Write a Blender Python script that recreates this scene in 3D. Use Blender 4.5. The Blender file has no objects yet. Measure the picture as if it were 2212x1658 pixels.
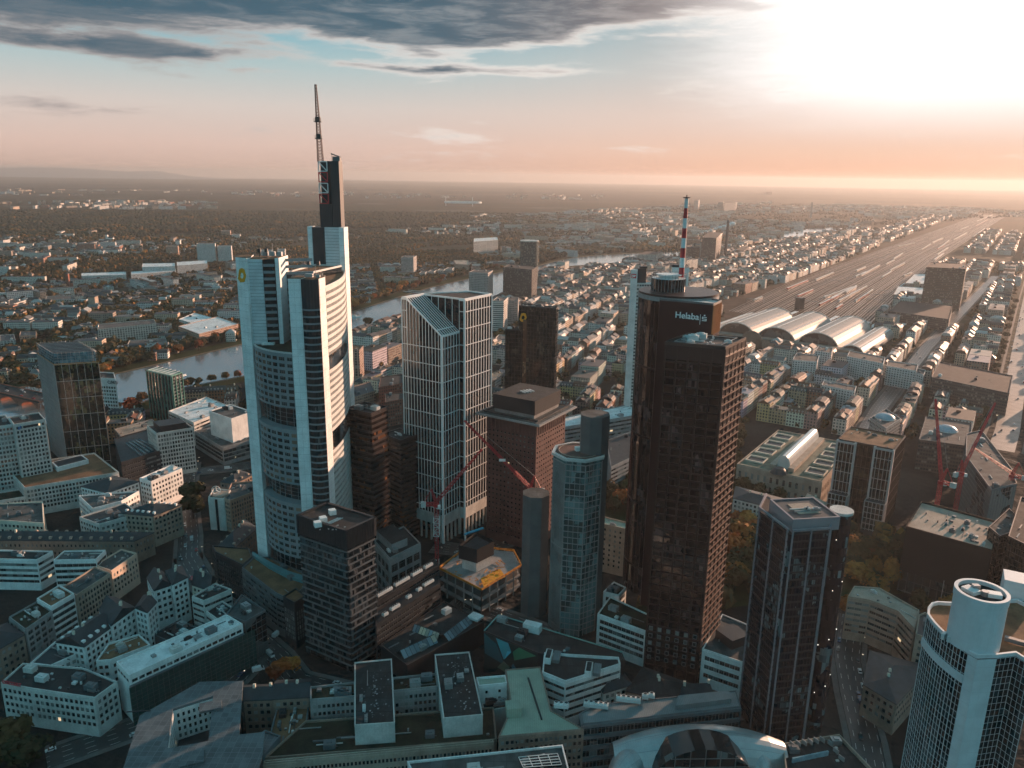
import bpy, math, random
import numpy as np
from mathutils import Matrix, Vector
SC = bpy.context.scene
COL = SC.collection
R = math.radians
random.seed(7)
# ------------------------------------------------------------------ camera
F, CX, CY, H = 1682., 1106., 829., 250.
PITCH = math.atan(450/1682.); ROLL = math.atan(.015)
cam = bpy.data.objects.new('camera', bpy.data.cameras.new('camera')); COL.objects.link(cam)
cam.data.sensor_width = 36; cam.data.lens = 36*F/2212
cam.data.clip_start = 1; cam.data.clip_end = 90000
cam.location = (0, 0, H)
cam.matrix_world = Matrix.Translation((0, 0, H)) @ Matrix.Rotation(R(90)-PITCH, 4, 'X') @ Matrix.Rotation(ROLL, 4, 'Z')
SC.camera = cam
# survey helpers: a sight line through the photograph gives a real place once a height or a depth is known
def ray(x, y):
    a, b = x-CX, y-CY; c, s = math.cos(ROLL), math.sin(ROLL)
    u, v = a*c+b*s, -a*s+b*c; cp, sp = math.cos(PITCH), math.sin(PITCH)
    return u, F*cp-v*sp, -(F*sp+v*cp)
def P(x, y, z=0.):
    r = ray(x, y); t = (z-H)/r[2]; return (r[0]*t, r[1]*t)
def PY(x, y, Y):
    r = ray(x, y); t = Y/r[1]; return (r[0]*t, Y, H+r[2]*t)
def Zat(x, y, p):
    r = ray(x, y); return H+r[2]/math.hypot(r[0], r[1])*math.hypot(p[0], p[1])
def HB(b, t, z0=0.):
    return Zat(t[0], t[1], P(b[0], b[1], z0))
def proj(X, Y, Z=0.):
    cp, sp = math.cos(PITCH), math.sin(PITCH); dz = Z-H
    f = Y*cp-dz*sp; v = -(Y*sp+dz*cp)
    u, v = X/f*F, v/f*F; c, s = math.cos(ROLL), math.sin(ROLL)
    return CX+u*c-v*s, CY+u*s+v*c
# ------------------------------------------------------------------ light
SUN_AZ, SUN_EL = R(46.4), R(8.0)
SDIR = Vector((math.sin(SUN_AZ)*math.cos(SUN_EL), math.cos(SUN_AZ)*math.cos(SUN_EL), math.sin(SUN_EL)))
sd = bpy.data.lights.new('sun', 'SUN'); sd.energy = 5.0; sd.angle = R(0.6); sd.color = (1, .59, .39)
so = bpy.data.objects.new('sun', sd); COL.objects.link(so)
so.rotation_euler = SDIR.to_track_quat('Z', 'Y').to_euler(); so.location = (0, 0, 900)
SC.view_settings.view_transform = 'Standard'; SC.view_settings.look = 'None'
SC.view_settings.exposure = 0.95; SC.view_settings.gamma = 1
cy = SC.cycles
cy.use_adaptive_sampling = True; cy.adaptive_threshold = .03; cy.adaptive_min_samples = 24
cy.use_denoising = True; cy.max_bounces = 5; cy.diffuse_bounces = 2; cy.glossy_bounces = 3
cy.transmission_bounces = 2; cy.volume_bounces = 1; cy.transparent_max_bounces = 4
cy.caustics_reflective = False; cy.caustics_refractive = False; cy.sample_clamp_indirect = 3

class NT:
    """small node-building helper"""
    def __init__(s, tree): s.t = tree; s.n = tree.nodes; s.l = tree.links
    def add(s, typ, **k):
        n = s.n.new(typ)
        for a, b in k.items(): setattr(n, a, b)
        return n
    def put(s, sock, v):
        if isinstance(v, bpy.types.NodeSocket): s.l.new(v, sock)
        elif v is not None: sock.default_value = v
    def m(s, op, a, b=None, c=None, clamp=False):
        n = s.add('ShaderNodeMath', operation=op, use_clamp=clamp)
        s.put(n.inputs[0], a); s.put(n.inputs[1], b)
        if c is not None: s.put(n.inputs[2], c)
        return n.outputs[0]
    def mix(s, f, a, b, bt='MIX'):
        n = s.add('ShaderNodeMix', data_type='RGBA', blend_type=bt)
        s.put(n.inputs[0], f); s.put(n.inputs[6], a); s.put(n.inputs[7], b); return n.outputs[2]
    def noise(s, vec, scale, detail=3, rough=.55, dist=0.):
        n = s.add('ShaderNodeTexNoise'); s.put(n.inputs['Vector'], vec)
        n.inputs['Scale'].default_value = scale; n.inputs['Detail'].default_value = detail
        n.inputs['Roughness'].default_value = rough; n.inputs['Distortion'].default_value = dist
        return n.outputs['Fac']
    def ramp(s, f, stops, interp='LINEAR'):
        n = s.add('ShaderNodeValToRGB'); s.put(n.inputs[0], f); cr = n.color_ramp; cr.interpolation = interp
        while len(cr.elements) < len(stops): cr.elements.new(.5)
        for e, (p, c) in zip(cr.elements, stops):
            e.position = p; e.color = (c[0], c[1], c[2], 1) if len(c) > 2 else (c[0], c[0], c[0], 1)
        return n.outputs[0]
    def step(s, x, a, b):   # smooth 0..1 between a and b
        n = s.add('ShaderNodeMapRange', interpolation_type='SMOOTHSTEP')
        s.put(n.inputs[0], x); n.inputs[1].default_value = a; n.inputs[2].default_value = b
        n.inputs[3].default_value = 0; n.inputs[4].default_value = 1; return n.outputs[0]
    def xyz(s, v):
        n = s.add('ShaderNodeSeparateXYZ'); s.put(n.inputs[0], v); return n.outputs
    def vec(s, x, y, z=0.):
        n = s.add('ShaderNodeCombineXYZ'); s.put(n.inputs[0], x); s.put(n.inputs[1], y); s.put(n.inputs[2], z); return n.outputs[0]

# ------------------------------------------------------------------ sky
def C4(r, g, b): return (r, g, b, 1)
W = bpy.data.worlds.new('World'); SC.world = W; W.use_nodes = True
def make_world():
    t = NT(W.node_tree); t.n.clear()
    tc = t.add('ShaderNodeTexCoord'); d = tc.outputs['Generated']
    x, y, z = t.xyz(d)
    az = t.m('ARCTAN2', x, y); el = t.m('ARCSINE', z)
    left = t.ramp(el, [(0, (.66, .45, .37)), (.03, (.76, .55, .47)), (.075, (.70, .62, .57)), (.12, (.46, .58, .59)), (.17, (.17, .45, .55)), (.30, (.08, .22, .31)), (.7, (.12, .32, .41))])
    right = t.ramp(el, [(0, (.84, .36, .20)), (.028, (.90, .54, .38)), (.06, (.84, .61, .51)), (.12, (.66, .60, .57)), (.2, (.42, .47, .48)), (.4, (.22, .36, .42)), (.8, (.16, .34, .42))])
    back = t.ramp(el, [(0, (.14, .30, .36)), (.10, (.17, .45, .55)), (.5, (.20, .55, .66)), (1, (.10, .33, .43))])
    fr = t.step(az, -.25, .45)
    sky = t.mix(fr, left, right)
    bk = t.step(y, .15, -.45)
    sky = t.mix(bk, sky, back)
    # clouds: streaky bank in the upper left, cream where lit, slate underneath
    azd = t.m('MULTIPLY', az, 57.3); eld = t.m('MULTIPLY', el, 57.3)
    cv = t.vec(t.m('MULTIPLY', az, 5.0), t.m('MULTIPLY', el, 26.0), 3.3)
    n1 = t.noise(cv, 1.0, 8, .58, .25)
    cv2 = t.vec(t.m('MULTIPLY', az, 13.0), t.m('MULTIPLY', el, 80.0), 8.1)
    n2 = t.noise(cv2, 1.0, 7, .62, .35)
    nn = t.m('ADD', t.m('MULTIPLY', n1, .65), t.m('MULTIPLY', n2, .35))
    def blob(a0, e0, sa, se, amp):
        u = t.m('DIVIDE', t.m('SUBTRACT', azd, a0), sa); v = t.m('DIVIDE', t.m('SUBTRACT', eld, e0), se)
        g = t.m('EXPONENT', t.m('MULTIPLY', t.m('ADD', t.m('MULTIPLY', u, u), t.m('MULTIPLY', v, v)), -1.))
        return t.m('MULTIPLY', g, amp)
    b = blob(-23, 11.3, 23, 2.9, .48)
    for a in ((-32, 10.6, 9, 1.6, .2), (-3, 9.6, 8, 1.5, .30), (-27, 7.3, 12, .5, .20), (-5, 6.9, 8, .4, .16), (10, 11.5, 12, 1.3, .22), (-17, 6.4, 2.5, .22, .13), (-1, 5.1, 2.5, .2, .12)):
        b = t.m('ADD', b, blob(*a))
    front = t.step(y, 0, .3)
    dens = t.m('MULTIPLY', t.step(t.m('ADD', nn, b), .55, .70), front)
    core = t.step(t.m('ADD', nn, b), .62, .78)
    dark = t.mix(t.step(az, -.15, .30), C4(.055, .105, .15), C4(.22, .17, .17))
    lit = t.mix(t.step(az, -.5, .0), C4(.40, .35, .34), C4(.96, .88, .82))
    cloud = t.mix(t.m('MULTIPLY', core, t.m('ADD', .78, t.m('MULTIPLY', t.step(n2, .68, .42), .22))), lit, dark)
    sky = t.mix(t.m('MULTIPLY', dens, .93), sky, cloud)
    # broad veil of light round the low sun
    dot = t.add('ShaderNodeVectorMath', operation='DOT_PRODUCT'); t.put(dot.inputs[0], d)
    gd = Vector((math.sin(R(33))*math.cos(R(11)), math.cos(R(33))*math.cos(R(11)), math.sin(R(11))))
    dot.inputs[1].default_value = gd
    ang = t.m('ARCCOSINE', dot.outputs['Value'])
    an = t.m('ADD', ang, t.m('MULTIPLY', t.m('SUBTRACT', n2, .5), .10))
    veil = t.step(an, .44, .14)
    low = t.step(el, .03, .13)
    sky = t.mix(t.m('MULTIPLY', veil, low), sky, C4(1.5, 1.45, 1.42))
    wide = t.step(ang, .70, .15)
    sky = t.mix(t.m('MULTIPLY', wide, .13), sky, C4(1.0, .80, .68))
    lo = t.step(el, -.02, -.0005)
    sky = t.mix(lo, C4(.25, .22, .2), sky)
    bg = t.add('ShaderNodeBackground'); t.put(bg.inputs[0], sky); bg.inputs[1].default_value = .50
    ns = t.add('ShaderNodeTexSky', sky_type='NISHITA', sun_disc=False, sun_elevation=SUN_EL, sun_rotation=SUN_AZ)
    hs = t.add('ShaderNodeHueSaturation'); hs.inputs['Saturation'].default_value = .3; hs.inputs['Value'].default_value = .02; t.put(hs.inputs['Color'], ns.outputs[0]); b2 = t.add('ShaderNodeBackground'); t.put(b2.inputs[0], hs.outputs[0]); b2.inputs[1].default_value = .05
    ad = t.add('ShaderNodeAddShader'); t.l.new(bg.outputs[0], ad.inputs[0]); t.l.new(b2.outputs[0], ad.inputs[1])
    out = t.add('ShaderNodeOutputWorld'); t.l.new(ad.outputs[0], out.inputs[0])
make_world()

# ------------------------------------------------------------------ materials
MATS = {}
def newmat(name):
    m = bpy.data.materials.new(name); m.use_nodes = True; t = NT(m.node_tree); t.n.clear()
    o = t.add('ShaderNodeOutputMaterial'); p = t.add('ShaderNodeBsdfPrincipled'); t.l.new(p.outputs[0], o.inputs[0])
    return m, t, p
def pos(t): return t.add('ShaderNodeNewGeometry').outputs['Position']
def mat(name, col, rough=.8, var=.25, scale=.12, metal=0., obj=False, bump=0., fine=0., spec=.4, streak=0.):
    """weathered surface: base colour with stains of two sizes"""
    if name in MATS: return MATS[name]
    m, t, p = newmat(name); MATS[name] = m
    ps = pos(t); n1 = t.noise(ps, scale, 4); n2 = t.noise(ps, scale*9, 3)
    k = t.m('ADD', t.m('MULTIPLY', n1, .7), t.m('MULTIPLY', n2, .3))
    lo = tuple(c*(1-var) for c in col); hi = tuple(min(1, c*(1+var)) for c in col)
    c = t.mix(t.step(k, .32, .68), C4(*lo), C4(*hi))
    if obj:
        oi = t.add('ShaderNodeObjectInfo'); c = t.mix(1., c, oi.outputs['Color'], 'MULTIPLY')
    if streak:
        x, y, z = t.xyz(ps); sv = t.vec(t.m('MULTIPLY', x, .9), t.m('MULTIPLY', y, .9), t.m('MULTIPLY', z, .05))
        c = t.mix(t.m('MULTIPLY', t.step(t.noise(sv, 1, 3), .5, .8), streak), c, C4(*(q*.45 for q in col)))
    t.put(p.inputs['Base Color'], c); p.inputs['Roughness'].default_value = rough
    p.inputs['Metallic'].default_value = metal; p.inputs['Specular IOR Level'].default_value = spec
    if bump:
        bn = t.add('ShaderNodeBump'); bn.inputs['Strength'].default_value = bump
        t.put(bn.inputs['Height'], n2); t.l.new(bn.outputs[0], p.inputs['Normal'])
    return m
def glass(name, col, alt=(.20, .22, .22), p_alt=.14, rough=.07, lit=.0, cell=None, warm=.0, metal=0., spec=.55):
    """window glass; panes differ (blinds, rooms behind, painted reflection patches). cell=(w,h) makes panes on a UV-mapped curtain wall"""
    if name in MATS: return MATS[name]
    m, t, p = newmat(name); MATS[name] = m
    if cell:
        uv = t.xyz(t.add('ShaderNodeUVMap').outputs[0])
        cu = t.m('FLOOR', t.m('DIVIDE', uv[0], cell[0])); cv = t.m('FLOOR', t.m('DIVIDE', uv[1], cell[1]))
        w = t.add('ShaderNodeTexWhiteNoise', noise_dimensions='2D'); t.put(w.inputs['Vector'], t.vec(cu, cv)); rnd = w.outputs['Value']
        big = t.noise(pos(t), .07, 3)
    else:
        g = t.add('ShaderNodeNewGeometry'); oi = t.add('ShaderNodeObjectInfo')
        rnd = t.m('FRACT', t.m('ADD', g.outputs['Random Per Island'], oi.outputs['Random'])); big = t.noise(g.outputs['Position'], .05, 2)
    tone = t.m('MULTIPLY', t.m('FRACT', t.m('MULTIPLY', rnd, 7.31)), 1.)
    c = t.mix(tone, C4(*(q*.6 for q in col)), C4(*(q*1.3 for q in col)))
    k = t.m('GREATER_THAN', t.m('ADD', t.m('MULTIPLY', rnd, .45), t.m('ADD', t.m('MULTIPLY', t.m('SUBTRACT', big, .5), 1.9), .42)), 1-p_alt*1.1)  # broad noise groups the alt panes into painted, reflection-like patches
    c = t.mix(t.m('MULTIPLY', k, t.m('ADD', t.m('MULTIPLY', tone, .5), .3)), c, C4(*alt))
    t.put(p.inputs['Base Color'], c); p.inputs['Roughness'].default_value = rough
    p.inputs['Specular IOR Level'].default_value = spec; p.inputs['Metallic'].default_value = metal
    if lit:
        e = t.m('GREATER_THAN', t.m('FRACT', t.m('MULTIPLY', rnd, 13.7)), 1-lit)
        t.put(p.inputs['Emission Color'], C4(1, .72, .42)); t.put(p.inputs['Emission Strength'], t.m('MULTIPLY', e, .5))
    # slightly wavy panes so that reflections break up
    bn = t.add('ShaderNodeBump'); bn.inputs['Strength'].default_value = .12; bn.inputs['Distance'].default_value = .6
    t.put(bn.inputs['Height'], t.m('ADD', t.noise(pos(t), .25, 2), t.m('MULTIPLY', rnd, .35))); t.l.new(bn.outputs[0], p.inputs['Normal'])
    return m
def winwall(name, bw=3., fh=3.3, wf=.5, hf=.55, wall=None, gl=(.03, .035, .04), island=False, v0=.0, blind=.2):
    """wall with rows of windows as its surface pattern, for houses too far off to show more"""
    if name in MATS: return MATS[name]
    m, t, p = newmat(name); MATS[name] = m
    uv = t.xyz(t.add('ShaderNodeUVMap').outputs[0])
    u = t.m('DIVIDE', uv[0], bw); v = t.m('DIVIDE', t.m('ADD', uv[1], v0), fh)
    a = t.m('LESS_THAN', t.m('ABSOLUTE', t.m('SUBTRACT', t.m('FRACT', u), .5)), wf/2)
    b = t.m('LESS_THAN', t.m('ABSOLUTE', t.m('SUBTRACT', t.m('FRACT', v), .55)), hf/2)
    msk = t.m('MULTIPLY', t.m('MULTIPLY', a, b), t.m('GREATER_THAN', v, .0))
    w = t.add('ShaderNodeTexWhiteNoise', noise_dimensions='2D'); t.put(w.inputs['Vector'], t.vec(t.m('FLOOR', u), t.m('FLOOR', v)))
    g = t.mix(t.m('GREATER_THAN', w.outputs['Value'], 1-blind), C4(*gl), C4(.22, .22, .2))
    if wall: base = C4(*wall)
    elif island:
        r = t.add('ShaderNodeNewGeometry').outputs['Random Per Island']
        base = t.ramp(r, [(0, (.58, .55, .50)), (.15, (.66, .63, .58)), (.3, (.42, .34, .27)), (.42, (.72, .70, .67)), (.55, (.30, .25, .21)), (.68, (.55, .42, .32)), (.8, (.62, .62, .62)), (.92, (.34, .17, .12)), (1, (.5, .47, .4))], 'CONSTANT')
    else: base = t.add('ShaderNodeObjectInfo').outputs['Color']
    ps = pos(t); base = t.mix(t.m('MULTIPLY', t.step(t.noise(ps, .3, 4), .3, .75), .3), base, t.mix(1., base, C4(.5, .48, .45), 'MULTIPLY'))
    c = t.mix(msk, base, g); t.put(p.inputs['Base Color'], c)
    t.put(p.inputs['Roughness'], t.m('SUBTRACT', .85, t.m('MULTIPLY', msk, .72)))
    bn = t.add('ShaderNodeBump'); bn.inputs['Strength'].default_value = .6; bn.inputs['Distance'].default_value = .25
    t.put(bn.inputs['Height'], t.m('SUBTRACT', 1., msk)); t.l.new(bn.outputs[0], p.inputs['Normal'])
    return m
def lined(name, col, pu=1.5, pv=3., wd=.03, dark=.5, rough=.6, obj=False, metal=0., var=.12, cell=0.):
    """panelled or ribbed cladding: joints every pu along and pv up"""
    if name in MATS: return MATS[name]
    m, t, p = newmat(name); MATS[name] = m
    uv = t.xyz(t.add('ShaderNodeUVMap').outputs[0])
    k = None
    for q, s in ((uv[0], pu), (uv[1], pv)):
        if s:
            e = t.m('LESS_THAN', t.m('FRACT', t.m('DIVIDE', q, s)), wd); k = e if k is None else t.m('MAXIMUM', k, e)
    ps = pos(t); n = t.noise(ps, .15, 4)
    c = t.mix(t.step(n, .3, .7), C4(*(q*(1-var) for q in col)), C4(*(min(1, q*(1+var)) for q in col)))
    if cell:
        w = t.add('ShaderNodeTexWhiteNoise', noise_dimensions='2D'); t.put(w.inputs['Vector'], t.vec(t.m('FLOOR', t.m('DIVIDE', uv[0], pu)), t.m('FLOOR', t.m('DIVIDE', uv[1], pv)))); c = t.mix(t.m('MULTIPLY', w.outputs['Value'], cell), c, C4(*(q*.35 for q in col)))
    c = t.mix(t.m('MULTIPLY', k, 1.), c, C4(*(q*dark for q in col)))
    t.put(p.inputs['Base Color'], c); p.inputs['Roughness'].default_value = rough; p.inputs['Metallic'].default_value = metal
    return m
M = {}
def defmats():
    M['winframe'] = mat('window_frame', (.20, .20, .20), .5, .2)
    M['white'] = mat('white_paint', (.72, .73, .72), .6, .16, streak=.38)
    M['cream'] = mat('cream_render', (.60, .55, .46), .85, .14, streak=.25)
    M['stone'] = mat('brown_stone', (.24, .18, .145), .9, .25, streak=.3)
    M['tan'] = mat('tan_stone', (.36, .29, .235), .9, .2, streak=.3)
    M['concrete'] = mat('concrete', (.26, .26, .26), .85, .2, streak=.3)
    M['pale'] = mat('pale_concrete', (.52, .52, .50), .8, .2, streak=.42)
    M['grey'] = mat('grey_cladding', (.11, .125, .135), .55, .2)
    M['dark'] = mat('dark_cladding', (.026, .028, .032), .45, .25)
    M['brown'] = mat('dark_brown_cladding', (.055, .035, .03), .5, .3, streak=.2)
    M['red'] = mat('red_granite', (.115, .055, .05), .6, .2)
    M['redpaint'] = mat('red_paint', (.50, .025, .035), .45, .2)
    M['redlattice'] = mat('red_lattice', (.42, .03, .04), .5, .2)
    M['brick'] = mat('red_brick', (.26, .10, .07), .9, .25)
    M['roof'] = lined('bitumen_roof', (.026, .028, .030), 1.3, 9, .07, .45, .9, var=.5, cell=.5)
    M['roofg'] = lined('gravel_roof', (.080, .084, .084), 5, 7, .03, .4, .95, var=.4, cell=.3)
    M['roofb'] = mat('brown_gravel_roof', (.16, .085, .045), .95, .4, .15, bump=.3)
    M['roofw'] = mat('white_membrane_roof', (.66, .68, .68), .8, .25, .12)
    M['moss'] = mat('planted_roof', (.022, .022, .012), 1., .6, .15, bump=.4)
    M['slate'] = mat('slate_roof', (.024, .032, .038), .55, .35, .25)
    M['slateo'] = mat('roof_tint', (1, 1, 1), .7, .3, .2, obj=True)
    M['copper'] = lined('green_copper_roof', (.29, .35, .28), .9, 0, .10, .72, .6)
    M['metal'] = lined('grey_standing_seam', (.21, .24, .25), .8, 0, .12, .6, .45, metal=.3)
    M['steel'] = mat('steel', (.35, .37, .38), .4, .15, metal=.7)
    M['glass'] = glass('window_glass', (.018, .022, .026), alt=(.34, .36, .35), lit=.002, p_alt=.24)
    M['glassd'] = glass('dark_window_glass', (.016, .020, .022), lit=.002, p_alt=.12)
    M['wtex'] = winwall('house_wall')
    M['wtexi'] = winwall('far_house_wall', island=True)
    M['asph'] = mat('asphalt', (.03, .03, .032), .9, .2, .08, bump=.2)
    M['pave'] = mat('paving', (.11, .10, .095), .9, .2, .2)
    M['yellow'] = mat('yellow_paint', (.72, .38, .02), .5, .1)
    M['board'] = mat('orange_formwork', (.50, .20, .03), .8, .4, .5)
    M['black'] = mat('black_rubber', (.015, .015, .016), .7, .2)
    M['chiller'] = mat('galvanised_casing', (.55, .57, .57), .5, .12)
defmats()

# ------------------------------------------------------------------ meshes and objects
ORG = {}
def ccw(p):
    p = [tuple(q[:2]) for q in p]
    a = sum(p[i-1][0]*p[i][1]-p[i][0]*p[i-1][1] for i in range(len(p)))
    return p if a > 0 else p[::-1]
class MB:
    def __init__(s): s.v = []; s.f = []; s.uv = []; s.mi = []
    def face(s, idx, uv=None, mi=0):
        s.f.append(tuple(idx)); s.mi.append(mi); s.uv.extend(uv if uv else [(0., 0.)]*len(idx))
    def poly(s, pts, uv=None, mi=0):
        n = len(s.v); s.v.extend([tuple(map(float, p)) for p in pts]); s.face(range(n, n+len(pts)), uv, mi)
    def prism(s, poly, z0, z1, top=True, bot=False, mi=0, mt=None, u0=0.):
        poly = ccw(poly); n = len(poly); b = len(s.v)
        zt = z1 if isinstance(z1, (list, tuple)) else [z1]*n
        s.v.extend([(x, y, z0) for x, y in poly]); s.v.extend([(x, y, zt[i]) for i, (x, y) in enumerate(poly)])
        u = u0
        for i in range(n):
            j = (i+1) % n; L = math.dist(poly[i], poly[j])
            s.face((b+i, b+j, b+n+j, b+n+i), [(u, 0), (u+L, 0), (u+L, zt[j]-z0), (u, zt[i]-z0)], mi); u += math.ceil(L/30)*30
        if top: s.face([b+n+i for i in range(n)], [(x, y) for x, y in poly], mi if mt is None else mt)
        if bot: s.face([b+i for i in reversed(range(n))], None, mi)
        return s
    def box(s, x, y, z, sx, sy, sz, a=0., mi=0):
        c, w = math.cos(a), math.sin(a)
        s.prism([(x+dx*c-dy*w, y+dx*w+dy*c) for dx, dy in ((-sx/2, -sy/2), (sx/2, -sy/2), (sx/2, sy/2), (-sx/2, sy/2))], z, z+sz, True, True, mi); return s
    def beam(s, p, q, w, h=None, mi=0):
        p = Vector(p); q = Vector(q); h = h or w; d = (q-p)
        if d.length < 1e-6: return s
        d.normalize(); up = Vector((0, 0, 1)) if abs(d.z) < .95 else Vector((1, 0, 0))
        a = d.cross(up).normalized()*w/2; c = a.cross(d).normalized()*h/2; b = len(s.v)
        for e in (p, q):
            for k in (-a-c, a-c, a+c, -a+c): s.v.append(tuple(e+k))
        for i in range(4): s.face((b+i, b+(i+1) % 4, b+4+(i+1) % 4, b+4+i), None, mi)
        s.face((b+3, b+2, b+1, b), None, mi); s.face((b+4, b+5, b+6, b+7), None, mi); return s
    def wbox(s, A, u, n, s0, s1, z0, z1, d0, d1, mi=0):
        """box on a wall: along u from s0 to s1, up z0..z1, out of the wall d0..d1"""
        q = [(A[0]+u[0]*a+n[0]*d, A[1]+u[1]*a+n[1]*d) for a, d in ((s0, d0), (s0, d1), (s1, d1), (s1, d0))]
        s.prism(q, z0, z1, True, True, mi); return s
    def cyl(s, x, y, z0, z1, r0, r1=None, n=24, mi=0, top=True, mt=None):
        r1 = r0 if r1 is None else r1; b = len(s.v)
        for r, z in ((r0, z0), (r1, z1)):
            for i in range(n): s.v.append((x+r*math.cos(2*math.pi*i/n), y+r*math.sin(2*math.pi*i/n), z))
        L = 2*math.pi*r0/n
        for i in range(n):
            j = (i+1) % n; s.face((b+i, b+j, b+n+j, b+n+i), [(i*L, 0), (i*L+L, 0), (i*L+L, z1-z0), (i*L, z1-z0)], mi)
        if top: s.face([b+n+i for i in range(n)], None, mi if mt is None else mt)
        return s
    def build(s, name, mats, parent=None, smooth=False, color=None, org=None):
        if not s.f: return None
        me = bpy.data.meshes.new(name); o = org or (ORG.get(parent.name, (0, 0, 0)) if parent else (0, 0, 0))
        va = np.array(s.v, dtype=np.float64)-np.array(o)
        me.from_pydata(va.tolist(), [], s.f)
        uvl = me.uv_layers.new(name='UVMap'); uvl.data.foreach_set('uv', np.array(s.uv, dtype=np.float32).ravel())
        mats = mats if isinstance(mats, (list, tuple)) else [mats]
        for m_ in mats: me.materials.append(m_)
        if len(mats) > 1: me.polygons.foreach_set('material_index', s.mi)
        if smooth: me.polygons.foreach_set('use_smooth', [True]*len(s.f))
        ob = bpy.data.objects.new(name, me); COL.objects.link(ob)
        if parent:
            ob.parent = parent; ORG[ob.name] = ORG.get(parent.name, (0, 0, 0))
        else:
            ob.location = o
            ORG[ob.name] = o
        if color: ob.color = (*color, 1)
        return ob
def tag(o, label=None, cat=None, group=None, kind=None):
    if label: o['label'] = label
    if cat: o['category'] = cat
    if group: o['group'] = group
    if kind: o['kind'] = kind
    return o
LAND = []      # landmarks (phrase, pixel x, pixel y)
KEEP = []      # footprints (polygon, margin)
def thing(name, label, cat, loc, group=None, rz=0.):
    o = bpy.data.objects.new(name, None); COL.objects.link(o); o.location = loc; o.rotation_euler = (0, 0, rz)
    o.empty_display_size = 1; ORG[o.name] = tuple(loc); tag(o, label, cat, group); return o
def copy_tree(o, loc, rz=None, parent=None, label=None, group=None, color=None):
    c = o.copy(); COL.objects.link(c)
    if parent: c.parent = parent
    else:
        c.location = loc
        if rz is not None: c.rotation_euler = (0, 0, rz)
    if label: c['label'] = label
    if group: c['group'] = group
    if color: c.color = (*color, 1)
    for ch in o.children: copy_tree(ch, None, None, c, color=color)
    return c
PANES = {}
def pane_mesh(w, h, m, depth=.06):
    k = (round(w, 2), round(h, 2), m.name)
    if k not in PANES:
        b = MB(); b.prism([(-w/2, -depth), (w/2, -depth), (w/2, 0), (-w/2, 0)], -h/2, h/2, True, True)
        ng = len(b.f); fw = .09
        def bar(x0, x1, z0, z1): b.prism([(x0, -depth-.05), (x1, -depth-.05), (x1, -depth+.01), (x0, -depth+.01)], z0, z1, True, True)
        bar(-w/2, w/2, -h/2-.1, -h/2+fw); bar(-w/2, w/2, h/2-fw, h/2)
        nm = max(1, round(w/1.3))
        for i in range(nm+1): c = -w/2+w*i/nm; c = min(max(c, -w/2+fw/2), w/2-fw/2); bar(c-fw/2, c+fw/2, -h/2+fw, h/2-fw)
        if h > 1.9: bar(-w/2+fw, w/2-fw, h*.18, h*.18+.07)
        me = bpy.data.meshes.new('window'); me.from_pydata(b.v, [], b.f); me.materials.append(m); me.materials.append(M['winframe']); me.polygons.foreach_set('material_index', [0]*ng+[1]*(len(b.f)-ng)); PANES[k] = me
    return PANES[k]
def put_windows(parent, wins, m, name='window', cap=100):
    """wins: (x,y,z,angle,w,h); the 100 that show largest are parts of their own, the rest one part"""
    if not wins: return
    def size(w):
        return w[5]/math.sqrt(w[0]**2+w[1]**2+(w[2]-H)**2)
    wins = sorted(wins, key=lambda w: -size(w)*w[4])
    o = ORG.get(parent.name, (0, 0, 0)); n = 0
    for w in wins:
        if n >= cap or size(w)*779 < 1.6: break
        ob = bpy.data.objects.new(name, pane_mesh(w[4], w[5], m)); COL.objects.link(ob); ob.parent = parent
        ob.location = (w[0]-o[0], w[1]-o[1], w[2]-o[2]); ob.rotation_euler = (0, 0, w[3]); n += 1
    rest = wins[n:]
    if rest:
        b = MB()
        for x, y, z, a, w_, h_ in rest: 
            c, s_ = math.cos(a), math.sin(a)
            q = [(x+dx*c-dy*s_, y+dx*s_+dy*c) for dx, dy in ((-w_/2, -.06), (w_/2, -.06), (w_/2, 0), (-w_/2, 0))]
            b.prism(q, z-h_/2, z+h_/2)
        tag(b.build(name, m, parent), kind='stuff')
def faces_cam(A, n, slack=.2):
    L = math.hypot(*A) or 1; return (n[0]*A[0]+n[1]*A[1])/L < slack
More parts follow.
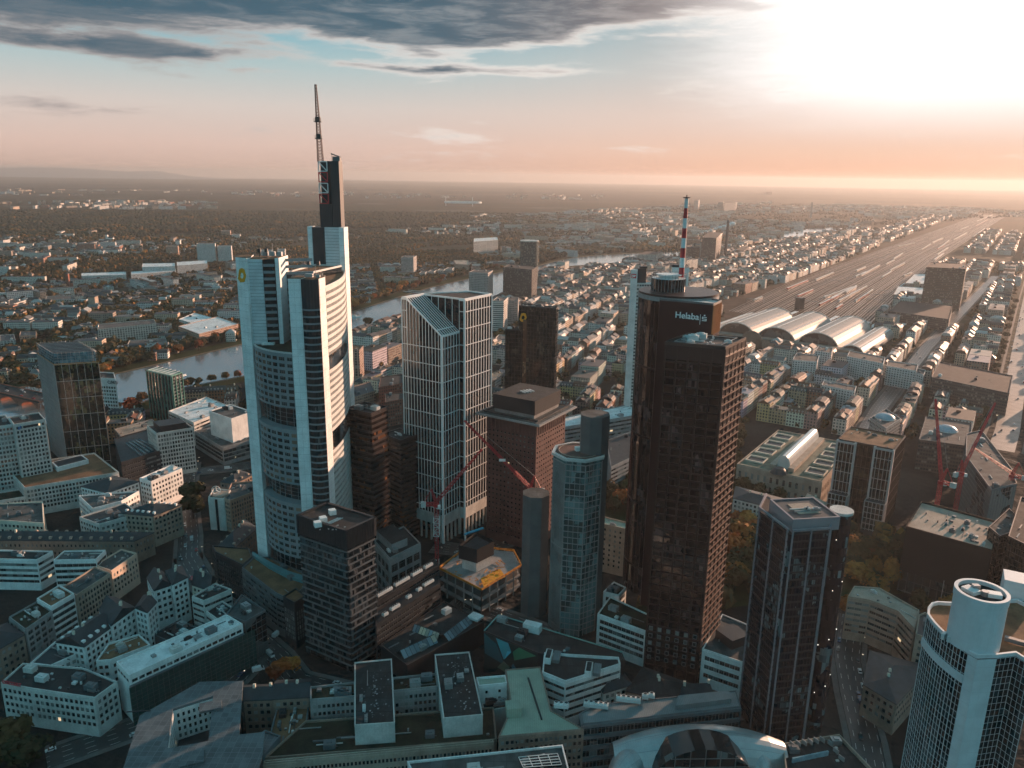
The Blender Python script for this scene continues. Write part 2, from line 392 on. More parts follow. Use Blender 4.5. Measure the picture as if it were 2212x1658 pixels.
def facade(mb, wins, A, B, z0, z1, k='punch', bw=3.2, fh=3.4, ww=1.6, wh=1.8, base=4., top=1.2, d=.22, edge=.6, mull=.25, band=.35, skip=(), sl=.2, **_):
    """relief of one wall: piers and spandrels stand proud, panes sit back between them"""
    L = math.dist(A, B)
    if L < 1.2: return
    u = ((B[0]-A[0])/L, (B[1]-A[1])/L); n = (u[1], -u[0])
    if not faces_cam(((A[0]+B[0])/2, (A[1]+B[1])/2), n, sl): return
    ang = math.atan2(u[1], u[0])
    if k == 'grid':
        nb = max(1, round(L/bw)); nf = max(1, round((z1-z0-base)/fh)); hz = (z1-z0-base)/nf
        for i in range(nb+1):
            c = min(max(i*L/nb, mull/2), L-mull/2); mb.wbox(A, u, n, c-mull/2, c+mull/2, z0, z1-.02, -.05, d)
        for j in range(nf+1):
            z = z0+base+j*hz; mb.wbox(A, u, n, 0.01, L-.01, z-band, z, -.05, max(.02, d-.06))
        return
    if k == 'fins':
        nb = max(1, round(L/bw))
        for i in range(nb+1):
            c = min(max(i*L/nb, mull/2), L-mull/2); mb.wbox(A, u, n, c-mull/2, c+mull/2, z0+.01, z1-.02, -.05, d)
        return
    if k == 'bands':
        nf = max(1, round((z1-z0-base)/fh)); hz = (z1-z0-base)/nf
        for j in range(nf+1):
            z = z0+base+j*hz; mb.wbox(A, u, n, 0.01, L-.01, z-band, z, -.05, d)
        return
    nf = int((z1-z0-base-top)/fh+.3)
    if nf < 1: return
    fhh = (z1-z0-base-top)/nf; wh = min(wh, fhh-.5)
    nb = max(1, round((L-2*edge)/bw)); bay = (L-2*edge)/nb; ww = min(ww, bay-.2) if k == 'punch' else bay-.12
    for j in range(nf):
        zc = z0+base+fhh*(j+.5)
        if j in skip: continue
        for i in range(nb):
            sx = edge+bay*(i+.5)
            wins.append((A[0]+u[0]*sx+n[0]*.03, A[1]+u[1]*sx+n[1]*.03, zc, ang, ww, wh))
    for j in range(nf+1):
        za = z0+.01 if j == 0 else z0+base+fhh*(j-.5)+wh/2
        zb = z1-.01 if j == nf else z0+base+fhh*(j+.5)-wh/2
        mb.wbox(A, u, n, .01, L-.01, za, zb, -.05, d)
    if k == 'punch':
        for i in range(nb+1):
            a = .012 if i == 0 else edge+bay*(i-.5)+ww/2; b = L-.012 if i == nb else edge+bay*(i+.5)-ww/2
            mb.wbox(A, u, n, a, b, z0+.02, z1-.02, -.05, d-.03)
    else:
        for q in (0, 1):
            a, b = ((.012, edge), (L-edge, L-.012))[q]; mb.wbox(A, u, n, a, b, z0+.02, z1-.02, -.05, d-.03)
def inset(poly, d):
    poly = ccw(poly); n = len(poly); out = []
    for i in range(n):
        a, b, c = poly[i-1], poly[i], poly[(i+1) % n]
        def nr(p, q):
            l = math.dist(p, q) or 1; return (-(q[1]-p[1])/l, (q[0]-p[0])/l)
        n1, n2 = nr(a, b), nr(b, c); k = 1+n1[0]*n2[0]+n1[1]*n2[1]
        k = max(k, .3); out.append((b[0]+d*(n1[0]+n2[0])/k, b[1]+d*(n1[1]+n2[1])/k))
    return out
def parapet(poly, z, m, parent, h=.9, w=.45, out=.06, name='parapet'):
    poly = ccw(poly); o_ = inset(poly, -out); i_ = inset(poly, w); n = len(poly); b = MB()
    for i in range(n):
        j = (i+1) % n; b.prism([o_[i], o_[j], i_[j], i_[i]], z-.25, z+h, True, True)
    return b.build(name, m, parent)
def area(p):
    return abs(sum(p[i-1][0]*p[i][1]-p[i][0]*p[i-1][1] for i in range(len(p))))/2
def inside(pt, poly):
    x, y = pt[:2]; c = False; n = len(poly)
    for i in range(n):
        x1, y1 = poly[i-1][:2]; x2, y2 = poly[i][:2]
        if (y1 > y) != (y2 > y) and x < (x2-x1)*(y-y1)/(y2-y1)+x1: c = not c
    return c
def roof_kit(poly, z, parent, n=4, seed=0, m=None, big=1.):
    """plant rooms, ducts and vents on a flat roof, one part each"""
    n = int(n*2.2)
    rg = random.Random(seed); xs = [p[0] for p in poly]; ys = [p[1] for p in poly]
    e0 = max(range(len(poly)), key=lambda i: math.dist(poly[i-1], poly[i])); a = math.atan2(poly[e0][1]-poly[e0-1][1], poly[e0][0]-poly[e0-1][0])
    safe = inset(poly, 2.5); k = 0; tries = 0
    while k < n and tries < 150:
        tries += 1; p = (rg.uniform(min(xs), max(xs)), rg.uniform(min(ys), max(ys)))
        if not inside(p, safe): continue
        sx, sy, sz = rg.choice([(5, 3.5, 2.6), (2, 2, 1.0), (3.5, 1.4, 1.3), (1.0, 1.0, .7), (.8, .8, .6), (1.2, .9, .5), (7, .6, .5), (11, .35, .35), (.7, .7, 1.3), (4, 3, 2.2)])
        b = MB(); b.box(p[0], p[1], z-.01, sx*big, sy*big, sz, a)
        if sx > 3 and sy > 1: b.box(p[0], p[1], z+sz-.012, sx*big*.5, sy*big*.5, .5, a); b.box(p[0]+.3, p[1], z-.012, sx*big+1.2, .25, .3, a)
        nm = 'plant_room' if sz > 2 else ('duct' if sy < 1 else 'roof_vent')
        b.build(nm, m or rg.choice([M['chiller'], M['pale'], M['grey'], M['grey'], M['concrete'], M['concrete'], M['steel'], M['dark']]), parent); k += 1
def pxpoly(pts, z):
    q = [P(x, y, z) for x, y in pts]
    if len(q) == 3: q.append((q[0][0]+q[2][0]-q[1][0], q[0][1]+q[2][1]-q[1][1]))
    return q
def bld(name, label, pts, z, z0=0., wall='pale', roof='roof', st=None, gl='glass', kit=3, cat='building', par=True, lm=None, world=False, group=None, core=None, color=None, seed=None, keep=6., cap=100, ph=.9, edges=None):
    """a building from its roof corners: wall, windows, roof, parapet and roof plant"""
    poly = ccw(pts if world else pxpoly(pts, z)); st = dict(st or {})
    cx = sum(p[0] for p in poly)/len(poly); cyy = sum(p[1] for p in poly)/len(poly)
    t = thing(name, label, cat, (cx, cyy, z0), group); KEEP.append((poly, keep))
    wm = M[wall] if isinstance(wall, str) else wall
    rm = M[roof] if isinstance(roof, str) else roof
    glm = M[gl] if isinstance(gl, str) else gl
    b = MB(); wins = []
    if st.get('k') in ('grid', 'fins', 'bands'):
        c = MB(); c.prism(poly, z0, z-.05, False); c.build('glazing', core or glm, t)
        for i in range(len(poly)):
            if edges is None or i in edges: facade(b, wins, poly[i], poly[(i+1) % len(poly)], z0, z, **st)
        b.build('facade_frame', wm, t)
    else:
        b.prism(poly, z0, z-.05, False)
        if st:
            for i in range(len(poly)): facade(b, wins, poly[i], poly[(i+1) % len(poly)], z0, z, **st)
        b.build('wall', wm, t, color=color)
        put_windows(t, wins, glm, cap=cap)
    r = MB(); r.poly([(x, y, z-.04) for x, y in poly], [(x, y) for x, y in poly]); r.build('roof', rm, t)
    if par: parapet(poly, z, wm if st.get('k') != 'x' else rm, t, h=ph)
    if kit: roof_kit(poly, z, t, kit, seed if seed is not None else int(abs(cx)*7+cyy))
    if lm:
        u, v = proj(cx, cyy, (z+z0)/2); LAND.append((lm, u, v))
    return t, poly
def pitched(name, label, pts, z, rise=4., wall='stone', roof='slate', st=None, gl='glass', over=.4, cat='building', hip=True, lm=None, world=False, group=None, z0=0., chim=2, dorm=0, cap=100):
    """building with a hipped or gabled roof over a four-cornered plan (z = eaves)"""
    poly = ccw(pts if world else pxpoly(pts, z)); cx = sum(p[0] for p in poly)/len(poly); cyy = sum(p[1] for p in poly)/len(poly)
    t = thing(name, label, cat, (cx, cyy, z0), group); KEEP.append((poly, 6.))
    b = MB(); wins = []; b.prism(poly, z0, z-.02, False)
    if st:
        for i in range(len(poly)): facade(b, wins, poly[i], poly[(i+1) % len(poly)], z0, z, **st)
    b.build('wall', M[wall], t); put_windows(t, wins, M[gl], cap=cap)
    q = inset(poly, -over)
    if math.dist(q[0], q[1]) < math.dist(q[1], q[2]): q = q[1:]+q[:1]
    L = math.dist(q[0], q[1]); Wd = math.dist(q[1], q[2]); k = min(.42, Wd/2/L) if hip else 0.0
    mid = lambda a, c, s=.5: (a[0]*(1-s)+c[0]*s, a[1]*(1-s)+c[1]*s)
    e1, e2 = mid(q[0], q[3]), mid(q[1], q[2]); r1, r2 = mid(e1, e2, k), mid(e1, e2, 1-k)
    r = MB(); n = 0
    r.v = [(*q[i], z) for i in range(4)]+[(*r1, z+rise), (*r2, z+rise)]+[(*q[i], z-.35) for i in range(4)]
    for f in ((0, 1, 5, 4), (2, 3, 4, 5), (1, 2, 5), (3, 0, 4)): r.face(f, [(r.v[i][0], r.v[i][1]) for i in f])
    for i in range(4): r.face((6+i, 6+(i+1) % 4, (i+1) % 4, i))
    ro = r.build('roof', M[roof], t)
    rg = random.Random(int(abs(cx*7)))
    for i in range(chim):
        p = mid(r1, r2, rg.random()); c = MB(); c.box(p[0]+rg.uniform(-1, 1), p[1]+rg.uniform(-1, 1), z+rise*.5, 1.1, 1.1, rise*.5+1.5); c.build('chimney', M['cream'], ro)
    for i in range(dorm):
        s = (i+.5)/dorm; a, c = mid(q[0], q[1], s), mid(q[3], q[2], s)
        for e, o_ in ((a, c), (c, a)):
            p = mid(e, o_, .14)
            d = MB(); d.box(p[0], p[1], z+.3, 1.6, 1.6, 1.7, math.atan2(q[1][1]-q[0][1], q[1][0]-q[0][0])); d.build('dormer', M['white'] if wall != 'stone' else M['tan'], ro)
    if lm:
        u, v = proj(cx, cyy, z/2); LAND.append((lm, u, v))
    return t, poly
def text_mesh(name, txt, m, parent, A, dirv, z, size, depth=.3, bold=.03, out=(0, 0), align='LEFT'):
    """raised lettering on a wall: starts at A, runs along dirv, stands upright"""
    cu = bpy.data.curves.new(name, 'FONT'); cu.body = txt; cu.size = size; cu.extrude = depth/2; cu.offset = bold*size; cu.align_x = align
    tmp = bpy.data.objects.new(name, cu); COL.objects.link(tmp); dg = bpy.context.evaluated_depsgraph_get()
    me = bpy.data.meshes.new_from_object(tmp.evaluated_get(dg)); bpy.data.objects.remove(tmp)
    me.materials.clear(); me.materials.append(m)
    d = Vector((*dirv, 0)).normalized(); up = Vector((0, 0, 1)); n = d.cross(up)
    o = ORG.get(parent.name, (0, 0, 0)) if parent else (0, 0, 0)
    mt = Matrix((( d.x, up.x, n.x, A[0]-o[0]+n.x*.4), (d.y, up.y, n.y, A[1]-o[1]+n.y*.4), (d.z, up.z, n.z, z-o[2]), (0, 0, 0, 1)))
    me.transform(mt); ob = bpy.data.objects.new(name, me); COL.objects.link(ob)
    if parent: ob.parent = parent; ORG[ob.name] = o
    return ob
def emit(name, col, s):
    if name in MATS: return MATS[name]
    m, t, p = newmat(name); MATS[name] = m; t.put(p.inputs['Base Color'], C4(*col)); t.put(p.inputs['Emission Color'], C4(*col)); p.inputs['Emission Strength'].default_value = s; return m
# ================================================================== the ground
def sheet(name, pts, z, m, px=True, kind='structure'):
    b = MB(); q = [P(x, y, 0) for x, y in pts] if px else pts
    b.poly([(x, y, z) for x, y in ccw(q)], [(x, y) for x, y in ccw(q)]); o = b.build(name, m); return tag(o, kind=kind)
def ground_mat():
    m, t, p = newmat('city_ground'); ps = pos(t); x, y, z = t.xyz(ps)
    dist = t.m('SQRT', t.m('ADD', t.m('MULTIPLY', x, x), t.m('MULTIPLY', y, y)))
    n = t.noise(ps, .012, 5); n2 = t.noise(ps, .0012, 6); n3 = t.noise(ps, .00035, 5, .6)
    city = t.mix(t.step(n, .4, .6), C4(.022, .022, .022), C4(.038, .036, .034))
    wood = t.ramp(n2, [(0, (.018, .026, .020)), (.42, (.026, .032, .022)), (.5, (.045, .034, .020)), (.57, (.024, .030, .022)), (.68, (.10, .095, .075))])
    far = t.ramp(n3, [(0, (.016, .024, .020)), (.5, (.024, .030, .024)), (.60, (.07, .065, .05)), (.72, (.12, .11, .09))])
    suburb = t.mix(t.step(n, .45, .55), C4(.034, .040, .026), C4(.06, .055, .042))
    c = t.mix(t.step(dist, 900, 1500), city, suburb); c = t.mix(t.step(dist, 3300, 4600), c, wood); c = t.mix(t.step(dist, 7000, 10000), c, far)
    t.put(p.inputs['Base Color'], c); p.inputs['Roughness'].default_value = 1; p.inputs['Specular IOR Level'].default_value = .05
    bn = t.add('ShaderNodeBump'); bn.inputs['Strength'].default_value = .9; bn.inputs['Distance'].default_value = 6
    t.put(bn.inputs['Height'], t.noise(ps, .06, 4)); t.l.new(bn.outputs[0], p.inputs['Normal']); return m
def rel_num(i): return '%s overhead-line portal across the tracks, counting away from the sheds' % NW[i]
def disc(name, r, z, m, n=96):
    b = MB(); b.v = [(r*math.cos(2*math.pi*i/n), r*math.sin(2*math.pi*i/n), z) for i in range(n)]; b.face(range(n)); return tag(b.build(name, m), kind='structure')
disc('ground', 30000, 0, ground_mat())
def water_mat():
    m, t, p = newmat('river_water'); ps = pos(t)
    t.put(p.inputs['Base Color'], C4(.50, .56, .58)); p.inputs['Roughness'].default_value = .14; p.inputs['Metallic'].default_value = .68; p.inputs['Specular IOR Level'].default_value = 1.0
    bn = t.add('ShaderNodeBump'); bn.inputs['Strength'].default_value = .35; bn.inputs['Distance'].default_value = .5
    t.put(bn.inputs['Height'], t.m('ADD', t.noise(ps, .12, 5), t.m('MULTIPLY', t.noise(ps, .02, 3), .8))); t.l.new(bn.outputs[0], p.inputs['Normal']); return m
WATER = water_mat()
FARB = [(-260, 900), (0, 842), (100, 830), (238, 811), (380, 778), (520, 745), (640, 712), (749, 678), (868, 640), (934, 620), (1012, 602), (1086, 587), (1162, 574), (1222, 559), (1286, 551), (1372, 547), (1480, 543)]
NEARB = [(1480, 551), (1372, 562), (1324, 567), (1216, 575), (1162, 586), (1100, 622), (1066, 640), (960, 657), (868, 680), (795, 714), (760, 735), (640, 775), (526, 811), (395, 836), (319, 862), (258, 883), (100, 915), (-260, 990)]
RIVER_PX = FARB+NEARB
sheet('river', RIVER_PX, .03, WATER)
sheet('far_river', [(1668, 514), (1704, 501), (1748, 494), (1822, 489), (1823, 495), (1754, 508), (1683, 525)], .03, WATER)
GRASS = mat('park_grass', (.035, .040, .016), 1., .35, .05, spec=.05)
def strip(name, line, w, z, m, px=True):
    q = [P(x, y, 0) for x, y in line] if px else line; b = MB(); L = []; Rr = []
    for i in range(len(q)):
        a, c = q[max(0, i-1)], q[min(len(q)-1, i+1)]; l = math.dist(a, c); n = (-(c[1]-a[1])/l*w/2, (c[0]-a[0])/l*w/2)
        L.append((q[i][0]+n[0], q[i][1]+n[1])); Rr.append((q[i][0]-n[0], q[i][1]-n[1]))
    u = 0
    for i in range(len(q)-1):
        d = math.dist(q[i], q[i+1])
        b.poly([(*Rr[i], z), (*Rr[i+1], z), (*L[i+1], z), (*L[i], z)], [(0, u), (0, u+d), (w, u+d), (w, u)]); u += d
    return tag(b.build(name, m), kind='structure')
def offset_px(line, dx, dy): return [(x+dx, y+dy) for x, y in line]
# grassy far bank, quay walls and riverside path
qf = [P(x, y) for x, y in FARB]; 
def off(line, w):
    out = []
    for i in range(len(line)):
        a, c = line[max(0, i-1)], line[min(len(line)-1, i+1)]; l = math.dist(a, c); out.append((line[i][0]-(c[1]-a[1])/l*w, line[i][1]+(c[0]-a[0])/l*w))
    return out
strip('riverbank_grass', off(qf, 16), 34, .05, GRASS, False)
strip('riverside_path', off(qf, 3), 5, .10, mat('path_gravel', (.20, .14, .10), 1, .2, spec=.05), False)
qn = [P(x, y) for x, y in NEARB]; strip('riverbank_grass', off(qn, 14), 26, .05, GRASS, False); strip('quay_path', off(qn, 2.5), 5, .1, M['pave'], False)
# main streets
def road_mat():
    m, t, p = newmat('road_asphalt'); ps = pos(t); uv = t.xyz(t.add('ShaderNodeUVMap').outputs[0])
    c = t.mix(t.step(t.noise(ps, .2, 4), .35, .65), C4(.026, .026, .028), C4(.038, .037, .037))
    a = t.m('LESS_THAN', t.m('ABSOLUTE', t.m('SUBTRACT', t.m('FRACT', t.m('DIVIDE', uv[0], 3.5)), .5)), .025)
    d = t.m('LESS_THAN', t.m('FRACT', t.m('DIVIDE', uv[1], 9.)), .45)
    c = t.mix(t.m('MULTIPLY', a, d), c, C4(.6, .6, .58)); t.put(p.inputs['Base Color'], c); p.inputs['Roughness'].default_value = .42; p.inputs['Specular IOR Level'].default_value = .6; return m
ROAD = road_mat()
S1 = [(1850, 965), (1900, 880), (2000, 752), (2081, 668), (2150, 596)]
S2 = [(2163, 972), (2176, 930), (2192, 840), (2206, 745), (2222, 650), (2240, 560)]
strip('street', S1, 17, .06, ROAD); strip('avenue', S2, 22, .06, mat('glare_pale_road', (.15, .135, .125), .5, .3, .1))  # avenue paler than the streets: sun glare put into its colour
PV = M['pave']
for s, w in ((S1, 10.5), (S2, 18)):
    q = [P(*p) for p in s]
    for sg in (1, -1):
        l = off(q, sg*w); b = MB()
        for i in range(len(l)-1): b.beam((*l[i], .08), (*l[i+1], .08), 3.2, .16)
        tag(b.build('pavement', PV), kind='structure')
def kerb(line, w):
    q = [P(*p) for p in line]
    for sg in (1, -1):
        l = off(q, sg*w); b = MB()
        for i in range(len(l)-1): b.beam((*l[i], .1), (*l[i+1], .1), 2.8, .16+.01*sg)
        tag(b.build('pavement', PV), kind='structure')
near_roads = [[(410, 1000), (400, 1060), (408, 1160), (405, 1240), (330, 1330), (250, 1420)], [(330, 1010), (410, 1020), (500, 1010), (570, 1000)],
              [(560, 1390), (520, 1450), (470, 1500), (300, 1570), (100, 1640)], [(405, 1200), (440, 1260), (500, 1330), (600, 1420), (640, 1470), (760, 1500)],
              [(1210, 1380), (1120, 1345), (1000, 1300), (950, 1350), (840, 1470)], [(1840, 1330), (1830, 1420), (1845, 1500), (1870, 1600), (1880, 1658)],
              [(935, 1180), (1010, 1190), (1090, 1170), (1130, 1150)]]
for i_, r_ in enumerate(near_roads): (strip('street', r_, 13, .064+.005*i_, ROAD), kerb(r_, 8.2))
# rail yard
YARD = [(1545, 652), (1640, 628), (1780, 580), (1900, 535), (2010, 490), (2130, 455), (2185, 462), (2120, 500), (2040, 548), (1980, 600), (1925, 650), (1880, 705), (1840, 745), (1600, 745)]
sheet('rail_yard_ground', YARD, .02, mat('ballast', (.060, .042, .034), 1, .5, .03, spec=.03))
RAILM = mat('rail_steel', (.50, .40, .34), .30, .1, metal=.8, obj=True)
VP1 = [P(x, y) for x, y in [(2150, 458)]][0]
A0, A1 = P(1575, 672), P(1862, 716)
NW = ['first', 'second', 'third', 'fourth', 'fifth', 'sixth', 'seventh', 'eighth', 'ninth', 'tenth', 'eleventh', 'twelfth', 'thirteenth', 'fourteenth', 'fifteenth', 'sixteenth', 'seventeenth', 'eighteenth', 'nineteenth', 'twentieth', 'twenty-first', 'twenty-second']
BED = mat('sleeper_bed', (.030, .022, .019), 1, .3, .1, spec=.02)
for i in range(44):
    s = min(1, max(0, i/43+random.uniform(-.006, .006))); a = (A0[0]*(1-s)+A1[0]*s, A0[1]*(1-s)+A1[1]*s)
    m1 = P(1700+230*s, 612+34*s); m2 = P(1900+130*s, 540+18*s); e = P(2120+50*s, 462+6*s); b = MB(); bd = MB()
    t = thing('railway_track', '%s railway track counted from the %s edge of the yard' % ((NW[i], 'left') if i < 22 else (NW[43-i], 'right')), 'railway track', (*a, 0), 'parallel tracks of the rail yard')
    pts = [a, m1, m2, e]
    for k in range(3):
        d = Vector(pts[k+1])-Vector(pts[k]); d.normalize(); n = Vector((-d.y, d.x))*.75
        bd.beam((*pts[k], .06), (*pts[k+1], .06), 3.0, .1)
        for sg in (1, -1): b.beam((pts[k][0]+n.x*sg, pts[k][1]+n.y*sg, .25), (pts[k+1][0]+n.x*sg, pts[k+1][1]+n.y*sg, .25), .5, .3)
    b.build('rail', RAILM, t, color=(random.uniform(.25, 1),)*3); bd.build('sleeper_bed', BED, t)
for i in range(22):      # portal masts of the overhead line
    s = random.random(); f = (i+.5)/24; A_, B_ = P(1600+1500*0+ (2120-1600)*f, 655-185*f), P(1880+(2180-1880)*f, 690-225*f); x, y = A_[0]*(1-s)+B_[0]*s, A_[1]*(1-s)+B_[1]*s
    t = thing('catenary_mast', rel_num(i), 'catenary mast', (x, y, 0), 'masts of the overhead line'); b = MB(); b.beam((x-16, y+8, 0), (x-16, y+8, 8), .7); b.build('post', M['steel'], t); b = MB(); b.beam((x+16, y-8, 0), (x+16, y-8, 8), .7); b.build('post', M['steel'], t); b = MB(); b.beam((x-16, y+8, 7.6), (x+16, y-8, 7.6), .8); b.build('cross_beam', M['steel'], t)
# hills on the left horizon, distance haze painted in as pale grey
def hills():
    b = MB(); HM = mat('hazed_hill', (.26, .27, .28), 1, .1, .001, spec=0); rg = random.Random(3)
    az = [math.atan((x-CX)/F) for x in range(-300, 900, 20)]; D = 29000; pr = []
    for i, a in enumerate(az):
        x = -300+20*i; h = 180+220*math.exp(-((x-60)/130)**2)+200*math.exp(-((x-200)/110)**2)+170*math.exp(-((x-360)/50)**2)+rg.uniform(-12, 12)
        h *= .62; h *= max(0, min(1, (520-x)/160)) if x > 360 else 1; pr.append((math.sin(a), math.cos(a), h))
    for k, (f, s) in enumerate(((D-5000, 0), (D-2500, .55), (D, 1), (D+1500, .6), (D+3000, 0))):
        for sx, cx_, h in pr: b.v.append((sx*f/cx_, f, h*s-5))
    n = len(pr)
    for k in range(4):
        for i in range(n-1): b.face((k*n+i, k*n+i+1, (k+1)*n+i+1, (k+1)*n+i))
    tag(b.build('hills', HM, smooth=True), kind='structure')
hills()

# ================================================================== tall towers
PANEL = lined('white_tower_panels', (.76, .78, .78), 3., 4.0, .03, .55, .45, var=.11)
LOUV = lined('horizontal_louvre_cladding', (.58, .61, .63), 0, 1.9, .16, .55, .5)
DGL = glass('dark_curtain_wall', (.020, .026, .030), cell=(1.6, 3.75), p_alt=.05)
FINM = lined('dark_ribbed_cladding', (.022, .027, .033), 1.1, 0, .15, .4, .45)
def arc(a, b, bulge, n=8):
    """points from a to b bowed sideways (to the right of a->b) by bulge metres"""
    l = math.dist(a, b); nx, ny = (b[1]-a[1])/l, -(b[0]-a[0])/l; out = []
    for i in range(n+1):
        s = i/n; k = 4*s*(1-s)*bulge; out.append((a[0]*(1-s)+b[0]*s+nx*k, a[1]*(1-s)+b[1]*s+ny*k))
    return out
def part_prism(t, name, poly, z0, z1, m, top=True, mt=None):
    b = MB(); b.prism(poly, z0, z1, top, mt=1 if mt else None); return b.build(name, [M[x] if isinstance(x, str) else x for x in ([m, mt] if mt else [m])], t)

def bank_tower():
    t = thing('bank_tower', 'tallest white tower with triangular plan, sky gardens and black lattice mast', 'skyscraper', (-125, 455, 0))
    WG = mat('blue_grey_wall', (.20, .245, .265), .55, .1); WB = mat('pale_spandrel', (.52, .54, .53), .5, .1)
    GL = glass('bank_window', (.02, .026, .03), alt=(.30, .20, .14), p_alt=.16)
    GARD = glass('garden_glazing', (.022, .03, .034), alt=(.20, .11, .06), cell=(2.4, 3.2), p_alt=.10)
    L1, L2, L3, L4, L5 = (-155., 436.), (-147.4, 431.2), (-139.2, 432.6), (-132.8, 434.8), (-130.6, 435.2)
    zL = 204; zF = 196.; zW = 155.
    F1, F2, F3, F4 = P(621.5, 601.8, zF), P(648.8, 601.8, zF), P(688.3, 601.8, zF), P(701.5, 597.8, zF)
    # left corner: slab, louvred wall, dark stair glazing, second slab
    part_prism(t, 'white_slab', [L1, L2, (-146.2, 434), (-150, 452), (-157, 452)], 14, zL, PANEL, mt='roofb')
    part_prism(t, 'louvred_wall', [(-147.2, 432.5), (L3[0], L3[1]+.3), (L3[0], 452), (-149.5, 452)], zW-3, zL-.6, LOUV, mt='roofb')
    part_prism(t, 'stair_glazing', [(L3[0]+.01, L3[1]+.8), (L4[0], L4[1]+.6), (L4[0], 452), (L3[0]+.01, 452)], zW-3, zL-.7, DGL, mt='roofb')
    part_prism(t, 'white_slab', [L4, L5, (-130.2, 452), (-132.8, 452)], zW-2, zL, PANEL, mt='roofb')
    b = MB()
    for j in range(12):
        z = 158+j*3.75
        b.wbox(L3, (.98, .21), (.21, -.98), .3, 6.4, z, z+1.5, -.3, .15)
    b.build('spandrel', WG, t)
    # low inner wing behind the left pair
    za = Zat(615, 585, (-121, 462)); 
    part_prism(t, 'inner_wing', [(-131, 447), (-116, 452), (-107, 486), (-124, 489)], 20, za, DGL, mt='roofb')
    b = MB()
    for j in range(14): b.wbox((-130.5, 447.1), (.949, .316), (.316, -.949), .2, 15, 152+j*3.75, 153.6+j*3.75, -.3, .25)
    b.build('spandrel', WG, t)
    parapet([(-131, 447), (-116, 452), (-107, 486), (-124, 489)], za, WB, t)
    # left wing between the two near corners, bowed outward, cut by sky gardens
    A = (-147.6, 433.5); B = (F1[0]+.2, F1[1]+1.5); crv = arc(A, B, 4.5, 8); back = [(-118, 447), (-140, 453)]
    pm = (-143, 428)
    gz = sorted([(Zat(566, 908, pm), Zat(566, 862, pm)), (Zat(566, 1064, pm), Zat(566, 1023, pm)), (14., Zat(584, 1176, pm))])
    z = 14.; blocks = []
    for lo, hi in gz:
        if lo > z+1: blocks.append((z, lo))
        z = hi
    blocks.append((z, zW))
    for lo, hi in gz:
        part_prism(t, 'sky_garden', [(p[0]+1.2, p[1]+6) for p in crv]+back, lo-.1, hi+.1, GARD)
        b = MB(); q = [(p[0]+1.0, p[1]+5.6) for p in crv]
        for i in range(8):
            b.beam((*q[i], lo), (*q[i], hi), .25); 
            for k in range(1, 5): b.beam((*q[i], lo+(hi-lo)*k/5), (*q[i+1], lo+(hi-lo)*k/5), .15)
        b.build('garden_glazing_bars', WG, t)
    wins = []; b = MB(); rel = MB()
    for lo, hi in blocks:
        b.prism(crv+back, lo, hi, True, True)
        for i in range(8):
            facade(rel, wins, crv[i], crv[i+1], lo, hi, k='punch', bw=4.6, fh=3.75, ww=3.2 if i % 2 else 3.7, wh=2.05, base=.4, top=1.2, d=.18, edge=.15)
    w = b.build('wing_wall', WG, t); rel.build('wing_wall_relief', WG, t)
    put_windows(t, wins, GL, cap=100)
    part_prism(t, 'garden_terrace', inset(crv+back, 1), zW, zW+.35, 'moss'); parapet(crv+back, zW, WB, t)
    bb = MB(); 
    for i in range(4): bb.box(-141+i*1.7, 431.5+i*.2, zW+.4, 1.5, 3, 1.2)
    bb.build('terrace_plant', M['white'], t)
    # front corner: slab, curved ribbon glazing, sunlit slab
    FB = (-106, 432)
    part_prism(t, 'white_slab', [F1, F2, (F2[0]+1, F2[1]+16), (F1[0]+1, F1[1]+18)], 14, zF, PANEL, mt='roofb')
    part_prism(t, 'white_slab', [F3, F4, (F4[0]-2, F4[1]+9), (F3[0]-2, F3[1]+10)], 14, zF, PANEL, mt='roofb')
    cf = arc((F2[0]+.02, F2[1]+.8), (F3[0]-.02, F3[1]+.8), 2.0, 6); bk = [(F3[0]-1, F3[1]+16), (F2[0], F2[1]+16)]
    part_prism(t, 'curved_glazing', cf+bk, 14, zF-.4, DGL, mt='roofb')
    b = MB(); c = MB()
    for i in range(6):
        u = ((cf[i+1][0]-cf[i][0]), (cf[i+1][1]-cf[i][1])); l = math.hypot(*u); u = (u[0]/l, u[1]/l); n = (u[1], -u[0])
        zt = zF-16
        while zt > 16:
            b.wbox(cf[i], u, n, 0, l, zt-.95, zt, -.1, .22); zt -= 3.75
            for q in (0, .5): c.wbox(cf[i], u, n, q*l, q*l+.14, zt+.02, zt+2.78, -.1, .16)
        c.wbox(cf[i], u, n, 0, l, zF-15.9, zF-.2, -.1, .3)
    b.build('spandrel', WG, t); c.build('ribbed_screen', FINM, t)
    # sunlit right wing, bowed, floors as pale bands over dark glass
    R1 = PY(743, 493, 494)[:2]; A = (F4[0]-.4, F4[1]+1); crv = arc(A, (R1[0]-.5, R1[1]-2), 3.6, 12); back = [(-124, 492), (-112, 452)]
    zR = Zat(705, 622, A); pm2 = (-99.5, 424)
    gz = sorted([(Zat(713, 796, pm2), Zat(713, 768, pm2)), (Zat(716, 968, pm2), Zat(716, 928, pm2))]); z = 16.; blocks = []
    for lo, hi in gz: blocks.append((z, lo)); z = hi
    blocks.append((z, zR)); b = MB(); c = MB(); g = MB()
    for lo, hi in gz: g.prism([(p[0]-4, p[1]) for p in crv]+back, lo-.1, hi+.1)
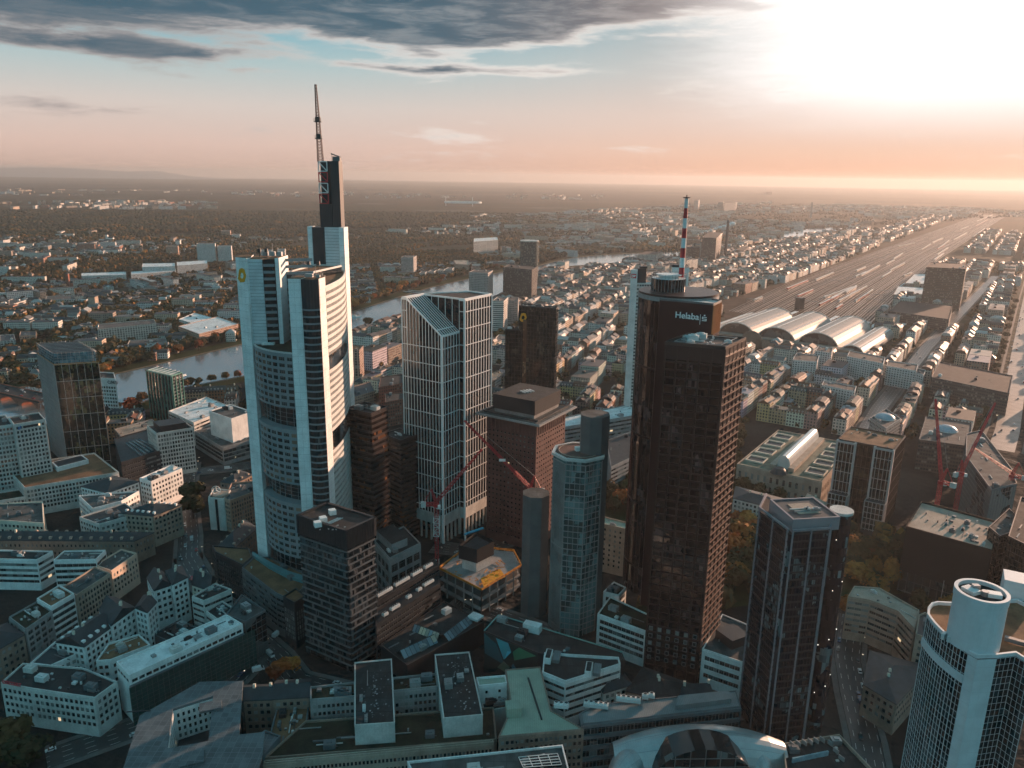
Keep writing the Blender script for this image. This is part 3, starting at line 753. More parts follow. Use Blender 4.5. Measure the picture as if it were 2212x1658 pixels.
    for lo, hi in blocks:
        g.prism(crv+back, lo, hi, True, True)
        for i in range(12):
            u = ((crv[i+1][0]-crv[i][0]), (crv[i+1][1]-crv[i][1])); l = math.hypot(*u); u = (u[0]/l, u[1]/l); n = (u[1], -u[0]); zt = hi
            while zt > lo+1:
                b.wbox(crv[i], u, n, 0, l, max(lo, zt-1.95), zt, -.1, .3); zt -= 3.75
                for q in (0, .25, .5, .75): c.wbox(crv[i], u, n, q*l, q*l+.5, max(lo, zt), zt+1.79, -.1, .2)
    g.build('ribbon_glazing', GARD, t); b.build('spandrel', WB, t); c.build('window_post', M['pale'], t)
    part_prism(t, 'roof', inset(crv+back, .6), zR, zR+.4, 'roofb'); parapet(crv+back, zR, WB, t, h=1.2)
    # far corner rising to the crown
    def X(x, y, Y): return PY(x, y, Y)
    a = X(663.6, 493, 500); a2 = X(673.5, 493, 499.4); a3 = X(700.5, 492, 498); a4 = X(731, 491, 496.5); a5 = X(742.5, 490, 495.5); zt = X(737, 491, 496)[2]
    part_prism(t, 'white_slab', [a[:2], a2[:2], (a2[0], 508), (a[0], 508)], 20, zt, PANEL)
    part_prism(t, 'dark_cladding', [(a2[0]+.02, a2[1]+.5), (a3[0]-.02, a3[1]+.5), (a3[0], 508), (a2[0]+.02, 508)], 20, zt-.3, FINM)
    part_prism(t, 'louvred_wall', [(a3[0], a3[1]+.3), (a4[0], a4[1]+.3), (a4[0], 508), (a3[0]+.02, 508)], 20, zt-.2, LOUV)
    part_prism(t, 'white_slab', [a4[:2], a5[:2], (a5[0]+.6, 505), (a4[0]+1, 507)], 14, zt, PANEL)
    Yc = 501; c1, c2 = X(687, 347, Yc), X(731.5, 347, Yc-1.5); zc = c1[2]; cb1 = X(687, 490, Yc); cb2 = X(737, 490, Yc-1.5)
    i1 = X(709, 347, Yc-.7)
    part_prism(t, 'crown', [(c1[0]+7.5, Yc-.6), (c2[0], Yc-1.5), (c2[0]+.2, 509), (c1[0]+.5, 509)], zt-1, zc, FINM, mt='roof')
    zl = X(690, 440, Yc)[2]
    part_prism(t, 'crown_foot', [(c1[0]-.3, Yc-.5), (c1[0]+7.48, Yc-.9), (c1[0]+7.48, 508), (c1[0]+.3, 508)], zt-.9, zl, FINM, mt='roof')
    # braces in white and red beside the crown
    x0, x1 = c1[0]+.3, c1[0]+5.6
    for k in range(4):
        za_, zb_ = zl+(zc-zl)*k/4+.4, zl+(zc-zl)*(k+1)/4-.4; b = MB(); y = Yc-1.2
        for p, q in (((x0, y, za_), (x1, y, za_)), ((x1, y, za_), (x1, y, zb_)), ((x1, y, zb_), (x0, y, zb_)), ((x0, y, zb_), (x0, y, za_)), ((x0, y, zb_), (x1, y, za_))): b.beam(p, q, .55)
        b.build('brace_frame', M['redpaint'] if k % 2 == 0 else M['white'], t)
    b = MB(); b.box((x0+x1)/2+1, Yc+4.5, zl, 6, 6, zc-zl-.5); b.build('crown_core', FINM, t)
    # mast
    mb_ = X(687, 345, Yc); mt_ = X(677, 182, Yc); b = MB(); n = 26; zb = zc-.5; zt2 = mt_[2]; wb = 3.0; xm0, xm1 = c1[0]+1.2, mt_[0]+1.2
    pr = None
    for i in range(n+1):
        s = i/n; w = wb*(1-s)*.75+.9; xc = xm0*(1-s)+xm1*s; z = zb+(zt2-zb)*s
        cs = [(xc-w/2, Yc, z), (xc+w/2, Yc, z), (xc+w/2, Yc+w, z), (xc-w/2, Yc+w, z)]
        if pr:
            for k in range(4): b.beam(pr[k], cs[k], .34); b.beam(pr[k], cs[(k+1) % 4], .2); b.beam(cs[k], cs[(k+1) % 4], .2)
        pr = cs
    ms = b.build('mast', mat('rusty_mast', (.06, .022, .018), .6, .3), t)
    for s in (.30, .52):
        xc = xm0*(1-s)+xm1*s; b = MB(); b.box(xc, Yc+1, zb+(zt2-zb)*s, 4.5, 3.5, .4); b.box(xc, Yc+1, zb+(zt2-zb)*s+.4, 3, 2.4, 2.6); 
        for q in (-2, 2): b.beam((xc+q, Yc-.5, zb+(zt2-zb)*s), (xc+q, Yc-.5, zb+(zt2-zb)*s+2.2), .25)
        b.build('antenna_platform', M['dark'], ms)
    b = MB(); b.box((c1[0]+c2[0])/2+4, Yc+5, zc, 4.5, 4, 2.8); b.beam((c1[0]+13, Yc+5, zc+2.5), (c1[0]+7, Yc+5, zc+4.5), .7); b.beam((c1[0]+7.5, Yc+5, zc), (c1[0]+7.5, Yc+5, zc+5), .2); b.build('roof_crane', M['grey'], t)
    for (ax, ay) in ((-143, 441), (-140, 444)):
        b = MB(); b.cyl(ax, ay, zL, zL+2.5, .12, n=8); b.cyl(ax, ay, zL+2.4, zL+4.4, 1.1, .9, n=12); b.build('satellite_dish', M['dark'], t)
    for (ax, ay) in ((-122, 465), (-116.5, 466)):
        b = MB(); b.cyl(ax, ay, za, za+3, .15, n=8); b.cyl(ax, ay, za+2.9, za+5.2, 1.2, 1.0, n=12); b.build('satellite_dish', M['dark'], t)
    b = MB()
    for q in (0, 4, 8): b.box(-141+q, 446, zL, 2.4, 3, 2.4)
    b.beam((-137, 446, zL), (-137, 446, zL+7), .2); b.beam((-134, 446, zL), (-134, 446, zL+5), .2); b.build('roof_plant', M['steel'], t)
    b = MB(); xf = (F2[0]+F3[0])/2
    b.box(xf-2, F2[1]+8, zF, 4, 4, 1.8); b.box(xf+3, F2[1]+7, zF, 2, 2, 1.4); b.beam((xf+2, F2[1]+6, zF), (xf+2, F2[1]+6, zF+6), .18)
    for i in range(4): b.beam((F1[0]+1+i, F1[1]+5+3*i, zF+1.2), (F3[0]-2, F1[1]+4+3*i, zF+1.2), .16)
    b.build('roof_plant', M['steel'], t)
    # yellow ring emblem on the left slab
    u = Vector((L2[0]-L1[0], L2[1]-L1[1])); u.normalize(); n = (u.y, -u.x); zc_ = Zat(521, 592, L1); YE = mat('yellow_emblem', (.80, .33, .01), .5, .05); b = MB()
    def emb(b, A, u, n, s0, z, r):
        o = [(-1.0, -.55), (-.5, .75), (.15, .95), (.75, .8), (1.05, .0), (.55, -.9), (-.45, -1.0)]; i_ = [(x*.48+.02, y*.42-.05) for x, y in o]
        k = len(o)
        for i in range(k):
            j = (i+1) % k; q = [o[i], o[j], i_[j], i_[i]]
            f3 = lambda p, d: (A[0]+u[0]*(s0+p[0]*r)+n[0]*d, A[1]+u[1]*(s0+p[0]*r)+n[1]*d, z+p[1]*r*1.25)
            b.poly([f3(p, .35) for p in q][::-1]); 
            for a_, c_ in ((q[0], q[1]), (q[2], q[3])): b.poly([f3(a_, 0), f3(a_, .35), f3(c_, .35), f3(c_, 0)])
    emb(b, L1, u, n, 4.6, zc_, 3.3); b.build('yellow_emblem', YE, t)
    KEEP.append(([(-160, 425), (-95, 405), (-90, 510), (-150, 520)], 15)); LAND.append(('the tallest white tower', 640, 800))
    return emb, YE
EMB, YE = bank_tower()

def twin_observation_tower():
    t = thing('observation_tower', 'dark red glass tower with round shaft, rooftop terrace and white wall lettering', 'skyscraper', (80, 345, 0))
    RG = glass('red_brown_glass', (.020, .009, .010), alt=(.16, .10, .10), cell=(1.5, 3.9), p_alt=.09, rough=.05)
    RC = mat('dark_red_cladding', (.030, .007, .009), .35, .2); FR = mat('bronze_frame', (.032, .016, .016), .4, .2)
    LG = mat('sun_shade_slat', (.30, .17, .12), .45, .1)
    z1 = 191.; ZS = 175.5; h1, h2, h3 = P(1425, 647, z1), P(1541, 658, z1), P(1558.6, 650.5, z1)
    cx = (P(1382, 636, z1)[0]+P(1546, 636, z1)[0])/2; r = (P(1546, 636, z1)[0]-P(1382, 636, z1)[0])/2; cyy = h1[1]+.85*r+.9
    b = MB(); b.cyl(cx, cyy, 24, z1-.4, r, n=48, mt=1); b.build('round_shaft', [RG, M['pale']], t)
    b = MB(); n = 48
    for i in range(n):
        a = 2*math.pi*i/n; x, y = cx+r*math.cos(a), cyy+r*math.sin(a)
        b.beam((x, y, 24), (x, y, z1), .22)
    for j in range(5): b.cyl(cx, cyy, 40+j*38, 41+j*38, r+.18, n=48, top=True)
    b.build('facade_frame', FR, t)
    b = MB(); b.cyl(cx, cyy, z1-1.2, z1+.9, r+.5, n=48, top=False)
    for i in range(48):
        a, c = 2*math.pi*i/48, 2*math.pi*(i+1)/48
        q = [(cx+k*math.cos(e), cyy+k*math.sin(e)) for k, e in ((r-2.2, a), (r+.5, a), (r+.5, c), (r-2.2, c))]
        b.poly([(*p, z1+.9) for p in q]); b.poly([(*q[3], z1-.3), (*q[0], z1-.3), (*q[0], z1+.9), (*q[3], z1+.9)])
    b.build('parapet', M['concrete'], t)
    bk = (h3[0]-12, h3[1]+18); bl = (h1[0]+3, h1[1]+22)
    part_prism(t, 'square_shaft', [h1, h2, h3, bk, bl], 20, z1-.1, RC, mt='pale'); parapet([h1, h2, h3, bk, bl], z1, M['grey'], t, h=.7)
    b = MB(); u = Vector(h3)-Vector(h2); l = u.length; u.normalize(); nn = (u.y, -u.x)
    for i in range(10): b.wbox(h2, u, nn, i*l/9.5, i*l/9.5+.3, ZS+.5, z1-.5, -.1, .5)
    b.build('vertical_fin', mat('bronze_fin', (.34, .17, .07), .4, .1, metal=.4), t)
    # lower square tower
    s1, s2, s3 = P(1436, 742, ZS), P(1567, 753, ZS), P(1611.5, 732.5, ZS); s4 = (s1[0]+s3[0]-s2[0], s1[1]+s3[1]-s2[1]); sq = ccw([s1, s2, s3, s4])
    part_prism(t, 'square_tower', sq, 0, ZS-.1, RG, mt='roofg')
    b = MB(); c = MB()
    for i in range(4):
        A, B = sq[i], sq[(i+1) % 4]; L = math.dist(A, B); u = ((B[0]-A[0])/L, (B[1]-A[1])/L); n = (u[1], -u[0])
        if not faces_cam(A, n, .3): continue
        for k in range(6): s = .35+k*(L-.9)/5; b.wbox(A, u, n, s-.35, s+.45, 0, ZS-.2, -.1, .35)
        for j in range(44):
            z = 6+j*3.85; b.wbox(A, u, n, .02, L-.02, z-.85, z, -.1, .22)
            if n[0] > .3: c.wbox(A, u, n, .3, L-.3, z-.12, z+.1, .2, .8)
        b.wbox(A, u, n, .02, L-.02, ZS-7, ZS-.3, -.1, .2)
    b.build('facade_frame', FR, t); c.build('sun_shade', LG, t)
    parapet(sq, ZS, M['brown'], t, h=1.1); roof_kit(sq, ZS, t, 7, 5, M['chiller'])
    q = inset(sq, 3); b = MB()
    for i in range(4): b.beam((*q[i], ZS+1), (*q[(i+1) % 4], ZS+1), .3)
    b.build('window_cleaning_rail', M['steel'], t)
    # rows of small lit-framed windows at the foot
    wins = []; bb = MB()
    for i in range(4):
        A, B = sq[i], sq[(i+1) % 4]; L = math.dist(A, B); u = ((B[0]-A[0])/L, (B[1]-A[1])/L); n = (u[1], -u[0])
        if faces_cam(A, n, .1):
            for j in range(5):
                for k in range(6):
                    s = 2.6+k*(L-5.2)/5; z = 10+j*4.2; wins.append((A[0]+u[0]*s+n[0]*.45, A[1]+u[1]*s+n[1]*.45, z, math.atan2(u[1], u[0]), 1.7, 1.9))
                    bb = MB(); bb.wbox(A, u, n, s-1.05, s+1.05, z-1.2, z+1.2, .2, .4); bb.build('window_surround', M['grey'], t)
    put_windows(t, wins, M['glass'])
    # drum and mast
    d1, d2 = P(1418.6, 614, z1+7), P(1493, 614, z1+7); dr = (d2[0]-d1[0])/2; dx = (d1[0]+d2[0])/2; dy = cyy+2
    b = MB(); b.cyl(dx, dy, z1, z1+8.5, dr, n=32, mt=1); b.build('terrace_drum', [RG, M['roofw']], t)
    b = MB()
    for i in range(32):
        a = 2*math.pi*i/32; c_ = 2*math.pi*(i+1)/32; p, q_ = (dx+dr*math.cos(a), dy+dr*math.sin(a)), (dx+dr*math.cos(c_), dy+dr*math.sin(c_))
        b.beam((*p, z1+8.4), (*p, z1+11), .12); b.beam((*p, z1+11), (*q_, z1+11), .14); b.beam((*p, z1), (*p, z1+8.4), .2)
    b.build('terrace_railing', M['steel'], t)
    b = MB(); b.cyl(dx, dy, z1+8.4, z1+10, dr*.55, n=24); b.cyl(dx, dy, z1+10, z1+10.5, dr*.75, n=24); b.build('terrace_kiosk', M['white'], t)
    zt = PY(1467, 427, dy)[2]; xb = PY(1472, 590, dy)[0]; n = 8; zb = z1+9; xt = PY(1467, 427, dy)[0]
    for k in range(n):
        b = MB(); za, zb_ = zb+(zt-zb)*k/n, zb+(zt-zb)*(k+1)/n; b.cyl(xb+(xt-xb)*k/n*.0, dy, za, zb_, 1.45-.06*k, 1.45-.06*(k+1), n=16)
        b.build('mast_section', M['redpaint'] if k % 2 == 0 else M['white'], t)
    b = MB(); b.cyl(xb, dy, zt, zt+.5, 1.9, n=12); b.cyl(xb, dy, zt+.5, zt+1.6, .3, n=8)
    for k in range(6):
        for sg in (-1, 1): b.beam((xb, dy, zt-3-k*1.6), (xb+sg*2.2, dy, zt-3-k*1.6), .14)
    b.build('mast_head', M['dark'], t)
    # lettering on the blank wall
    Wm = mat('sign_white', (.85, .85, .85), .5, .02); u = Vector(h2)-Vector(h1); L = u.length; u.normalize(); n = (u.y, -u.x)
    S = P(1466, 676, z1-7); sA = (Vector(S)-Vector(h1)).dot(u)*1.0; z = Zat(1466, 681, (h1[0]+u.x*8, h1[1]+u.y*8))-1.0
    o0 = (h1[0]+u.x*8.6, h1[1]+u.y*8.6)
    text_mesh('wall_lettering', 'Helaba', Wm, t, o0, u, z, 4.4, .3, .012)
    b = MB(); b.wbox(o0, u, n, 12.7, 12.9, z-2.2, z+2.8, .1, .5)
    s0 = 13.7      # stylised S with a dot above
    for a_, c_, e, f in ((0, 2.3, 0, .45), (0, 2.3, .95, 1.35), (0, 2.3, 1.9, 2.3), (0, .45, .95, 2.3), (1.85, 2.3, 0, 1.35)): b.wbox(o0, u, n, s0+a_, s0+c_, z-.3+e*.9, z-.3+f*.9, .1, .42+.002*e)
    b.wbox(o0, u, n, s0+.8, s0+1.5, z-.3+2.5, z-.3+3.1, .1, .4)
    b.build('wall_emblem', Wm, t)
    KEEP.append((sq, 20)); LAND.append(('the dark red glass tower', 1490, 1000))
twin_observation_tower()

def grid_tower():
    t = thing('office_tower', 'black glass tower with white grid facade and sloping glass roof cut into one corner', 'skyscraper', (-40, 520, 0))
    zt = 170.; G = glass('black_grid_glass', (.008, .012, .016), alt=(.12, .06, .04), cell=(1.6, 4.0), p_alt=.03, rough=.04)
    WM = mat('white_grid', (.80, .81, .81), .5, .06)
    fr = PY(954, 726, 499); f = (fr[0], 499.); zf = fr[2]
    dr_ = (math.sin(R(33)), math.cos(R(33)))   # run of the right-hand faces
    dl = (-dr_[1], dr_[0])
    def solve(px, py, base, d):     # distance along d from base until it stands under column px
        lo, hi = 0, 120
        for _ in range(40):
            m_ = (lo+hi)/2; u, v = proj(base[0]+d[0]*m_, base[1]+d[1]*m_, 150)
            good = (u > px) if d[0] < 0 else (u < px)
            lo, hi = (m_, hi) if good else (lo, m_)
        return lo
    a = solve(992, 716, f, dr_); g1 = (f[0]+dr_[0]*a, f[1]+dr_[1]*a)
    nb = (.45, -.89)
    g2 = PY(1006.4, 657, 1); 
    k = 4.5; g2 = (g1[0]+.839*k, g1[1]-.545*k); 
    c = solve(1062, 645, g2, dr_); g3 = (g2[0]+dr_[0]*c, g2[1]+dr_[1]*c)
    lft = solve(868.7, 653, f, dl)*.999; l1 = (f[0]+dl[0]*lft, f[1]+dl[1]*lft)
    bk = (l1[0]+dr_[0]*24, l1[1]+dr_[1]*24); g4 = (g3[0]-16, g3[1]+11)
    KEEP.append(([l1, f, g3, g4, bk], 12))
    pl = [l1, f, g1, g2, g3, g4, bk]
    part_prism(t, 'glazing', pl, 14, zf-.05, G)
    # upper part: full height except the wedge over the front corner
    w = .13; lc = (l1[0]*(1-w)+f[0]*w, l1[1]*(1-w)+f[1]*w); lc2 = (lc[0]+dr_[0]*a, lc[1]+dr_[1]*a)
    up = [l1, lc, lc2, g1, g2, g3, g4, bk]
    b = MB(); b.prism([l1, lc, lc2, (g1[0]-.01, g1[1]), g2, g3, g4, bk], zf-.05, zt, True, mt=1)
    # wedge: slope from height zt at lc to zf at f
    b.poly([(*lc, zf), (*f, zf), (*lc, zt)]); b.poly([(*lc2, zf), (*lc2, zt), (*g1, zf)]); b.poly([(*lc, zt-.02), (*f, zf), (*g1, zf), (*lc2, zt-.02)])
    b.build('crown_glazing', [G, M['roof']], t)
    fr_ = MB()
    def grid(A, B, z0, z1, bw, z1b=None, mull=.5, d=.28):
        L = math.dist(A, B); u = ((B[0]-A[0])/L, (B[1]-A[1])/L); n = (u[1], -u[0]); nb = max(1, round(L/bw))
        for i in range(nb+1):
            c_ = min(max(i*L/nb, mull/2), L-mull/2); ztop = z1 if z1b is None else z1+(z1b-z1)*(c_/L); fr_.wbox(A, u, n, c_-mull/2, c_+mull/2, z0, ztop, -.1, d)
        z = z0+11.4
        while z < (z1 if z1b is None else min(z1, z1b))-6: fr_.wbox(A, u, n, .01, L-.01, z-.5, z, -.1, d-.06); z += 11.4
        if z1b is None: fr_.wbox(A, u, n, .012, L-.012, z1-.9, z1, -.1, d-.03)
    LL = math.dist(l1, f)/12.6; grid(lc, f, 14, zt, LL, zf, mull=.42); grid(l1, lc, 14, zt, LL, mull=.42); grid(f, g1, 14, zf, a/6, mull=.5); grid(g1, g2, 14, zt, 5.0, mull=.3); grid(g2, g3, 14, zt, c/10, mull=.5)
    fr_.beam((*lc, zt), (*f, zf), .9); fr_.beam((*lc2, zt), (*g1, zf), .7); fr_.beam((*f, zf), (*g1, zf), .9)
    for i in range(1, 8):
        s = i/8; p = (lc[0]*(1-s)+lc2[0]*s, lc[1]*(1-s)+lc2[1]*s); q = (f[0]*(1-s)+g1[0]*s, f[1]*(1-s)+g1[1]*s); fr_.beam((*p, zt+.1), (*q, zf+.15), .45)
    p = [(lc[0]*.15+f[0]*.85, lc[1]*.15+f[1]*.85, zt*.15+zf*.85+.1), (lc2[0]*.15+g1[0]*.85, lc2[1]*.15+g1[1]*.85, zt*.15+zf*.85+.1)]; fr_.beam(p[0], p[1], .6)
    for s_ in range(1, 5):   # mullions on the inner wall over the slope
        s = s_/5; q = (lc2[0]*(1-s)+g1[0]*s, lc2[1]*(1-s)+g1[1]*s); fr_.beam((*q, zt+(zf-zt)*s), (*q, zt), .4)
    fr_.beam((*f, 0), (*f, zf), 1.7); fr_.beam((*g2, 0), (*g2, zt), 1.5); fr_.beam((*g3, 0), (*g3, zt), 1.0); fr_.beam((*l1, 0), (*l1, zt), .9)
    fr_.build('white_grid', WM, t)
    parapet(up[:1]+[lc, lc2, g1, g2, g3, g4, bk], zt, WM, t, h=.8, w=1.0)
    # base: pale band carried on tall columns
    part_prism(t, 'base_wall', inset(pl, 3.0), 0, 14, M['glassd']); 
    b = MB()
    for A, B in ((l1, f), (f, g1), (g1, g2), (g2, g3)):
        L = math.dist(A, B); u = ((B[0]-A[0])/L, (B[1]-A[1])/L); n = (u[1], -u[0]); b.wbox(A, u, n, 0, L, 13, 21, -2, .55)
        for i in range(int(L/4.5)+1): b.wbox(A, u, n, i*4.5, i*4.5+.8, 0, 13.1, -.8, .5)
    b.build('column_arcade', M['pale'], t)
    LAND.append(('the white-gridded glass tower', 965, 850))
grid_tower()

# --- square stone tower with a flat overhanging roof
def overhang_tower():
    z = HB((1055, 1170), (1053, 900)); z = 92.4
    body = pxpoly([(1053, 893), (1158, 914), (1221, 882)], z)
    t, poly = bld('office_tower', 'reddish brown tower with wide pale overhanging flat roof and black box on top', body, z, wall='red', world=True, gl='glassd', kit=0, st=dict(k='punch', bw=3.0, fh=3.5, ww=1.2, wh=1.3, base=5, top=9, d=.35), par=False, lm='the brown tower with the overhanging roof', cap=100)
    b = MB(); poly = ccw(poly)
    for i in range(4):
        A, B = poly[i], poly[(i+1) % 4]; L = math.dist(A, B); u = ((B[0]-A[0])/L, (B[1]-A[1])/L); n = (u[1], -u[0])
        if faces_cam(A, n, .3):
            for k in range(int(L/3)+1): b.wbox(A, u, n, k*3, k*3+1.0, z-9, z-.2, .2, .7)
    b.build('pier', M['red'], t)
    part_prism(t, 'roof_slab', inset(poly, -6.0), z, z+1.3, 'concrete'); q = inset(poly, -4.6)
    part_prism(t, 'roof_edge', q, z+1.3, z+1.5, 'roofg')
    part_prism(t, 'penthouse', inset(poly, 3.5), z+1.5, z+4.2, 'concrete'); part_prism(t, 'black_penthouse', inset(poly, 2.6), z+4.2, z+14, 'dark', mt='roof')
    b = MB(); r0 = inset(poly, -1.5)
    for i in range(4): b.beam((*r0[i], z+2.2), (*r0[(i+1) % 4], z+2.2), 1.3, .9)
    b.build('roof_gutter', M['slate'], t)
    cx = sum(p[0] for p in poly)/4; cyy = sum(p[1] for p in poly)/4; b = MB()
    for k in (-3, -1, 1, 3): b.box(cx+k, cyy+k*.6, z+14, 1.2, 6, .7, .55)
    b.build('roof_hatch', M['chiller'], t)
overhang_tower()

# --- octagonal glass tower with concrete service shafts
def octagon(cx, cyy, r, a0=22.5, sx=1.): return [(cx+sx*r*math.cos(R(a0+45*i)), cyy+r*math.sin(R(a0+45*i))) for i in range(8)]
def octagon_tower():
    t = thing('office_tower', 'eight-sided blue-green glass tower with helipad roof and grey concrete shafts', 'skyscraper', (45, 400, 0))
    z = 105.5; cx, cyy = P(1251, 974, z); r = (P(1308.5, 983, z)[0]-P(1193, 971, z)[0])/2
    G = glass('green_tinted_glass', (.030, .050, .052), alt=(.20, .32, .33), cell=(2.6, 7.0), p_alt=.34, rough=.08)
    o = octagon(cx, cyy, r, 10); part_prism(t, 'glazing', o, 0, z-.1, G, mt='roofb')
    b = MB(); o = ccw(o)
    for i in range(8):
        A, B = o[i], o[(i+1) % 8]; n = ((B[1]-A[1])/math.dist(A, B), -(B[0]-A[0])/math.dist(A, B))
        side = abs(n[0]) > .75
        facade(b, [], A, B, 0, z-3, k='grid', bw=.9 if side else 2.6, fh=3.5 if not side else 60, base=4, d=.3 if side else .2, mull=.3 if side else .26, band=.5)
    b.build('facade_frame', mat('grey_fins', (.28, .28, .28), .5, .15), t)
    b = MB(); o2 = inset(o, -1.1); b.prism(o2, z-1.2, z+.2); b.build('roof_rim', M['pale'], t)
    part_prism(t, 'roof_deck', inset(o, .8), z+.2, z+.35, mat('red_brown_deck', (.14, .07, .055), .8, .3))
    b = MB(); b.box(cx-.5, cyy, z+.3, 3.4, 2.6, 2.2, .3); b.build('plant_room', M['white'], t)
    b = MB(); b.cyl(cx+3, cyy-2, z+.3, z+2.5, 1.2, n=12); b.build('roof_vent', M['steel'], t)
    b = MB(); 
    for i in range(24):
        a, c = 2*math.pi*i/24, 2*math.pi*(i+1)/24; rr = r*.78; b.beam((cx+rr*math.cos(a), cyy+rr*math.sin(a), z+.5), (cx+rr*math.cos(c), cyy+rr*math.sin(c), z+.5), .3)
    b.build('helipad_ring', M['tan'], t)
    # tall rear shaft
    z2 = 127.; c2 = P(1286, 893, z2); r2 = (P(1319, 895, z2)[0]-P(1253, 892, z2)[0])/2; SH = lined('shaft_concrete', (.11, .108, .11), 0, 3.6, .015, .75, .8)
    part_prism(t, 'concrete_shaft', octagon(c2[0], c2[1], r2, 22), 0, z2, SH, mt='roofg')
    # free-standing lower shaft on the left
    z3 = 75.4; c3 = P(1158, 1064, z3); r3 = (P(1188.8, 1066, z3)[0]-P(1127.5, 1062, z3)[0])/2
    part_prism(t, 'concrete_shaft', octagon(c3[0], c3[1], r3, 22), 0, z3, SH, mt='roofg')
    KEEP.append((octagon(cx, cyy, 22), 8)); LAND.append(('the eight-sided glass tower', 1250, 1150))
octagon_tower()

# --- bronze glass tower and its lower wing
BR = glass('bronze_glass', (.055, .040, .026), alt=(.26, .20, .13), cell=(1.5, 3.7), p_alt=.10, rough=.05)
BRD = glass('black_bronze_glass', (.020, .018, .016), alt=(.12, .10, .08), cell=(1.5, 3.7), p_alt=.08, rough=.05)
gp = pxpoly([(1121, 661), (1202, 667.5), (1212, 662)], 136); gp[2] = (gp[1][0]+2, gp[1][1]+9); gp[3] = (gp[0][0]+2, gp[0][1]+12)
t, _ = bld('office_tower', 'bronze and black glass tower with yellow emblem at its upper left corner', gp, 136, wall='dark', core=BRD, st=dict(k='grid', bw=3, fh=3.7, base=2, d=.2, mull=.14, band=.2), world=True, kit=5, lm='the bronze glass tower', roof='roofg')
q1, q2 = PY(1130, 700, gp[0][1]-3), PY(1187, 700, gp[0][1]-3)
part_prism(t, 'projecting_shaft', [q1[:2], q2[:2], (q2[0], q2[1]+6), (q1[0], q1[1]+6)], 0, PY(1130, 690, gp[0][1]-3)[2], BR, mt='roof')
b = MB(); A = gp[0]; u = Vector(gp[1])-Vector(gp[0]); u.normalize(); EMB(b, A, u, (u.y, -u.x), 4.2, Zat(1127, 684, A), 3.4); b.build('yellow_emblem', YE, t)
t, _ = bld('office_building', 'black glass block attached left of the bronze glass tower', [(1092, 712), (1135, 714), (1140, 708)], Zat(1110, 713, gp[0]), wall='dark', core=BRD, st=dict(k='grid', bw=3, fh=3.7, base=2, d=.2, mull=.14, band=.2), kit=3)
# --- silver slab tower behind the red one
def slab_tower():
    t = thing('office_tower', 'pale aluminium slab tower behind the dark red tower, red square sign near its top', 'skyscraper', (150, 640, 0))
    SP = lined('silver_panels', (.72, .70, .68), 2.4, 3.5, .03, .85, .5); z = 166; 
    a, b_ = P(1363, 582, z), P(1377.5, 583, z); Y = a[1]
    e = PY(1417, 590, b_[1]+10)
    part_prism(t, 'end_slab', [a, b_, (b_[0]+1, b_[1]+5.5), (a[0]+1, a[1]+5.5)], 0, z, SP)
    part_prism(t, 'core', [(b_[0]+.3, b_[1]+3), (b_[0]+9, b_[1]+4), (b_[0]+10, b_[1]+9), (b_[0]+1, b_[1]+8)], 0, z+1, FINM)
    zz = Zat(1385, 612, b_); bb = [(b_[0]+.02, b_[1]+.6), (b_[0]+34, b_[1]+3), (b_[0]+36, b_[1]+13), (b_[0]+1, b_[1]+6)]
    part_prism(t, 'main_slab', bb, 0, zz, winwall('silver_windows', 2.4, 3.4, .7, .45, (.56, .54, .52)), mt='roofw')
    f = PY(1452, 577, b_[1]+22); g = PY(1489, 578, b_[1]+22)
    zf = f[2]; part_prism(t, 'end_slab', [f[:2], g[:2], (g[0]+2, g[1]+12), (f[0]+2, f[1]+12)], 0, zf, SP, mt='roof')
    c = MB(); c.box(f[0]+5, f[1]+5, zf, 9, 5, 2); c.beam((f[0]+2, f[1]+3, zf), (f[0]+2, f[1]+3, zf+6), .3); c.beam((f[0]+8, f[1]+3, zf), (f[0]+8, f[1]+3, zf+5), .3); c.box(b_[0]+6, b_[1]+6, z+1, 7, 3, 2); c.build('roof_plant', M['dark'], t)
    u = Vector(b_)-Vector(a); L = u.length; u.normalize(); n = (u.y, -u.x); zs = Zat(1369, 595, a); c = MB(); c.wbox(a, u, n, .6, L-1, zs-2.2, zs+1.8, .05, .35); sg = c.build('sign_panel', mat('sign_red', (.60, .02, .03), .5, .05), t)
    text_mesh('sign_letters', 'DB', MATS['sign_white'], sg, (a[0]+u.x*1.1, a[1]+u.y*1.1), u, zs-1.4, 3.2, .2, .04)
    KEEP.append((bb, 12)); LAND.append(('the pale slab tower', 1385, 800))
slab_tower()

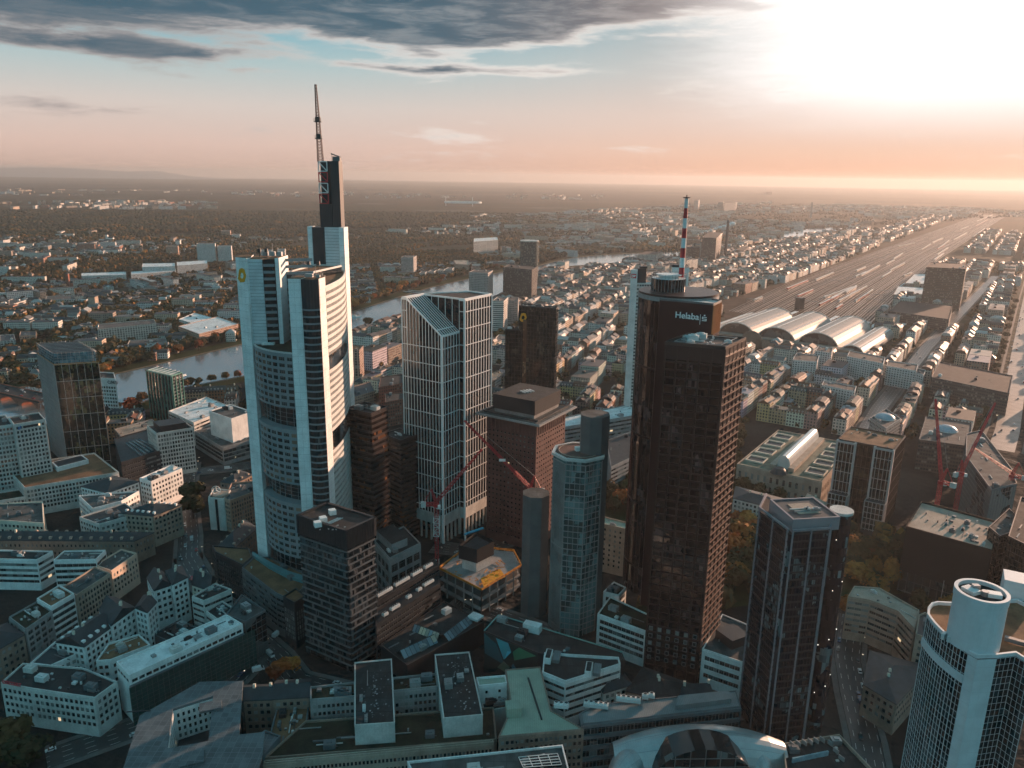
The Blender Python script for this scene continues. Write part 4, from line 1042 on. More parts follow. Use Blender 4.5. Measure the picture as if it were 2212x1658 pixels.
# --- tower with pale corner frames right of the red tower
def frame_tower():
    z = 110.4; t = thing('office_tower', 'dark granite tower with pale corner frames, five-sided penthouse and round stair at the back', 'skyscraper', (128, 315, 0))
    G = glass('purple_black_glass', (.022, .018, .024), alt=(.24, .30, .31), cell=(1.6, 3.6), p_alt=.12, rough=.06); FRM = mat('mauve_frame', (.26, .23, .25), .6, .1)
    f, r_, bk, l = P(1713, 1124, z), P(1815, 1118, z), P(1757, 1075, z), P(1663, 1080, z)
    zs = Zat(1711, 1149, f); 
    bl = PY(1642, 1094, l[1]-1)[:2]; bf = PY(1704, 1145, f[1]-2)[:2]; bf2 = PY(1711, 1149, f[1]-2.5)[:2]; br = PY(1794, 1143, r_[1]-3)[:2]
    body = [bl, bf, bf2, br, (br[0]+3, br[1]+17), (bl[0]+8, bl[1]+16)]
    part_prism(t, 'glazing', body, 0, zs-.2, G, mt='roof'); body = ccw(body); b = MB(); w = MB()
    for i in range(len(body)):
        A, B = body[i], body[(i+1) % len(body)]; L = math.dist(A, B); u = ((B[0]-A[0])/L, (B[1]-A[1])/L); n = (u[1], -u[0])
        if not faces_cam(A, n, .25) or L < 3: continue
        for s in (.02, L/2-.35, L-.75): b.wbox(A, u, n, s, s+.55, 0, zs+2.4, -.2, .6)
        b.wbox(A, u, n, 0.01, L-.01, zs+1.6, zs+2.45, -.3, .55)
        for j in range(29): w.wbox(A, u, n, .05, L-.05, 4+j*3.6, 4.8+j*3.6, -.1, .25)
        for s in range(1, int(L/1.6)): w.wbox(A, u, n, s*1.6, s*1.6+.1, 0, zs-1, -.1, .15)
    b.build('corner_frame', FRM, t); w.build('spandrel', mat('plum_spandrel', (.028, .022, .025), .5, .2), t)
    pent = [l, f, r_, bk]; part_prism(t, 'penthouse', pent, zs-.2, z, mat('lilac_wall', (.27, .24, .26), .7, .08), mt='slate'); parapet(pent, z, FRM, t, h=.5, w=.8)
    q = inset(pent, 5.5); part_prism(t, 'plant_deck', q, z+.02, z+.3, 'tan'); roof_kit(inset(pent, 4), z+.3, t, 4, 8)
    c = PY(1812, 1130, r_[1]+9); b = MB(); b.cyl(c[0]+.5, c[1], 0, zs+4, 4.4, n=24, mt=1); b.build('round_stair', [G, M['pale']], t); b = MB(); b.cyl(c[0]+.5, c[1], zs+4, zs+5.2, 5.0, n=24); b.build('round_stair_roof', M['pale'], t)
    b = MB()
    for i in range(24): b.cyl(c[0]+.5+4.45*math.cos(i), c[1]+4.45*math.sin(i), 3+i*4.1, 3.35+i*4.1, .16, n=6)
    b.build('facade_lamp', emit('lamp_white', (1, .95, .85), 1.5), t)
    KEEP.append((body, 8)); LAND.append(('the dark tower with pale corner frames', 1730, 1350))
frame_tower()

# --- bottom right tower with white corner and round top
def round_top_tower():
    z = 142.; t = thing('office_tower', 'white and black gridded tower with white round rooftop drum at the right edge', 'skyscraper', (122, 175, 0))
    G = glass('black_tower_glass', (.008, .012, .015), alt=(.05, .07, .08), cell=(1.7, 3.4), p_alt=.04, rough=.05); WH = mat('white_tower_skin', (.60, .63, .65), .55, .08, streak=.1)
    px = [(2003, 1330), (2004, 1316), (2012, 1306), (2024, 1303), (2063, 1305)]
    L = [P(x, y, z) for x, y in px]; c1, c2, c3 = P(2092, 1410, z), P(2110, 1420, z), P(2152, 1419, z); d1, d2 = P(2193.6, 1414, z), P(2235, 1440, z)
    e1 = P(2260, 1330, z); e2 = P(2196, 1298, z); arc1 = [L[0], c1]; 
    # left wall bows gently out
    lw = arc(L[0], c1, 1.1, 8)
    poly = lw+[c2, c3, d1, d2, e1, e2]+L[:0:-1]
    part_prism(t, 'glazing', poly, 0, z-.2, G, mt='roofb')
    b = MB()
    def g(A, B, z0=0., z1=z-.4, bw=1.3, fh=1.8, d=.04, mull=.10, band=.11): facade(b, [], A, B, z0, z1, k='grid', bw=bw, fh=fh, base=2, d=d, mull=mull, band=band, sl=2)
    for i in range(len(lw)-1): g(lw[i], lw[i+1])
    g(c3, d1, bw=1.3); g(d1, d2, bw=1.3); g(L[1], L[0], bw=1.1)
    b.build('facade_grid', WH, t)
    part_prism(t, 'white_corner', [(c1[0]-.1, c1[1]-.1), (c2[0], c2[1]-.35), (c3[0]+.05, c3[1]-.3), (c3[0]-.2, c3[1]+1.4), (c1[0]+.8, c1[1]+1.8)], 0, z-.3, lined('white_corner_panel', (.60, .64, .66), 2., 3.4, .02, .75, .55), mt='roof')
    b = MB()
    for i in range(len(lw)-1):
        u = (lw[i+1][0]-lw[i][0], lw[i+1][1]-lw[i][1]); l = math.hypot(*u); u = (u[0]/l, u[1]/l); b.wbox(lw[i], u, (u[1], -u[0]), 0, l, z-8.2, z-6.2, -.1, .45)
    b.build('white_band', WH, t)
    parapet(poly, z, WH, t, h=.7, w=.5)
    zc = Zat(2121, 1300, (131, 176)); o = P(2120, 1283, z+13); rr = (P(2177, 1290, z+13)[0]-P(2064, 1280, z+13)[0])/2
    b = MB(); b.cyl(o[0], o[1], z, z+13, rr, n=48, mt=1); b.build('roof_drum', [WH, M['roof']], t, smooth=False)
    b = MB(); n = 48
    for i in range(n):
        a, c = 2*math.pi*i/n, 2*math.pi*(i+1)/n; q = [(o[0]+k*math.cos(e), o[1]+k*math.sin(e)) for k, e in ((rr-.7, a), (rr+.15, a), (rr+.15, c), (rr-.7, c))]; b.prism(q, z+12, z+14)
    b.build('drum_rim', WH, t)
    b = MB(); b.box(o[0]-2, o[1]+1, z+13, 2.6, 3.4, .9, .4); b.box(o[0]+2.4, o[1]-1, z+13, 3, 2, 1.0, -.3); b.build('drum_plant', M['white'], t)
    b = MB(); b.cyl(o[0]+.4, o[1]-.6, z+13, z+14.2, .8, n=12); b.box(o[0]-.6, o[1]+1.6, z+13, 1.6, 1.2, 1.6); b.build('drum_duct', M['steel'], t)
    p1 = P(2065, 1378, z+1.5); b = MB()
    for k in range(6): b.box(p1[0]-1.6+k*.85, p1[1]+2.2-k*1.1, z, .75, 1.8, 1.5, -.9)
    b.build('chiller_row', M['chiller'], t); p2 = P(2033, 1290, z); b = MB(); b.beam((*p2, z), (*p2, z+5), .12); b.build('antenna', M['steel'], t)
    q = P(2195, 1300, z); b = MB(); b.box(q[0]+3, q[1]+4, z, 8, 7, 5, -.5); b.build('stair_head', WH, t)
    b = MB(); b.box(d1[0]+3, d1[1]+5, z, 4.5, 1.2, 1.0, -.6); b.build('roof_duct', M['grey'], t)
    KEEP.append((poly, 8)); LAND.append(('the round-topped white tower', 2090, 1500))
round_top_tower()
# ================================================================== office blocks and houses near the camera
PUN = dict(k='punch', bw=3.0, fh=3.5, ww=1.7, wh=1.9, base=4.2, top=1.0)
GRD = dict(k='punch', bw=2.3, fh=3.4, ww=1.5, wh=2.1, base=4.5, top=.8, d=.35)
RIB = dict(k='ribbon', bw=3.2, fh=3.5, wh=1.6, base=4.2, top=1.0, d=.3, edge=.3)
CUR = dict(k='grid', bw=3.0, fh=3.6, base=3, d=.25, mull=.18, band=.3)
# left edge --------------------------------------------------------
z = HB((240, 998), (212.6, 781)); dt = [(80, 763), (116, 787), (213, 781)]
t, q = bld('office_tower', 'dark glass tower with pale left side and scaffolded glass top near the river', dt, z, wall=mat('pale_rib', (.36, .34, .33), .6, .1), core=glass('olive_black_glass', (.014, .017, .013), alt=(.17, .15, .07), cell=(1.6, 3.6), p_alt=.16), st=dict(k='grid', bw=5.4, fh=16, base=2, d=.3, mull=.3, band=.4), kit=0, lm='the dark riverside tower', par=False)
tl = ccw(q); A = P(80, 763, z); B = P(116, 787, z); u = Vector(B)-Vector(A); L = u.length; u.normalize(); b = MB(); b.wbox(A, u, (u.y, -u.x), 0, L, 0, z-.1, -.2, .15)
for j in range(int(z/3.6)): b.wbox(A, u, (u.y, -u.x), 0, L, j*3.6, j*3.6+.9, .1, .35)
for j in range(int(L/3)): b.wbox(A, u, (u.y, -u.x), j*3, j*3+.5, 0, z-.2, .1, .4)
b.build('pale_side_wall', mat('pale_side', (.27, .26, .26), .7, .12), t)
zs = z+9; part_prism(t, 'glazed_crown', inset(q, 1.2), z, zs, glass('teal_screen', (.10, .20, .25), alt=(.25, .4, .45), cell=(2, 3), p_alt=.3, rough=.25), mt=M['slate']); b = MB(); c = inset(q, .4)
for i in range(len(c)):
    A, B = c[i], c[(i+1) % len(c)]; n = 10
    for k in range(n+1): p = (A[0]+(B[0]-A[0])*k/n, A[1]+(B[1]-A[1])*k/n); b.beam((*p, z), (*p, zs+1.2), .22)
    for k in range(5): b.beam((*A, z+k*2.4), (*B, z+k*2.4), .2)
for k in range(1, 8):
    s = k/8; b.beam((c[0][0]*(1-s)+c[1][0]*s, c[0][1]*(1-s)+c[1][1]*s, zs+.5), (c[3][0]*(1-s)+c[2][0]*s, c[3][1]*(1-s)+c[2][1]*s, zs+.5), .3)
b.build('scaffolding', M['steel'], t); part_prism(t, 'orange_netting', inset(q, -.15), z-.8, z+.6, 'board', False)
z1 = HB((40, 1092), (30.4, 918.4)); 
t, q = bld('office_tower', 'pale grey gridded office tower at the left edge with dark sign strip, blue emblem', [(30.4, 918.4), (97.4, 907), (84, 892)], z1, wall='pale', st=GRD, kit=3, lm='the pale gridded left-edge tower')
A, B = P(30.4, 918.4, z1), P(97.4, 907, z1); u = Vector(B)-Vector(A); u.normalize(); b = MB(); b.wbox(A, u, (u.y, -u.x), 5.5, 15.5, z1-3.2, z1-1.6, .3, .6); b.build('dark_sign_strip', M['dark'], t)
b = MB(); b.wbox(A, u, (u.y, -u.x), 2.2, 3.2, z1-3.8, z1-1.8, .3, .6); b.wbox(A, u, (u.y, -u.x), 3.4, 4.2, z1-3.4, z1-1.2, .3, .63); b.build('blue_emblem', mat('blue_sign', (.02, .12, .35), .5, .05), t)
bld('office_building', 'grey gridded wing left of the pale gridded tower, cut by the photo edge', [(-60, 930), (29, 918), (12, 898)], z1*.97, wall='pale', st=GRD, kit=2)
zp = HB((20, 1095), (50, 1052))*.86
t, q = bld('office_building', 'long pale two-tier office block with brown gravel roof round an open court', [(54, 1056), (257, 1022), (204, 980)], 22, wall='pale', roof='roofb', st=GRD, kit=0, lm='the pale block with the brown roof', ph=1.2)
b = MB(); cc = [P(x, y, 22.3) for x, y in [(112, 1006), (178, 990), (192, 1000), (124, 1018)]]; b.prism(cc, 22, 25.5); b.build('court_wall', M['white'], t); b = MB(); b.prism(inset(cc, 1.2), 25.2, 25.6); b.build('court_roof', M['dark'], t)
bld('office_building', 'lower pale grid tier in front of the brown-roofed block at the left edge', [(-80, 1096), (262, 1040), (255, 1024)], 15, wall='pale', roof='moss', st=GRD, kit=0)
z3 = HB((259, 920), (249, 820))
t, q = bld('office_building', 'slim white gridded office tower half hidden by the dark riverside tower', [(214, 817), (249.5, 819), (246, 806)], z3, wall='white', st=dict(k='punch', bw=3, fh=3.5, ww=1.9, wh=2.2, base=4, top=7), kit=1)
A = P(214, 817, z3); B = P(249.5, 819, z3); u = Vector(B)-Vector(A); u.normalize(); text_mesh('facade_lettering', 'C/M/S/', M['grey'], t, (A[0]+u.x*9, A[1]+u.y*9), u, z3-4.6, 4.2, .2, .03)
z4 = HB((372, 918), (371, 812)); GG = glass('deep_green_glass', (.016, .034, .034), cell=(1.8, 3.4), p_alt=.05, alt=(.1, .2, .2), lit=.01)
gq = [(316, 801), (370, 813), (393, 805)]
t, q = bld('office_tower', 'small green glass tower with vertical green fins by the river, white lettering at the top', gq, z4, wall=mat('green_fin', (.08, .24, .20), .45, .1), core=GG, st=dict(k='fins', bw=5.2, d=.9, mull=.7), kit=0, lm='the green glass tower', roof=mat('pale_green_roof', (.42, .50, .42), .8, .2))
b = MB(); qq = ccw(q); B_, C_ = P(370, 813, z4), P(393, 805, z4); u = Vector(C_)-Vector(B_); L = u.length; u.normalize()
for j in range(int(z4/3.4)): b.wbox(B_, u, (u.y, -u.x), .2, L, j*3.4, j*3.4+1.2, -.1, .3)
b.build('spandrel', mat('slate_blue_band', (.07, .10, .11), .5, .1), t)
b = MB()
for k in range(6): s = (k+.5)/6; a_, c_ = qq[0], qq[1]; d_, e_ = qq[3], qq[2]; b.beam((a_[0]*(1-s)+c_[0]*s, a_[1]*(1-s)+c_[1]*s, z4+1.6), (d_[0]*(1-s)+e_[0]*s, d_[1]*(1-s)+e_[1]*s, z4+1.6), .9, .3)
b.build('roof_beam', M['white'], t)
b = MB(); b.wbox(B_, u, (u.y, -u.x), 3.2, L-.6, z4-5, z4-1.0, .2, .5); sp = b.build('sign_backing', M['dark'], t); text_mesh('sign_letters', 'NORDCAPITAL', MATS['sign_white'], sp, (B_[0]+u.x*3.4, B_[1]+u.y*3.4), u, z4-4.0, 2.7, .2, .05)
# theatre complex
t, q = bld('theatre', 'large white windowless theatre stage house standing on a low flat building', [(452, 889), (499.6, 905.8), (545, 890)], HB((483, 1005), (481, 968))+22, z0=10, wall='white', roof='roofg', kit=3, lm='the white theatre stage house')
bld('theatre', 'low theatre foyer with long white gravel roof behind and left of the stage house', [(364, 889), (418, 914), (500, 880)], 22, wall='pale', roof='roofw', st=RIB, kit=8, seed=3)
t, q = bld('theatre', 'low dark-roofed theatre front building with glazed foyer facing the square', [(421, 932), (481, 968), (556, 948)], HB((483, 1005), (481, 968)), wall='concrete', roof='roofg', st=dict(k='ribbon', bw=4, fh=4, wh=2.8, base=3, top=2, d=.3), kit=6, gl='glassd', seed=11)
zt = HB((426, 1018), (417, 925))
t, q = bld('office_tower', 'slender pale gridded office block with dark rooftop box near the square', [(338, 937.5), (417, 925), (395, 909)], zt, wall='pale', st=dict(k='punch', bw=2.2, fh=3.5, ww=1.5, wh=2.3, base=3, top=.6, d=.4), kit=0, lm='the slender gridded block')
part_prism(t, 'dark_penthouse', inset(q, 4), zt, zt+5, 'dark', mt='slate')
bld('office_building', 'low pale gridded wing in front of the slender gridded block', [(286, 994), (350, 983), (334, 965)], zt*.36, wall='pale', st=GRD, kit=2, roof='slate')
bld('office_building', 'dark block with rows of metal skylights on its roof', [(247, 948), (262, 1000), (345, 975)], 24, wall='dark', st=RIB, roof='slate', kit=0)
for i in range(5):
    a, c = P(272+7*i, 957-2*i, 24.4), P(306+8*i, 984-4*i, 24.4); t = thing('roof_skylight', '%s long metal skylight from the left on the dark block by the slender tower' % ('first', 'second', 'third', 'fourth', 'fifth')[i], 'skylight', (*a, 24), 'rows of skylights on the dark block'); b = MB(); b.beam((*a, 24.5), (*c, 24.5), 1.3, 1.0); b.build('skylight_body', M['steel'], t); b = MB(); b.beam((*a, 25.05), (*c, 25.05), .7, .15); b.build('skylight_pane', M['glass'], t)
bld('office_building', 'low flat building with tan gravel roof and white rooftop box behind the slender gridded block', [(247, 928), (262, 945), (345, 922)], 22, wall='concrete', roof='tan', st=RIB, kit=5, seed=2)
# blocks between the pale podium and the dark stone building
pitched('house', 'old block with dark hipped roof and white gable walls left of centre square', [(175, 1050), (232, 1064), (300, 1040)], 22, 4, 'white', 'slate', PUN, lm='the white gabled block')
bld('office_building', 'white block with square windows and bright rooftop terraces beside the dark tree', [(302, 1034), (326, 1042), (393, 1013)], 24, wall='white', st=PUN, roof='roofw', kit=7, seed=21, lm='the white terrace block')
bld('office_building', 'white rounded block with curved roof edge left of the terrace block', [(170, 1072), (200, 1100), (262, 1084), (300, 1062)], 21, wall='white', st=PUN, roof='roofg', kit=6, seed=22)
bld('office_building', 'grey-roofed white block tucked between the gabled block and the dark stone building', [(172, 1118), (215, 1134), (300, 1110), (270, 1088)], 20, wall='pale', st=PUN, roof='slate', kit=6, seed=23)
pitched('house', 'tan stone corner building with hipped slate roof beside the square', [(262, 1108), (330, 1114), (392, 1090)], 23, 4, 'tan', 'slate', PUN, dorm=6, lm='the tan corner building')
bld('house', 'pale pink house row with flat roof at the left edge above the dark stone building', [(-20, 1124), (95, 1132), (92, 1085), (-20, 1090)], 20, wall='cream', st=PUN, roof='roofg', kit=5)
pitched('office_building', 'very long brown stone building with flat-topped slate roof at the left edge', [(-60, 1166), (290, 1168), (331, 1150)], HB((300, 1215), (290, 1168)), 3.5, 'stone', 'slate', dict(PUN, bw=2.8, ww=1.2, fh=4), dorm=16, lm='the long brown stone building')
# white banded offices
bld('office_building', 'white banded office block at the left edge below the long brown stone building', [(-60, 1208), (80, 1211), (114, 1192)], HB((88, 1275), (80, 1211)), wall='white', st=dict(RIB, wh=1.9), roof='roof', kit=3, seed=5, lm='the white banded block at the left edge')
bld('office_building', 'white and black banded office with bright roof terrace', [(116, 1212), (208, 1210), (228, 1190)], 24, wall='white', st=dict(RIB, wh=2.1), roof='roofg', gl='glassd', kit=6, seed=6)
PK = mat('peach_render', (.58, .45, .36), .85, .1, streak=.15)
t, q = bld('office_building', 'long peach coloured building whose street side glows in the sun', [(240.5, 1235), (296, 1197), (262, 1188), (205, 1222)], HB((247, 1282), (240.5, 1234.6))+5, wall=PK, st=dict(PUN, bw=2.8, ww=1.3), roof='roofg', kit=3, lm='the sunlit peach building')
bld('office_building', 'lower peach building continuing the sunlit street front to the left', [(165, 1288), (238, 1240), (205, 1226), (135, 1270)], 22, wall='tan', st=dict(GRD, d=.4), roof='roofg', kit=3)
bld('office_building', 'white and dark striped building further down the same street front', [(110, 1313), (160, 1284), (128, 1266), (80, 1295)], 24, wall='white', st=dict(RIB, wh=2.2), gl='glassd', roof='roofb', kit=4)
bld('office_building', 'grey building with concrete window grid near the left edge', [(55, 1362), (112, 1322), (82, 1300), (20, 1335)], 22, wall='concrete', st=dict(GRD, bw=4, ww=3), roof='moss', kit=5)
pitched('house', 'dark brick old building at the lower left edge with arched windows', [(-70, 1440), (52, 1370), (15, 1345), (-120, 1390)], 21, 3.5, 'stone', 'slate', PUN)
# inner court houses with white fire walls
pitched('house', 'long slate-roofed white house in the lower left block', [(182, 1396), (252, 1345), (196, 1334), (122, 1386)], 22, 4.5, 'white', 'slate', PUN, hip=False, dorm=5, lm='the long slate-roofed white house')
pitched('house', 'white house with tall gable walls above the long slate-roofed house', [(240, 1350), (292, 1312), (250, 1290), (215, 1318)], 24, 5, 'white', 'slate', PUN, hip=False)
pitched('house', 'narrow white tower house with four lit windows in a row', [(292, 1312), (318, 1322), (338, 1300), (310, 1286)], 26, 3, 'white', 'slate', PUN, hip=False)
pitched('house', 'white gabled house standing left of the triangular gable', [(333, 1275), (372, 1262), (352, 1235), (318, 1248)], 25, 5, 'white', 'slate', PUN, hip=False, lm='the narrow gabled houses')
pitched('house', 'slim white house with bay windows facing the square', [(372, 1262), (405, 1246), (392, 1222), (358, 1232)], 27, 3, 'white', 'slate', PUN)
pitched('house', 'pale house with a bright triangular gable facing the camera', [(415, 1262), (452, 1275), (468, 1250), (430, 1240)], 22, 6, 'cream', 'slate', PUN, hip=False)
bld('office_building', 'pale office with stepped flat roofs beside the triangular gable', [(415, 1290), (440, 1300), (500, 1275), (465, 1262)], 23, wall='pale', st=RIB, roof='roof', kit=4, seed=31)
bld('office_building', 'low pale block with striped windows in the lower left court', [(445, 1322), (470, 1340), (510, 1318), (480, 1300)], 19, wall='pale', st=RIB, roof='roof', kit=5, seed=32)
bld('office_building', 'flat grey-roofed dark building beside the scaffolded one', [(488, 1330), (530, 1345), (574, 1320), (522, 1286)], 24, wall='grey', roof='roofg', st=dict(CUR), kit=4, seed=33, lm='the flat grey-roofed building')
bld('house', 'white-walled court building with brown roof behind the white-roofed building', [(208, 1430), (238, 1428), (325, 1395), (300, 1372), (235, 1392)], 17, wall='white', roof='roofb', st=PUN, kit=4, seed=34)
bld('house', 'dark flat-roofed sheds in the lower left court', [(330, 1372), (380, 1395), (430, 1360), (390, 1340)], 9, wall='grey', roof='roof', kit=6, seed=35)
bld('house', 'low dark building in front of the long slate-roofed house', [(66, 1435), (110, 1440), (180, 1408), (120, 1388)], 16, wall='white', roof='slate', st=PUN, kit=3, seed=36)
t, q = bld('office_building', 'pale gridded corner building with black roof and red roof lettering', [(3, 1477), (70, 1490), (205, 1510), (253, 1475), (180, 1445), (50, 1435)], HB((208, 1590), (201, 1508)), wall='pale', st=dict(GRD, bw=2.6, ww=1.7), roof='roof', kit=7, seed=37, lm='the pale gridded corner building')
z_ = HB((208, 1590), (201, 1508)); A, B = P(3, 1477, z_), P(70, 1490, z_); u = Vector(B)-Vector(A); u.normalize(); SR = mat('dull_sign_red', (.45, .03, .05), .5, .05)
rs = thing('roof_sign', 'red lettering standing on the roof edge of the pale gridded corner building', 'roof sign', (*A, z_)); text_mesh('sign_letters', 'COCCULT', SR, rs, (A[0]+u.x*1.2, A[1]+u.y*1.2), u, z_+1, 2.2, .3, .04); b = MB(); b.beam((A[0]+u.x, A[1]+u.y, z_+.9), (A[0]+u.x*11, A[1]+u.y*11, z_+.9), .2); b.build('sign_rail', M['steel'], rs)
# scaffolded building with the white roof
zg = HB((265, 1574), (277, 1465)); NET = mat('green_scaffold_net', (.020, .062, .055), .9, .35, .4, streak=.4); GR = [(279, 1462), (524, 1350), (490, 1330), (252, 1432)]
t, q = bld('office_building', 'long white-roofed building with a green scaffold net over its front', GR, zg, wall='white', roof='roofw', st=dict(PUN, bw=3.4, ww=2.6, wh=1.6, base=zg-4.4, top=.8), kit=9, seed=41, lm='the white-roofed scaffolded building')
A, B = P(279, 1462, zg), P(524, 1350, zg); L = math.dist(A, B); u = ((B[0]-A[0])/L, (B[1]-A[1])/L); n = (u[1], -u[0]); b = MB(); b.wbox(A, u, n, -1, L+6, 0, zg-4.8, .8, 1.0); b.build('scaffold_net', NET, t); b = MB()
for k in range(int(L/2.6)+3): b.wbox(A, u, n, k*2.6-1, k*2.6-.9, 0, zg-4.2, 1.0, 1.12)
for j in range(9): b.wbox(A, u, n, -1, L+6, j*2.1, j*2.1+.1, 1.0, 1.1)
b.wbox(A, u, n, -.5, L, zg-4.7, zg-4.3, .2, 1.6); b.build('scaffold_tube', M['grey'], t)
# slate coloured square with court
zs = 24.; SQ = lined('slate_panel_roof', (.105, .12, .13), 3.0, 3.0, .07, 1.35, .5, var=.25, cell=.6); o_ = pxpoly([(262, 1672), (302, 1545), (432, 1472), (525, 1470), (517, 1586), (572, 1580), (566, 1634), (545, 1700)], zs); h_ = pxpoly([(361, 1616), (374, 1530), (460, 1503), (450, 1600)], zs)
t = thing('office_building', 'large building with tiled slate-grey roof around a sunken court, bottom left', 'building', (*P(400, 1560, 0), 0)); b = MB()
def ring(b, o, h, z0, z1, mi=0):
    o = ccw(o); h = ccw(h); n = len(o)
    near = [min(range(len(h)), key=lambda k: math.dist(h[k], p)) for p in o]
    for i in range(n):
        j = (i+1) % n; a, c = near[i], near[j]
        f = [(*o[i], z1), (*o[j], z1), (*h[c], z1)]; b.poly(f, [(x, y) for x, y, _ in f], mi)
        k = a
        while k != c:
            k2 = (k+1) % len(h); f = [(*o[i], z1), (*h[k2], z1), (*h[k], z1)]; b.poly(f, [(x, y) for x, y, _ in f], mi); k = k2
        f = [(*o[i], z1), (*h[c], z1), (*h[a], z1)]
        b.poly([(*o[i], z0), (*o[j], z0), (*o[j], z1), (*o[i], z1)])
    for i in range(len(h)):
        j = (i+1) % len(h); b.poly([(*h[j], z0), (*h[i], z0), (*h[i], z1), (*h[j], z1)])
ring(b, o_, h_, zs-1.2, zs); b.build('roof', SQ, t); KEEP.append((o_, 6)); b = MB(); b.prism(inset(o_, 2), 0, zs-1.3, False); b.build('outer_wall', M['grey'], t)
hh = ccw(h_); wins = []; b = MB(); wl = MB()
for i in range(4):
    B, A = hh[i], hh[(i+1) % 4]; L = math.dist(A, B); u = ((B[0]-A[0])/L, (B[1]-A[1])/L); n = (u[1], -u[0]); wl.wbox(A, u, n, 0, L, zs-20, zs-1.25, -.6, 0)
    facade(b, wins, A, B, zs-20, zs-1.3, **dict(PUN, base=.5, bw=2.2, ww=1.0, wh=1.9, fh=3.6))
b.build('court_wall_relief', M['white'], t); wl.build('court_wall', M['white'], t); put_windows(t, wins, M['glassd'])
part_prism(t, 'court_floor', inset(h_, .7), zs-20, zs-16, 'slate')
for k, (x, y, w_, h2) in enumerate(((455, 1528, 9, 6), (415, 1640, 9, 8))):
    p = P(x, y, zs); b = MB(); b.box(*p, zs-.01, w_, h2, 1.1, .35); b.build('roof_hatch', SQ, t)
p = P(300, 1529+8, zs); b = MB(); b.box(*p, zs+.1, 10, .5, .3, .1); b.build('roof_rail', M['dark'], t)
bld('office_building', 'low slate annex with tiled roof right of the slate-grey court building', [(520, 1640), (568, 1636), (606, 1592), (572, 1580)], 18, wall='grey', roof=SQ, kit=0)
pitched('house', 'brown house with slate roof right of the slate-grey court building', [(527, 1512), (588, 1510), (590, 1478), (525, 1480)], 20, 3, 'stone', 'slate', PUN, hip=False)
pitched('house', 'grey-roofed house with dormer strip next to the brown house', [(590, 1509), (668, 1505), (670, 1466), (598, 1470)], 21, 3, 'stone', 'slate', PUN, hip=False)
bld('office_building', 'low building with copper and white rooftop plant between the court building and the slabs', [(576, 1618), (655, 1615), (668, 1520), (600, 1524)], 15, wall='grey', roof='roofb', kit=9, seed=51, st=RIB)
WING = dict(k='punch', bw=2.1, fh=3.6, ww=1.4, wh=1.9, base=3, top=1.2, d=.3)
bld('office_building', 'long dark wing with four rows of windows left of the first flat-roofed slab', [(671, 1514), (768, 1506), (766, 1476), (671, 1486)], 23, wall='concrete', roof='moss', st=WING, kit=5, seed=52)
bld('office_building', 'dark linking wing with window rows between the two flat-roofed slabs', [(849, 1495), (946, 1485), (942, 1457), (848, 1466)], 23, wall='concrete', roof='moss', st=WING, kit=3, seed=53)
for (pp, lb, sd_) in (([(766, 1568), (853, 1562), (846, 1424), (766, 1432)], 'first flat-roofed slab from the left with rain puddles and a white end wall', 61), ([(958, 1553), (1043, 1545), (1013.5, 1409), (939, 1415)], 'second flat-roofed slab to the right with mossy edges and a white end wall', 62)):
    t, q = bld('office_building', lb, pp, 25.5, z0=0, wall='pale', roof='roof', kit=3, seed=sd_, ph=.5, lm='the '+lb.split(' with')[0])
    rg = random.Random(sd_); b = MB(); PUD = glass('puddle', (.25, .29, .31), p_alt=0, rough=.03) ; a, c, d, e = [P(x, y, 25.5) for x, y in pp]
    for k in range(60):
        s, v = .5+rg.gauss(0, .13)+(.18 if k % 3 == 0 else 0), rg.uniform(.1, .85); x = (a[0]*(1-s)+c[0]*s)*(1-v)+(e[0]*(1-s)+d[0]*s)*v; y = (a[1]*(1-s)+c[1]*s)*(1-v)+(e[1]*(1-s)+d[1]*s)*v; r = rg.uniform(.15, .6)
        b.poly([(x+r*rg.uniform(.5, 1)*math.cos(q_), y+r*1.3*rg.uniform(.5, 1)*math.sin(q_), 25.495) for q_ in (0, 1, 2, 3, 4, 5)])
    tag(b.build('rain_puddle', PUD, t), kind='stuff')
bld('office_building', 'dark planted podium roof running under the two slabs along the bottom', [(570, 1640), (1072, 1600), (1066, 1530), (660, 1560)], 16, wall='stone', roof='moss', st=dict(WING, bw=1.9), kit=6, seed=54)
bld('office_building', 'gridded front of the dark podium along the bottom edge', [(570, 1652), (1066, 1606), (1065, 1600), (571, 1646)], 17, wall='tan', roof='copper', st=dict(WING, bw=1.6, ww=1.1), kit=0)
bld('office_building', 'flat grey roof with white edge and skylight grid at the bottom edge', [(900, 1690), (1235, 1690), (1215, 1612), (880, 1648)], 26, wall='white', roof='roofg', kit=4, seed=55)
b = MB(); gq = [P(x, y, 26) for x, y in [(1120, 1640), (1204, 1632), (1213, 1656), (1130, 1662)]]; t = thing('roof_skylight', 'square white-framed glass skylight on the flat grey roof at the bottom edge', 'skylight', (*gq[0], 26))
part_prism(t, 'skylight_glass', gq, 26, 27, M['glassd']); 
for k in range(5):
    s = k/4
    for (a, c, d, e) in ((gq[0], gq[1], gq[3], gq[2]), (gq[1], gq[2], gq[0], gq[3])): b.beam((a[0]*(1-s)+c[0]*s, a[1]*(1-s)+c[1]*s, 27.1), (d[0]*(1-s)+e[0]*s, d[1]*(1-s)+e[1]*s, 27.1), .2)
b.build('skylight_frame', M['white'], t)
